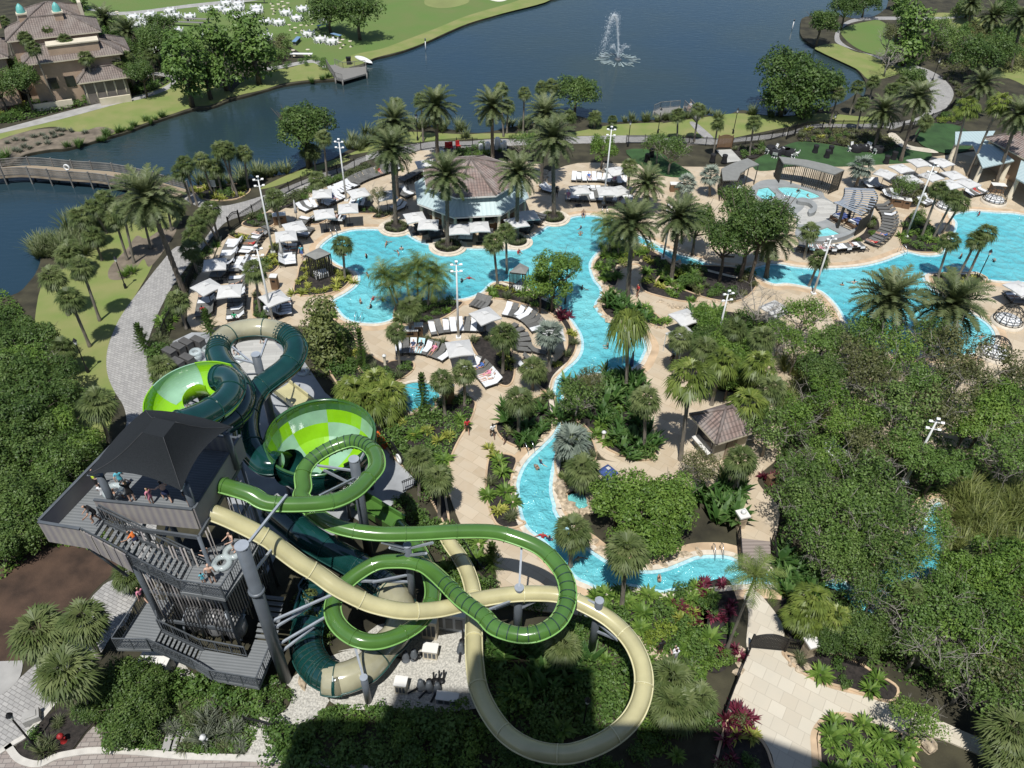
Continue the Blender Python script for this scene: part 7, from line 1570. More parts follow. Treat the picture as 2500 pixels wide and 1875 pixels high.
# ---------------------------------------------------------------- lights
mat('lamp_glass', (.55, .55, .5), .3, scale=2, var=.1)
def light_pole(k, x, y, xt, yt, lab):
    g = P(k, x, y); h = min(max(hgt(g, k, xt, yt), 7.0), 10.5); o = empty('light_pole', (g.x, g.y, .1), random.uniform(-.3, .3), lab, 'light pole', 'tall white light poles around the pools')
    MB().tube([(0, 0, 0), (0, 0, h * .5), (0, 0, h)], [.13, .10, .06], 10).build('pole', 'white_plastic', o); MB().box((0, 0, .1), (.5, .5, .2)).build('base', 'white_plastic', o)
    arm = MB()
    for z in (h - .3, h - 1.0): arm.bar((-.42, 0, z), (.42, 0, z), .06)
    arm.build('cross_arm', 'white_plastic', o)
    for z, x_ in ((h + .1, 0), (h - .22, -.42), (h - .22, .42), (h - .92, -.42), (h - .92, .42)):
        b = MB(); b.add([(x_ - .13, -.08, z - .1), (x_ + .13, -.08, z - .1), (x_ + .13, .05, z + .03), (x_ - .13, .05, z + .03), (x_ - .13, -.2, z + .03), (x_ + .13, -.2, z + .03), (x_ + .13, -.04, z + .12), (x_ - .13, -.04, z + .12)], [(0, 3, 2, 1), (4, 5, 6, 7), (0, 1, 5, 4), (1, 2, 6, 5), (2, 3, 7, 6), (3, 0, 4, 7)]); b.build('floodlight', 'white_plastic', o)
for a in ((1, 1640, 1520, 1545, 1070, 'tall white light pole beside the umbrellas left of the cube cabana'), (1, 2080, 1210, 2025, 845, 'tall white light pole behind the left umbrellas near the promenade'), (2, 1655, 1225, 1700, 770, 'tall white light pole among the loungers behind the main pool'),
          (3, 1500, 1425, 1675, 990, 'tall white light pole leaning over the walkway beside the spa arc'), (5, 785, 560, 768, 105, 'tall white light pole behind the round garden umbrella'), (6, 352, 640, 432, 310, 'tall white light pole in the greenery below the sunken bed'),
          (6, 1495, 1425, 1590, 1225, 'white light pole rising from the jungle trees at the right'), (4, 1640, 465, 1540, 10, 'tall white light pole between the lounger columns behind the smoky arch'), (3, 45, 1560, 75, 1330, 'white light pole behind the date palms of the pool island'), (6, 945, 295, 1000, 95, 'white light pole at the left end of the right pool')): light_pole(*a)
def street_lamp(k, x, y, lab, h=3.75):
    g = P(k, x, y); o = empty('street_lamp', (g.x, g.y, 0), 0, lab, 'street lamp', 'black street lamps along the paths')
    MB().lathe([(.16, 0), (.14, .5), (.06, .65), (.05, h - .55), (.09, h - .5)], 8).build('pole', 'black_iron', o); MB().lathe([(.09, h - .5), (.17, h - .1), (.0, h - .08)], 8).build('lantern', 'lamp_glass', o); MB().lathe([(.20, h - .1), (.1, h + .08), (.02, h + .2), (0, h + .25)], 8).build('cap', 'black_iron', o)
for a in ((4, 755, 255, 'black street lamp on the lawn left of the promenade curve'), (4, 530, 760, 'black street lamp beside the dark trees left of the promenade'), (7, 205, 1525, 'black street lamp in the bottom left planting bed'), (2, 540, 842, 'black street lamp on the lakeside lawn left of the tall date palms'), (2, 1980, 802, 'black street lamp by the near lakeside dock'),
          (2, 1800, 880, 'black street lamp behind the lime green tree'), (3, 465, 802, 'black street lamp beside the dock path'), (3, 1040, 835, 'black street lamp in the shrubs behind the event lawn'), (3, 1660, 488, 'black street lamp on the promenade bend at the far right'), (6, 1930, 205, 'thin black lamp on the palm island of the right pool'), (8, 1530, 1430, 'dark lamp post in the shaded garden inside the tan loop'), (1, 1625, 300, 'black lamp post on the banquet lawn beside the cypresses')): street_lamp(*a)
for k, x, y, lb in ((5, 345, 720, 'short pale bollard light beside the hot tub garden'), (5, 1650, 1180, 'short pale bollard light in the broad leaved planting')):
    g = P(k, x, y); o = empty('bollard_light', (g.x, g.y, .1), 0, lb, 'bollard light'); MB().lathe([(.17, 0), (.13, .1), (.12, 1.0)], 10).build('post', 'cream_trim', o); MB().lathe([(.12, 1.0), (.2, 1.05), (.2, 1.15), (.0, 1.3)], 10).build('lamp', 'white_plastic', o)
# ---------------------------------------------------------------- banquet lawn
tm = MB(); tm.lathe([(0, .76), (.88, .76), (.9, .72), (.93, .1)], 12); TBL = tm.mesh('round_table', 'white_cloth')
def chair_mesh(m):
    c = MB(); c.box((0, 0, .45), (.42, .42, .05)); c.add([(-.2, .2, .48), (.2, .2, .48), (.2, .3, .88), (-.2, .3, .88), (-.2, .24, .48), (.2, .24, .48), (.2, .34, .88), (-.2, .34, .88)], [(0, 1, 2, 3), (7, 6, 5, 4), (0, 4, 5, 1), (1, 5, 6, 2), (2, 6, 7, 3), (3, 7, 4, 0)])
    for x in (-.19, .19): c.bar((x, .2, .6), (x, -.22, 0), .05); c.bar((x, -.16, .45), (x, .22, 0), .05)
    return c.mesh('folding_chair', m)
CH = chair_mesh('white_plastic')
HT = '180,74 125,72 97,86 85,103 155,99 115,110 178,120 140,128 100,125 240,90 255,77 285,55 275,63 310,80 340,56 385,84 400,70 445,76 265,140 318,158 370,148 465,45 480,37 535,42 550,52 562,28 575,16 585,55 637,18 640,40 690,28 732,38 735,55 705,72 645,85 660,55 780,110 780,125 847,115 780,190 805,178 885,65 905,75 945,66 970,45 1000,36 1035,68 1030,45 940,93 962,106 1000,96 1080,100 1000,173 1048,160 1063,176 1062,203 1055,222 1122,213 215,265 250,270 180,250 485,190 490,165'
tabs = [];
for w_ in HT.split():
    x, y = map(float, w_.split(',')); g = P('h', x, y, .5)
    if all((g - t).length > 2.5 for t in tabs): tabs.append(Vector((g.x, g.y, .5)))
tabs.sort(key=lambda g: g.length); sm_ = MB(); cpos = []
for i, g in enumerate(tabs):
    o = link('round_table', TBL, None, (g.x, g.y, .02), 0, None, None, 'table', 'round white clothed tables on the banquet lawn'); THINGS.append((o, 'round white clothed banquet table'))
    for j in range(8): a = j * math.pi / 4 + i; cpos.append((g.x + math.cos(a) * 1.08, g.y + math.sin(a) * 1.08, a - math.pi / 2, o))
rest_c = MB()
CHV, CHF = [tuple(v.co) for v in CH.vertices], [tuple(p.vertices) for p in CH.polygons]
for n_, (x, y, a, t) in enumerate(cpos):
    if n_ < 272: o = link('folding_chair', CH, None, (x, y, .02), a, None, None, 'chair', None); o['of_table'] = t.name; THINGS.append((o, 'CHAIR'))
    else: ca, sa = math.cos(a), math.sin(a); rest_c.add([(x + v[0] * ca - v[1] * sa, y + v[0] * sa + v[1] * ca, v[2] + .02) for v in CHV], CHF)
rest_c.build('distant_folding_chairs', 'white_plastic', kind='stuff', label='mass of white folding chairs at the farthest banquet tables', cat='chairs')
CT = MB().lathe([(0, 1.06), (.38, 1.06), (.38, 1.02), (.05, 1.0), (.04, .06), (.28, .04), (.28, 0)], 12).mesh('cocktail_table', 'cream_trim')
for w_ in '805,8 845,12 868,22 897,30 820,45 848,35 877,45 817,60 905,143 935,158 965,145 1165,235 1180,220 1218,228 925,275 1000,272 990,120 1020,112 15,75 20,85'.split():
    x, y = map(float, w_.split(',')); g = P('h', x, y, .5); o = link('cocktail_table', CT, None, (g.x, g.y, .02), 0, None, None, 'cocktail table', 'small cream cocktail tables on the lawn'); THINGS.append((o, 'tall cream cocktail table'))
mat('board_blue', (.16, .27, .42), .5, scale=2, var=.1)
for x, y, rz, m_, L_, lb in ((345, 120, -.05, 'grey_wood', 9, 'long low grey buffet table in the middle of the banquet lawn'), (700, 4, .1, 'grey_wood', 7, 'long grey table at the far edge of the banquet lawn'), (940, 210, 1.5, 'board_blue', 3.2, 'blue topped game table on the right of the banquet lawn'), (965, 285, .05, 'white_cloth', 4, 'long pale table between two cocktail tables near the shrubs'), (430, 104, -.05, 'grey_wood', 5, 'second grey buffet table behind the long low one'), (1075, 135, .8, 'board_blue', 2.4, 'blue slanted board beside the large oak on the lawn'), (1145, 185, -.6, 'board_blue', 2.4, 'blue slanted board in the shade of the large oak')):
    g = P('h', x, y, .5); o = empty('long_table', (g.x, g.y, .02), rz, lb, 'table'); MB().box((0, 0, .74), (L_, .8, .06)).build('top', m_, o)
    for sx in (-1, 1): MB().box((sx * L_ * .42, 0, .36), (.1, .6, .71)).build('leg', 'grey_wood', o)
# event lawn beside the spa: black clothed tables, white folding chairs
mat('black_cloth', (.012, .012, .014), .9, scale=5, var=.3, bump=.4)
for i, (x, y) in enumerate(((690, 915), (720, 935), (770, 925), (800, 935), (1200, 912), (1245, 905), (1330, 915))):
    g = P(3, x, y); o = link('round_table', MB().lathe([(0, .76), (.75, .76), (.78, .72), (.85, .05)], 12).mesh('event_table', 'black_cloth'), None, (g.x, g.y, .15), 0, None, f"black clothed round table on the event lawn, {ORD[i]} from the left", 'table', 'black tables on the event lawn')
    for j in range(3):
        a = random.uniform(0, 6.28); c = link('folding_chair', CH, None, (g.x + math.cos(a + j * 2) * 1.05, g.y + math.sin(a + j * 2) * 1.05, .14), a + j * 2 - math.pi / 2, None, f"white folding chair at the {ORD[i]} black table from the left on the event lawn", 'chair', f'chairs of the {ORD[i]} black event table')
for i, (k, x, y) in enumerate(((3, 955, 920), (3, 1045, 925), (3, 1025, 950), (3, 340, 975), (3, 410, 980), (3, 1425, 960), (3, 1380, 985), (2, 1915, 975), (2, 1940, 945))):
    g = P(k, x, y); mb = MB(); mb.lathe([(0, 1.12), (.38, 1.1), (.4, 1.0), (.34, .6), (.45, .02)], 10); tag(mb.build('cocktail_table', 'black_cloth', None, loc=(g.x, g.y, .15)), ('tall black draped cocktail table left of the pair on the event lawn', 'farther of the two tall black draped tables on the event lawn', 'nearer of the two tall black draped tables on the event lawn', 'black draped cocktail table left of the stepping slabs', 'black draped cocktail table right of the stepping slabs', 'black draped table in the shade behind the silver palm', 'black draped table nearest the silver palm by the umbrellas', 'nearer black draped table on the lawn by the lime green tree', 'farther black draped table on the lawn by the lime green tree')[i], 'cocktail table', 'black draped cocktail tables')
# ---------------------------------------------------------------- small things
def planter(k, x, y, s, lb, rz=0):
    g = P(k, x, y); o = empty('wooden_bin_box', (g.x, g.y, .12), rz, lb, 'bin box'); MB().box((0, 0, s[2] / 2), s).build('box', 'brown_wood', o); MB().box((0, 0, s[2] + .04), (s[0] + .08, s[1] + .08, .07)).build('lid', 'brown_wood' if k == 6 else 'white_trim', o); MB().box((0, -s[1] / 2 - .01, s[2] * .72), (s[0] * .5, .03, .2)).build('slot', 'black_iron', o)
for a in (('e', 868, 800, (1.5, .9, 1.15), 'brown slatted towel box with white top below the arched gate', .3), (5, 495, 560, (1.6, .8, 1.1), 'brown wooden towel box left of the garden loungers', .1), (5, 550, 550, (.8, .7, 1.4), 'narrow upright wooden box beside the garden towel box', .1), (3, 1440, 1240, (1.6, .8, 1.1), 'long brown wooden bin box on the walkway beside the spa', -.25), (3, 1495, 1250, (.9, .8, 1.1), 'square brown wooden bin box right of the longer one', -.25), (3, 2040, 1155, (1.7, .9, 1.0), 'brown wooden box beside the restaurant umbrellas', -.1), ('e', 825, 1385, (.7, .7, 1.5), 'upright brown box beside the palm shaded umbrella', 0), (5, 732, 950, (.9, .3, 2.0), 'dark brown timber screen right of the hot tub', .1), (3, 120, 1150, (1.6, .8, 1.0), 'brown wooden box behind the silver palms', 0), (6, 690, 1430, (.8, .4, .8), 'small brown info stand in the kiosk bed', .4)): planter(*a)
_a, _b = P('a', 240, 385, .6), P('a', 390, 305, .6); LKR = math.atan2(_b.y - _a.y, _b.x - _a.x)
mat('locker_skin', (.085, .082, .078), .6, scale=2, var=.12)
for i, (x, y, rz) in enumerate(((240, 385, .5), (320, 345, .5), (390, 305, .5), (495, 285, .55), (310, 480, .5), (400, 445, .5))):
    g = P('a', x, y, .6); o = empty('storage_locker', (g.x, g.y, .06), rz + .55, ('leftmost grey storage locker of the far row by the slide plaza', 'second grey storage locker from the left in the far row', 'third grey storage locker from the left in the far row', 'largest grey storage locker, right end of the far row', 'ribbed grey storage locker of the near row, left one', 'grey storage locker of the near row beside the clear tubes')[i], 'locker', 'grey storage lockers by the plaza')
    MB().box((0, 0, .5), (.70, 1.25, 1.0)).build('body', 'locker_skin', o); MB().box((0, 0, 1.03), (.74, 1.29, .06)).build('lid', 'locker_skin', o)
def clear_mat():
    m, N, L, b = newmat('clear_vinyl'); tr = N.new('ShaderNodeBsdfTransparent'); mx = N.new('ShaderNodeMixShader'); mx.inputs[0].default_value = .42; b.inputs['Base Color'].default_value = (.62, .70, .70, 1); b.inputs['Roughness'].default_value = .12
    L.new(tr.outputs[0], mx.inputs[1]); L.new(b.outputs[0], mx.inputs[2]); L.new(mx.outputs[0], N['Material Output'].inputs[0]); MATS['clear_vinyl'] = m
clear_mat()
RING = MB().tube([(.42 * math.cos(a), .42 * math.sin(a), 0) for a in np.linspace(0, 6.283, 18, endpoint=False)], .17, 8, closed=True).mesh('inner_tube', 'clear_vinyl')
for k, x, y, z, lb in (('a', 470, 430, .2, 'clear inflatable tube at the bottom of the stack beside the lockers'), ('a', 470, 400, .55, 'clear inflatable tube in the middle of the stack beside the lockers'), ('a', 468, 365, .9, 'clear inflatable tube on top of the stack beside the lockers'), ('a', 580, 335, .25, 'clear inflatable tube lying beside the large locker'), ('a', 860, 430, .2, 'clear inflatable tube lying on the plaza under the arch'), ('a', 1435, 545, .2, 'clear inflatable tube lying near the hedge side of the plaza'), ('c', 1700, 900, 9.8, 'clear inflatable tube standing on the middle landing'), ('c', 1800, 800, 9.8, 'second clear tube carried at the back of the middle landing'), ('c', 725, 250, 13.4, 'clear inflatable tube held by swimmers on the top deck')):
    g = P(k, x, y, z); link('inner_tube', RING, None, g, 0, None, lb, 'inner tube', 'clear inflatable slide tubes')
for k, x, y, s, m_, lb, cat in ((7, 955, 1075, (1.8, 1.0, 1.2), 'ac_metal', 'white utility cabinet at the foot of the slide tower', 'cabinet'), (7, 500, 1535, (0, 0, 0), '', '', ''), (8, 620, 985, (.9, .6, .9), 'cream_trim', 'cream pump housing on the white gravel', 'pump'), (8, 445, 1190, (.7, .6, 1.0), 'cream_trim', 'cream pump box at the shadow edge of the gravel', 'pump'), (8, 720, 1260, (1.3, .5, .6), 'arm_grey', 'grey filter cabinet in the shaded gravel yard', 'cabinet'), (8, 620, 850, (1.0, 1.0, 2.0), 'cream_trim', 'cream service housing under the tan slide', 'cabinet'), (8, 735, 820, (2.2, .5, 1.8), 'arm_grey', 'row of grey valve cabinets under the tan slide', 'cabinet')):
    if not lb: continue
    g = P(k, x, y); o = empty('service_box', (g.x, g.y, .03), -.1, lb, cat); MB().box((0, 0, s[2] / 2), s).build('housing', m_, o); MB().box((0, 0, s[2] + .03), (s[0] + .1, s[1] + .1, .06)).build('lid', 'white_trim', o); mb = MB()
    for i in range(3): mb.box((-s[0] * .3 + i * s[0] * .3, -s[1] / 2 - .012, s[2] * .5), (s[0] * .22, .02, s[2] * .6))
    mb.build('vent_panel', 'steel_grey', o)
for i, (x, y) in enumerate(((1020, 1500), (1060, 1500), (1100, 1500))):
    g = P(7, x, y); tag(MB().box((0, 0, .03), (.62, 1.3, .08), .06).box((0, 0, .075), (.5, 1.15, .012), .06).build('access_cover', 'concrete', None, loc=(g.x, g.y, .06)), ('left', 'middle', 'right')[i] + ' one of three concrete access covers in the bottom left bed', 'access cover', 'concrete access covers')
g = P(7, 1235, 1510); o = empty('hydrant', (g.x, g.y, .05), 0, 'small white hydrant standing in the grasses below the tower', 'hydrant'); MB().lathe([(.2, 0), (.14, .1), (.14, .6), (.2, .64), (.17, .8), (0, .92)], 10).build('barrel', 'white_plastic', o); MB().tube([(-.25, 0, .48), (.25, 0, .48)], .07, 6).build('outlet', 'white_plastic', o)
mat('hydrant_red', (.30, .02, .02), .5, scale=4, var=.2); g = P(7, 385, 1500); o = empty('hydrant', (g.x, g.y, .05), 0, 'red and green hydrant in the bottom left bed', 'hydrant'); MB().lathe([(.2, 0), (.14, .1), (.14, .55), (.2, .6), (.15, .74), (0, .8)], 10).build('barrel', 'hydrant_red', o); MB().tube([(-.25, 0, .45), (.25, 0, .45)], .07, 6).build('outlet', 'hydrant_red', o)
g = P(7, 205, 1370); o = MB().box((0, 0, .3), (.9, .7, .55), .5).box((0, 0, .6), (.6, .4, .06), .5).build('meter_box', 'concrete', None, loc=(g.x, g.y, .05)); tag(o, 'pale meter box on the kerb beside the bottom left bed', 'meter box')
mat('orange_plastic', (.60, .11, .02), .5, scale=3, var=.15)
a = P('d', 1745, 590, .5); b = P('d', 1890, 750, .5); mb = MB(); mb.bar(a, b, .55, .18); mb.bar(a - Vector((0, 0, .3)), b - Vector((0, 0, .3)), .4, .4); tag(mb.build('rescue_board', 'orange_plastic'), 'orange rescue board lying along the plaza fence beside the bowl', 'rescue board')
g = P('d', 2065, 940, .7); o = MB().tube([(0, .35 * math.cos(t), .35 * math.sin(t)) for t in np.linspace(0, 6.283, 18, endpoint=False)], .09, 8, closed=True).build('life_ring', 'white_plastic', None, loc=g, rz=.6); tag(o, 'white life ring hanging on the plaza fence', 'life ring')
mat('chrome', (.62, .64, .65), .25, scale=2, var=.05, metallic=.9)
for k, x, y, rz, lb in (('e', 1345, 905, .5, 'chrome pool handrail at the left end of the main pool'), ('a', 1940, 95, -.2, 'chrome pool handrail at the near left edge of the main pool'), ('f', 1935, 715, 0, 'chrome pool handrail at the far edge of the main pool'), (3, 1480, 1525, .6, 'chrome pool handrail at the corner of the right pool'), ('g', 795, 590, .2, 'chrome handrail on the spa steps'), (5, 1210, 1240, .5, 'chrome handrail at the lazy river steps'), (9, 370, 385, .1, 'chrome handrail beside the plank bridge')):
    g = P(k, x, y); o = empty('pool_handrail', (g.x, g.y, .1), rz, lb, 'handrail', 'pool handrails')
    for s_ in (-.3, .3): MB().tube([(s_, .5, 0), (s_, .45, .8), (s_, .2, .95), (s_, -.3, .5), (s_, -.45, -.1)], .03, 6).build('rail', 'chrome', o)
for i, (x, y, lb) in enumerate(((470, 1010, 'dark pump with pipe at the left of the gravel yard'), (520, 1000, 'dark pump with pipe second from the left in the gravel yard'), (560, 1180, 'dark pump nearest the cream pump box in the shade'), (610, 1190, 'dark pump second in the shaded row of the gravel yard'), (660, 1200, 'dark pump third in the shaded row of the gravel yard'), (800, 960, 'dark pump beside the tan tube in the gravel yard'))):
    g = P(8, x, y); o = empty('water_pump', (g.x, g.y, .04), .3 * i, lb, 'pump', 'dark pumps in the gravel yard'); MB().lathe([(0, .9), (.16, .88), (.18, .5), (.24, .46), (.24, .1), (.3, .08), (.3, 0)], 10).build('motor', 'steel_grey', o); MB().tube([(-.9, 0, .22), (.9, 0, .22), (.95, 0, .9)], .07, 6).build('pipe', 'black_iron', o); MB().lathe([(.2, 0), (.2, .05), (0, .06)], 10, (.6, 0, .22)).build('valve_wheel', 'black_iron', o)
# red chairs and white drums behind the bar
mat('red_paint', (.45, .03, .03), .5, scale=3, var=.15)
for i, (x, y) in enumerate(((715, 905), (740, 903), (785, 895))):
    g = P(2, x, y); o = empty('red_chair', (g.x, g.y, .1), .3 * i, ('left', 'middle', 'right')[i] + ' one of three red garden chairs behind the octagonal bar', 'chair', 'red garden chairs'); MB().box((0, 0, .4), (.6, .6, .08)).build('seat', 'red_paint', o); MB().box((0, .28, .75), (.6, .08, .7)).build('backrest', 'red_paint', o)
    for sx in (-.25, .25): MB().box((sx, 0, .19), (.08, .6, .38)).build('leg', 'red_paint', o)
for i, (x, y, s_) in enumerate(((1018, 900, 1.0), (1045, 912, .7), (960, 920, .9), (1060, 905, .8), (920, 925, .8))):
    g = P(2, x, y); tag(MB().lathe([(.4 * s_, 0), (.42 * s_, 1.5 * s_), (.3 * s_, 1.75 * s_), (0, 1.85 * s_)], 12).lathe([(.45 * s_, .6 * s_), (.45 * s_, .7 * s_)], 12).build('white_tank', 'white_plastic', None, loc=(g.x, g.y, .1)), f"white service tank behind the octagonal bar, {ORD[(3, 1, 2, 0, 4)[i]]} by size", 'tank', 'white service tanks')
g = P(1, 1290, 1160); o = empty('notice_board', (g.x, g.y, .05), .1, 'blank white notice board among the yellow shrubs by the footbridge', 'sign'); MB().box((0, 0, 1.3), (.7, .05, .9)).build('panel', 'white_plastic', o); MB().box((0, .06, .6), (.07, .07, 1.2)).build('post', 'grey_wood', o)

# ---------------------------------------------------------------- people
for nm, c in dict(skin_light=(.56, .36, .27), skin_tan=(.40, .23, .15), skin_dark=(.16, .085, .055), hair_black=(.012, .010, .009), hair_brown=(.06, .032, .018), hair_blond=(.35, .25, .12), cl_black=(.014, .014, .016), cl_red=(.46, .025, .03), cl_white=(.68, .68, .68), cl_orange=(.70, .17, .03), cl_blue=(.05, .12, .36), cl_aqua=(.10, .42, .52), cl_pink=(.60, .22, .30), cl_navy=(.025, .035, .09), cl_lime=(.55, .70, .05), cl_grey=(.2, .2, .21), cl_green=(.04, .36, .16)).items(): mat(nm, c, .7, scale=9, var=.12)
def person_mesh(name, J):
    """one skinned body from joints; faces are given to skin, hair, top and bottom by the nearest bone"""
    V, E, Rr = [], [], []; idx = {}
    def pt(n, p, r): idx[n] = len(V); V.append(Vector(p)); Rr.append(r); return idx[n]
    def bone(a, b): E.append((idx[a], idx[b]))
    rad = dict(pelvis=.135, waist=.115, chest=.145, neck=.055, jaw=.075, head=.098, crown=.075)
    for n in ('pelvis', 'waist', 'chest', 'neck', 'jaw', 'head', 'crown'): pt(n, J[n], rad[n])
    for a, b in zip(('pelvis', 'waist', 'chest', 'neck', 'jaw', 'head'), ('waist', 'chest', 'neck', 'jaw', 'head', 'crown')): bone(a, b)
    fwd = Vector(J.get('face', (0, 1, 0))); pt('nose', V[idx['head']] + fwd * .105 - (V[idx['crown']] - V[idx['jaw']]).normalized() * .01, .018); bone('head', 'nose')
    for s in 'lr':
        for n, r in (('hip', .10), ('knee', .062), ('ankle', .042), ('toe', .035)): pt(n + s, J[n + s], r)
        bone('pelvis', 'hip' + s); bone('hip' + s, 'knee' + s); bone('knee' + s, 'ankle' + s); bone('ankle' + s, 'toe' + s)
        for n, r in (('shoulder', .065), ('elbow', .043), ('wrist', .030)): pt(n + s, J[n + s], r)
        bone('chest', 'shoulder' + s); bone('shoulder' + s, 'elbow' + s); bone('elbow' + s, 'wrist' + s)
        d = (V[idx['wrist' + s]] - V[idx['elbow' + s]]).normalized(); side = d.cross(fwd); side = side.normalized() if side.length > .1 else Vector((1, 0, 0))
        pt('palm' + s, V[idx['wrist' + s]] + d * .075, .034); bone('wrist' + s, 'palm' + s)
        for f in range(4):
            pt(f'f{f}{s}', V[idx['palm' + s]] + d * (.035 + .012 * (f in (1, 2))) + side * (f - 1.5) * .021, .0095); pt(f'g{f}{s}', V[idx[f'f{f}{s}']] + d * (.045 + .008 * (f in (1, 2))) + fwd * .014, .008); bone('palm' + s, f'f{f}{s}'); bone(f'f{f}{s}', f'g{f}{s}')
        pt('th' + s, V[idx['wrist' + s]] + d * .045 + side * .045, .011); pt('tt' + s, V[idx['wrist' + s]] + d * .085 + side * .062 + fwd * .012, .009); bone('wrist' + s, 'th' + s); bone('th' + s, 'tt' + s)
    me = bpy.data.meshes.new(name + '_frame'); me.from_pydata([tuple(v) for v in V], E, []); ob = bpy.data.objects.new(name + '_frame', me); COL.objects.link(ob)
    sk_ = ob.modifiers.new('skin', 'SKIN'); sk_.use_smooth_shade = True; ob.modifiers.new('sub', 'SUBSURF').levels = 1
    if not me.skin_vertices: me.attributes.new('skin', 'FLOAT', 'POINT')
    for i, r in enumerate(Rr): me.skin_vertices[0].data[i].radius = (r, r * (.82 if i in (idx['waist'], idx['chest'], idx['pelvis']) else 1))
    me.skin_vertices[0].data[idx['pelvis']].use_root = True
    dg = bpy.context.evaluated_depsgraph_get(); out = bpy.data.meshes.new_from_object(ob.evaluated_get(dg)); out.name = name; bpy.data.objects.remove(ob)
    out.materials.clear()
    for m_ in ('skin_light', 'hair_brown', 'cl_black', 'cl_black'): out.materials.append(MATS[m_])
    up_v = (V[idx['crown']] - V[idx['jaw']]).normalized()
    def region(c):
        best = min(range(len(E)), key=lambda k: (V[E[k][0]].lerp(V[E[k][1]], .5) - c).length - .0); a, b = E[best]; inv = {v: k for k, v in idx.items()}; na, nb = inv[a], inv[b]
        if {na, nb} & {'head', 'crown', 'jaw'}:
            h = c - V[idx['head']]; return 1 if (h.dot(up_v) > .045 or h.dot(fwd) < -.015) else 0
        if (na, nb) in (('waist', 'chest'), ('chest', 'neck'), ('chest', 'shoulderl'), ('chest', 'shoulderr')): return 2
        if na == 'shoulderl' or na == 'shoulderr': return 2 if (c - V[a]).length < .17 else 0
        if (na, nb) == ('pelvis', 'waist') or nb in ('hipl', 'hipr'): return 3
        if na in ('hipl', 'hipr'): return 3 if (c - V[a]).length < .22 else 0
        return 0
    mi2 = [region(p.center) for p in out.polygons]; out.polygons.foreach_set('material_index', mi2)
    return out
def pose(stance='stand', arms='down'):
    J = dict(pelvis=(0, 0, .93), waist=(0, 0, 1.08), chest=(0, .0, 1.30), neck=(0, .01, 1.47), jaw=(0, .03, 1.55), head=(0, .03, 1.63), crown=(0, .02, 1.69))
    for s, x in (('l', -1), ('r', 1)):
        J['hip' + s] = (x * .10, 0, .86); J['knee' + s] = (x * .11, .02, .48); J['ankle' + s] = (x * .11, 0, .08); J['toe' + s] = (x * .13, .15, .035)
        J['shoulder' + s] = (x * .19, 0, 1.40); J['elbow' + s] = (x * .25, -.02, 1.13); J['wrist' + s] = (x * .25, .08, .90)
    if stance == 'walk': J.update(kneel=(-.1, .18, .50), anklel=(-.1, .32, .09), toel=(-.11, .47, .05), kneer=(.1, .02, .47), ankler=(.1, -.28, .13), toer=(.11, -.16, .04), elbowl=(-.25, -.12, 1.14), wristl=(-.25, -.1, .9), elbowr=(.25, .08, 1.14), wristr=(.24, .26, .98))
    if stance == 'climb':
        for k in ('waist', 'chest', 'neck', 'jaw', 'head', 'crown'): v = J[k]; d = (v[2] - .93) * .45; J[k] = (v[0], v[1] + d, v[2] - d * .3)
        J.update(kneel=(-.12, .28, .72), anklel=(-.12, .22, .32), toel=(-.12, .36, .27), kneer=(.11, .05, .46), ankler=(.11, -.12, .09), toer=(.11, .02, .035), shoulderl=(-.19, .2, 1.34), shoulderr=(.19, .2, 1.34), elbowl=(-.36, .35, 1.14), wristl=(-.52, .5, 1.2), elbowr=(.27, .3, 1.06), wristr=(.26, .45, .92))
    if stance == 'sit': 
        for s, x in (('l', -1), ('r', 1)): J['knee' + s] = (x * .13, .44, .50); J['ankle' + s] = (x * .13, .46, .08); J['toe' + s] = (x * .13, .6, .04)
        for k in list(J):
            if k[:4] not in ('knee', 'ankl', 'toel', 'toer'): v = J[k]; J[k] = (v[0], v[1], v[2] - .40)
        for s, x in (('l', -1), ('r', 1)): J['elbow' + s] = (x * .27, .1, .72); J['wrist' + s] = (x * .16, .3, .60)
    if stance == 'lie':
        J = dict(pelvis=(0, -.05, .52), waist=(0, .10, .53), chest=(0, .32, .66), neck=(0, .46, .78), jaw=(0, .52, .84), head=(0, .58, .90), crown=(0, .63, .94), face=(0, -.6, .8))
        for s, x in (('l', -1), ('r', 1)): J['hip' + s] = (x * .10, -.13, .51); J['knee' + s] = (x * .12, -.52, .58 if s == 'l' else .52); J['ankle' + s] = (x * .11, -.90, .48); J['toe' + s] = (x * .14, -.96, .60); J['shoulder' + s] = (x * .19, .39, .72); J['elbow' + s] = (x * .28, .18, .60); J['wrist' + s] = (x * .22, -.04, .58)
    if arms == 'up': J.update(elbowl=(-.30, .05, 1.48), wristl=(-.14, .06, 1.66), elbowr=(.30, .05, 1.48), wristr=(.14, .06, 1.66))
    if arms == 'hold': J.update(elbowl=(-.27, .06, 1.14), wristl=(-.20, .32, 1.14), elbowr=(.27, .06, 1.14), wristr=(.20, .32, 1.14))
    if arms == 'wide': J.update(elbowl=(-.42, .08, 1.30), wristl=(-.62, .2, 1.26), elbowr=(.42, .08, 1.30), wristr=(.62, .2, 1.26))
    return J
PM = {k: person_mesh('person_' + k, pose(*v)) for k, v in dict(stand=('stand', 'down'), walk=('walk', 'down'), climb=('climb', 'down'), sit=('sit', 'down'), lie=('lie', 'down'), up=('stand', 'up'), hold=('stand', 'hold'), swim=('stand', 'wide')).items()}
def person(loc, ps, rz, skin, hair, top, bottom, label, s=1.0, group=None):
    o = link('person', PM[ps], None, loc, rz, s, label, 'person', group)
    for i, m_ in enumerate((skin, hair, top, bottom)): setmat(o, m_, i)
    return o
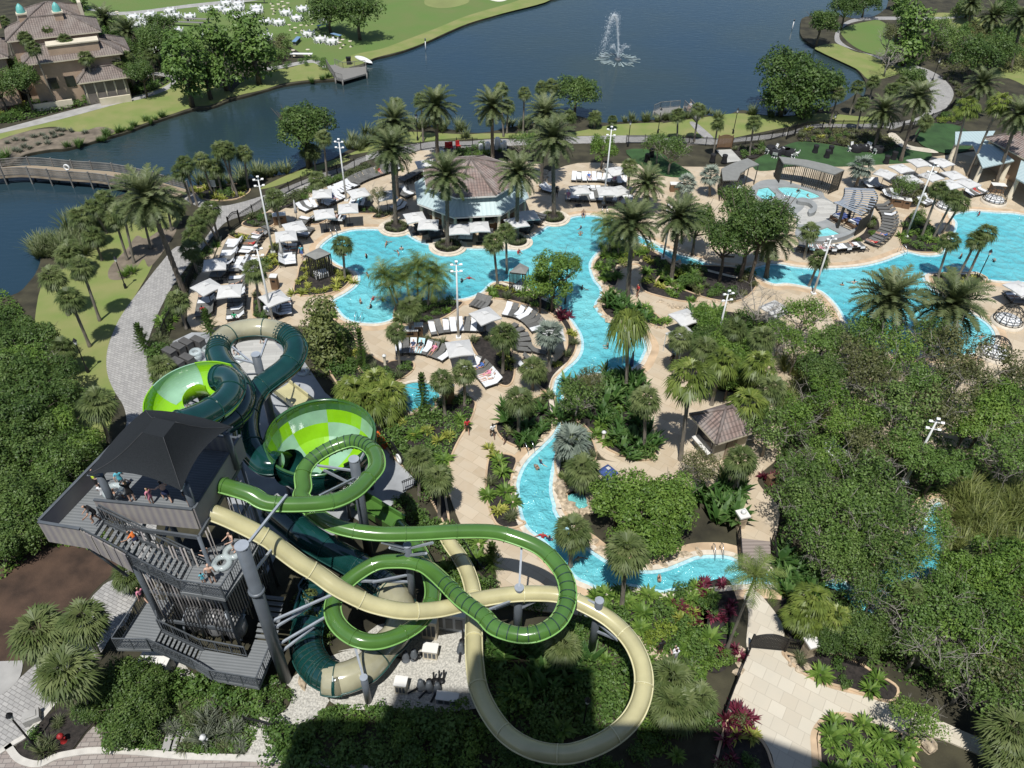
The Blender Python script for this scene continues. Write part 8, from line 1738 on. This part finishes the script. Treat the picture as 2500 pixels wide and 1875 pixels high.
SL, ST, SD, HB, HN, HY = 'skin_light', 'skin_tan', 'skin_dark', 'hair_black', 'hair_brown', 'hair_blond'
for k, x, y, z, ps, rz, sk1, h_, t_, b_, lb, s in (
    ('c', 600, 535, 12.75, 'climb', 2.2, ST, HB, 'cl_black', 'cl_black', 'long haired person in black swimwear stepping up onto the top deck', 1.0), ('c', 960, 755, 11.0, 'climb', 1.5, ST, HB, 'cl_orange', 'cl_navy', 'person in an orange shirt climbing the upper stairs', .82),
    ('c', 1630, 1085, ZL, 'stand', .3, SL, SL, SL, 'cl_black', 'bald bare chested person in black shorts on the middle landing', 1.0), ('c', 1545, 1085, ZL, 'stand', .5, ST, HB, 'cl_aqua', 'cl_aqua', 'small child in aqua swimwear beside the bald man on the landing', .58), ('c', 1600, 905, ZL, 'hold', 1.6, SL, HB, SL, 'cl_navy', 'dark haired person in navy shorts gripping the rail of the upper stairs', .85), ('c', 1820, 790, ZL, 'hold', 2.4, SL, HB, SL, 'cl_grey', 'bare chested person holding a clear tube at the back of the landing', 1.0),
    ('c', 660, 330, ZU, 'sit', .2, SL, HB, 'cl_white', 'cl_white', 'seated person in a white shirt at the front of the top deck', 1.0), ('c', 760, 350, ZU, 'sit', -.6, ST, HN, ST, 'cl_black', 'crouching child in dark swimwear beside the white shirted person', .8), ('c', 905, 350, ZU, 'up', .4, SL, HY, 'cl_black', 'cl_black', 'blond person in black swimwear raising both hands on the top deck', 1.0), ('c', 1080, 375, ZU, 'stand', 1.2, SL, HY, 'cl_pink', 'cl_pink', 'child in a pink swimsuit waiting on the top deck', .8), ('c', 1230, 365, ZU, 'climb', .8, SL, HB, SL, 'cl_navy', 'bare chested person in navy shorts leaning forward on the top deck', 1.0), ('c', 600, 250, ZU, 'hold', -1.0, SL, HB, 'cl_lime', 'cl_black', 'attendant in a lime yellow shirt at the left canopy post', 1.0), ('c', 820, 230, ZU, 'walk', .5, SL, HN, 'cl_aqua', 'cl_aqua', 'person in aqua walking in under the canopy edge', .9), ('c', 1430, 400, ZU, 'stand', 0, ST, HB, 'cl_black', 'cl_black', 'dark clothed person at the right front corner of the top deck', .95),
    (7, 868, 670, 3.6, 'walk', 1.0, SL, HN, 'cl_pink', 'cl_black', 'person in a pink top behind the left tower column on the lower stairs', .95),
    (5, 838, 1128, .12, 'walk', .2, ST, HB, 'cl_red', 'cl_black', 'person in a red shirt walking up the pale walkway', 1.02), (5, 990, 1155, .12, 'walk', .3, SD, HB, 'cl_white', 'cl_black', 'dark haired person in white walking on the pale walkway', 1.0), (5, 1060, 1185, .12, 'walk', -.6, SD, HB, 'cl_black', 'cl_black', 'person in black stepping along the bed edge of the walkway', .9), (5, 1855, 310, .12, 'stand', 2.0, ST, HB, 'cl_red', 'cl_black', 'person in red standing on the island path', 1.0), (8, 2075, 1030, .12, 'hold', .4, SL, HB, 'cl_white', 'cl_grey', 'person in white beside the lime ferns on the lower path', 1.0), (8, 1990, 975, .12, 'stand', .4, SD, HB, 'cl_black', 'cl_black', 'dark clothed person half hidden by ferns on the lower path', 1.0),
    ('e', 1065, 1110, .12, 'walk', 3.0, SL, HN, 'cl_aqua', 'cl_blue', 'person in an aqua shirt standing left of the cube cabana', 1.0), ('f', 1505, 565, .12, 'stand', .2, SD, HB, 'cl_black', 'cl_black', 'person in black standing beside the tall palm right of the bar', 1.0), ('f', 1745, 745, -.2, 'sit', 3.1, ST, HB, ST, 'cl_navy', 'bare chested person sitting on the far edge of the main pool', 1.0), ('g', 1135, 1060, .12, 'stand', .2, SL, HN, 'cl_white', 'cl_white', 'person in a white bikini standing by the spa side loungers', 1.0), ('a', 1080, 300, .06, 'walk', .8, SL, HB, 'cl_pink', 'cl_pink', 'person in pink crossing the slide plaza under the arch', 1.0), ('a', 840, 130, .12, 'stand', 0, ST, HB, 'cl_green', 'cl_black', 'person in a bright green shirt beyond the smoky arch', 1.0), ('a', 555, 70, .12, 'stand', .4, ST, HB, 'cl_red', 'cl_grey', 'person in red beside the leftmost loungers', 1.0), ('a', 850, 410, .06, 'climb', 1.0, SL, HB, 'cl_black', 'cl_black', 'dark clothed person bending over tubes on the plaza', 1.0), ('a', 625, 800, .06, 'stand', 1, ST, HB, 'cl_aqua', 'cl_aqua', 'person in aqua behind the lime half pipe column', 1.0), ('a', 420, 880, .06, 'walk', 2, SL, HN, 'cl_white', 'cl_grey', 'person in white on the plaza inside the lime horseshoe', 1.0),
    (3, 207, 660, .5, 'sit', 2.5, SL, HN, 'cl_white', 'cl_grey', 'person in white sitting at the end of the lakeside dock', 1.0), (6, 95, 730, .12, 'stand', 0, SD, HB, 'cl_black', 'cl_black', 'person in black standing under the white service tent', 1.0), (9, 105, 1010, .12, 'stand', .5, SL, HB, 'cl_white', 'cl_white', 'pale clothed person on the lower path by the trimmed hedge', .95)):
    person(P(k, x, y, z), ps, rz, sk1, h_, t_, b_, lb, s)
SW = [('e', 1820, 985, 'near the far left corner of the main pool'), ('e', 1440, 1080, 'beside the cube cabana palm, the nearer of two'), ('e', 1480, 1040, 'beside the cube cabana palm, the farther of two'), ('e', 1640, 1100, 'alone in the middle of the left pool bay'), ('e', 1925, 1060, 'on a float left of the bar planter'), ('e', 1955, 1030, 'just behind the float left of the bar planter'), ('e', 1650, 1265, 'close to the peninsula bed'), ('e', 1585, 1510, 'leftmost of four near the arching palms'), ('e', 1700, 1480, 'farthest of four near the arching palms'), ('e', 1680, 1550, 'nearest of four near the arching palms'), ('e', 1785, 1490, 'rightmost of four near the arching palms'), ('f', 655, 1320, 'left of two right of the arching palms'), ('f', 720, 1290, 'right of two right of the arching palms'), ('f', 1165, 1060, 'floating beside the bar planters'), ('f', 1725, 835, 'farther of two below the far pool edge'), ('f', 1720, 900, 'nearer of two below the far pool edge'), ('f', 1735, 1385, 'in the pool arm right of the feathery tree'), (5, 1680, 610, 'near the blue closed umbrella'), (5, 1278, 1300, 'farther of the pair in the lazy river'), (5, 1255, 1340, 'nearer of the pair in the lazy river'), (8, 1290, 275, 'left of the pair at the river bend'), (8, 1330, 290, 'right of the pair at the river bend'), (8, 1500, 410, 'beside the palm in the river bend'), (8, 1985, 535, 'in the river before the plank bridge'), (9, 1555, 450, 'under the jungle trees on the river'), (6, 1120, 235, 'left of two in the right pool'), (6, 1190, 225, 'right of two in the right pool'), (6, 1830, 75, 'beside the palm island'), (3, 1940, 1290, 'at the far edge of the right pool'), ('g', 915, 505, 'farther of two in the curved spa pool'), ('g', 1000, 545, 'right one in the curved spa pool'), (6, 2030, 95, 'in the shaded part of the right pool'), (6, 1950, 555, 'in the shallow corner near the wicker pods')]
random.seed(21)
for i, (k, x, y, lb) in enumerate(SW):
    g = P(k, x, y, .1); person((g.x, g.y, -1.02 + random.uniform(-.06, .1)), ('swim', 'hold', 'swim', 'up')[i % 4], random.uniform(0, 6.28), random.choice((SL, ST, ST, SD)), random.choice((HB, HN, HB)), random.choice((SL, ST, 'cl_navy', 'cl_black', 'cl_red')), 'cl_navy', 'swimmer ' + lb, random.uniform(.85, 1), 'swimmers in the pools')
LIE = [('garden_low', 2, 'cl_navy'), ('garden_low', 3, 'cl_black'), ('garden_low', 5, 'cl_pink'), ('garden_near', 2, 'cl_blue'), ('garden_near', 4, 'cl_pink'), ('garden_near', 5, 'cl_white'), ('spa_arc2', 2, 'cl_black'), ('spa_arc2', 7, 'cl_black'), ('spa_arc2', 9, 'cl_pink'), ('spa_arc2', 11, 'cl_white'), ('spa_arc', 10, 'cl_blue'), ('spa_arc', 13, 'cl_red'), ('pool_edge', 0, 'cl_pink'), ('pool_edge', 11, 'cl_navy'), ('pool_far', 3, 'cl_blue'), ('pool_far', 8, 'cl_pink'), ('gate_arc', 2, 'cl_black'), ('gate_arc', 5, 'cl_red'), ('cube', 1, 'cl_black'), ('cube', 2, 'cl_white'), ('hedge', 9, 'cl_red'), ('tall_pole', 3, 'cl_blue'), ('col_a', 1, 'cl_navy'), ('col_b', 2, 'cl_black'), ('rest_row', 2, 'cl_red'), ('mid_strip', 1, 'cl_black'), ('col_c', 1, 'cl_navy'), ('far_right', 2, 'cl_white')]
PHR = dict(garden_low='in the left arc of the round garden', garden_near='in the near arc of the round garden', spa_arc2='along the pool side of the spa', spa_arc='curving round the spa wall', pool_edge='facing the far pool edge', pool_far='under the trees behind the main pool', gate_arc='curving below the arched gate', cube='left of the cube cabana', hedge='along the promenade hedge', tall_pole='around the far left light pole', col_a='in the leftmost lounger column', col_b='in the column right of the leftmost', rest_row='under the restaurant umbrellas', mid_strip='behind the planted strip', col_c='under the palm shaded umbrella', far_right='at the right frame edge')
for nm, i, c in LIE:
    q, rz = SPOTS[nm][i]; person((q.x, q.y, q.z - .05), 'lie', rz, random.choice((SL, ST, SL)), random.choice((HB, HN, HY)), c, c, f"sunbather in {c[3:]} on the {ORD[i]} lounger {PHR[nm]}", .98, 'sunbathers on loungers')
# ---------------------------------------------------------------- labels of plants, umbrellas, tables: look + nearest landmark
LM = [(n, P(k, x, y)) for n, k, x, y in (
    ('the footbridge end', 1, 1090, 1170), ('the footbridge', 1, 400, 1050), ('the clubhouse', 1, 480, 560), ('the clubhouse chimneys', 1, 200, 420), ('the far dock', 1, 2080, 440), ('the upturned boat', 2, 215, 362), ('the large lawn oak', 2, 195, 240), ('the lawn lamp post', 1, 1625, 300), ('the planted bank', 1, 250, 850),
    ('the octagonal bar', 2, 860, 1200), ('the iron arched gate', 'e', 455, 830), ('the white notice board', 1, 1290, 1160), ('the promenade lawn lamp', 4, 755, 255), ('the lamp by dark trees', 4, 530, 760), ('the cube cabana', 'e', 1190, 1290), ('the far left light pole', 1, 2080, 1210), ('the pole near the cabana', 1, 1640, 1520), ('the pool light pole', 2, 1655, 1225),
    ('the lime green tree', 2, 1640, 1010), ('the lake lamp', 2, 540, 842), ('the near dock', 3, 200, 680), ('the dock path lamp', 3, 465, 802), ('the closed wooden gate', 3, 410, 893), ('the two lakeside oaks', 3, 800, 700), ('the shrubbery lamp', 3, 1040, 835), ('the promenade bend lamp', 3, 1660, 488), ('the circular lawn', 3, 1250, 220), ('the long curved cabana', 'g', 1030, 380), ('the small curved cabana', 'g', 400, 430), ('the pergola', 'g', 1450, 700), ('the spa pools', 'g', 700, 540),
    ('the restaurant', 3, 2060, 1000), ('the leaning light pole', 3, 1500, 1425), ('the pod by the restaurant', 3, 2030, 1205), ('the edge pod', 6, 2112, 455), ('the corner pod', 6, 2030, 648), ('the palm island', 6, 1800, 200), ('the hot tub', 5, 535, 912), ('the timber screen', 5, 732, 950), ('the garden light pole', 5, 785, 560), ('the round garden', 5, 1000, 700), ('the feathery tree', 5, 1345, 400), ('the weeping palm', 5, 1790, 860), ('the blue closed umbrella', 5, 1835, 720),
    ('the island path', 5, 1800, 200), ('the sunken bed', 6, 250, 290), ('the tiled kiosk', 6, 420, 1150), ('the service tent', 6, 150, 700), ('the rock waterfall', 5, 1450, 1500), ('the small blue umbrella', 5, 1685, 1400), ('the river bend', 8, 1400, 420), ('the plank bridge', 9, 600, 400), ('the arched slatted gate', 9, 670, 955), ('the entry court', 9, 800, 1300), ('the lattice fence', 9, 1050, 1000), ('the jungle light pole', 6, 1495, 1425), ('the sunken bed pole', 6, 352, 640), ('the leafless grey tree', 6, 580, 530), ('the leafless court tree', 9, 1560, 1050), ('the right pool corner', 6, 1400, 640), ('the jungle river bank', 9, 1700, 150),
    ('the bottom right boulder', 9, 1620, 1540), ('the tower foot', 7, 1200, 1100), ('the white utility cabinet', 7, 955, 1075), ('the bottom left lamp', 7, 205, 1525), ('the access covers', 7, 1060, 1500), ('the hydrant', 7, 1235, 1510), ('the gravel yard', 8, 600, 1000), ('the tan loop', 8, 1400, 1200), ('the tan loop column', 8, 1580, 965), ('the plaza fence', 5, 400, 1260), ('the slide bowl', 4, 1930, 1300), ('the storage lockers', 'a', 350, 400), ('the walkway', 5, 850, 1300), ('the pale garden path', 3, 1500, 860), ('the event lawn tables', 3, 750, 925), ('the buffet table', 'h', 345, 120), ('the blue game table', 'h', 940, 210), ('the cypress row', 1, 1260, 590), ('the red bank', 7, 300, 500), ('the juniper', 4, 1945, 660))]
LOOK = dict(date_palm='tall feathery date palm', sabal_palm='sabal palm', fan_palm='lime green fan palm', silver_palm='silvery blue fan palm', weeping_palm='drooping weeping palm', queen_palm='arching feather palm', oak_tree='dark broad oak', airy_tree='loose airy tree', bright_tree='bright feathery tree', cypress_tree='conical cypress', juniper_tree='dense olive juniper cone', bush='rounded green bush', leafy_shrub='bright leafy shrub', dry_shrub='brownish shrub', lime_shrub='lime yellow shrub', juniper_shrub='olive shrub', airy_shrub='loose grey green shrub', grass_clump='ornamental grass clump', reed_clump='clump of tall reeds', rosette_plant='yellow green rosette plant', red_cordyline='red cordyline rosette', cycad_plant='dark cycad rosette', fern_plant='bright fern clump', paddle_plant='broad paddle leaved plant', bamboo_plant='arching bamboo clump', bare_tree='leafless pale branched tree', young_pine='slender young tiered pine')
NTH = ['nearest', 'second nearest', 'third nearest', 'fourth nearest', 'fifth nearest', 'sixth nearest', 'seventh nearest', 'eighth nearest', 'ninth nearest', 'tenth nearest'] + [w_ + ' nearest' for w_ in ORD[10:]]
def side_of(d, p):
    f = Vector((p.x, p.y, 0)).normalized(); r = Vector((f.y, -f.x, 0)); a, b = d.dot(r), d.dot(f)
    return ('right of', 'left of')[a < 0] if abs(a) > abs(b) else ('beyond', 'this side of')[b < 0]
bpy.context.view_layer.update()
allp = []
for o, k in PLANTS + THINGS:
    if k == 'CHAIR': continue
    if k.startswith('boulder@'): look = 'tan boulder'; where = k[8:]
    else: look = LOOK.get(k, k); where = None
    w_ = Vector((o.location.x, o.location.y, 0)); allp.append((o, look, where, w_))
bk = {}
for o, look, where, w_ in allp:
    if where: bk.setdefault((look, where, 'x'), []).append(((w_ - Vector((0, 0, 0))).length, o)); continue
    n, q = min(LM, key=lambda l: (l[1] - w_).length); bk.setdefault((look, n, side_of(w_ - q, q)), []).append(((w_ - q).length, o))
for (look, n, s), lst in bk.items():
    lst.sort(key=lambda t: t[0])
    for i, (d, o) in enumerate(lst):
        if s == 'x': o['label'] = f"{look} edging {n}, {ORD[i] if i < 20 else str(i + 1) + 'th'} counting away from the viewer"
        elif len(lst) == 1: o['label'] = f"{look} just {s} {n}" if d < 6 else f"{look} standing {s} {n}"
        else: o['label'] = f"{look} {s} {n}, {NTH[i] if i < 20 else str(i + 1) + 'th nearest'} to it"
for o, k in THINGS:
    if k == 'CHAIR':
        t = bpy.data.objects[o['of_table']]; del o['of_table']; lb = t['label'].replace('round white clothed banquet table ', ''); o['label'] = 'white folding chair at the round table ' + lb.split(' to it')[0]; o['group'] = 'chairs of the table ' + lb
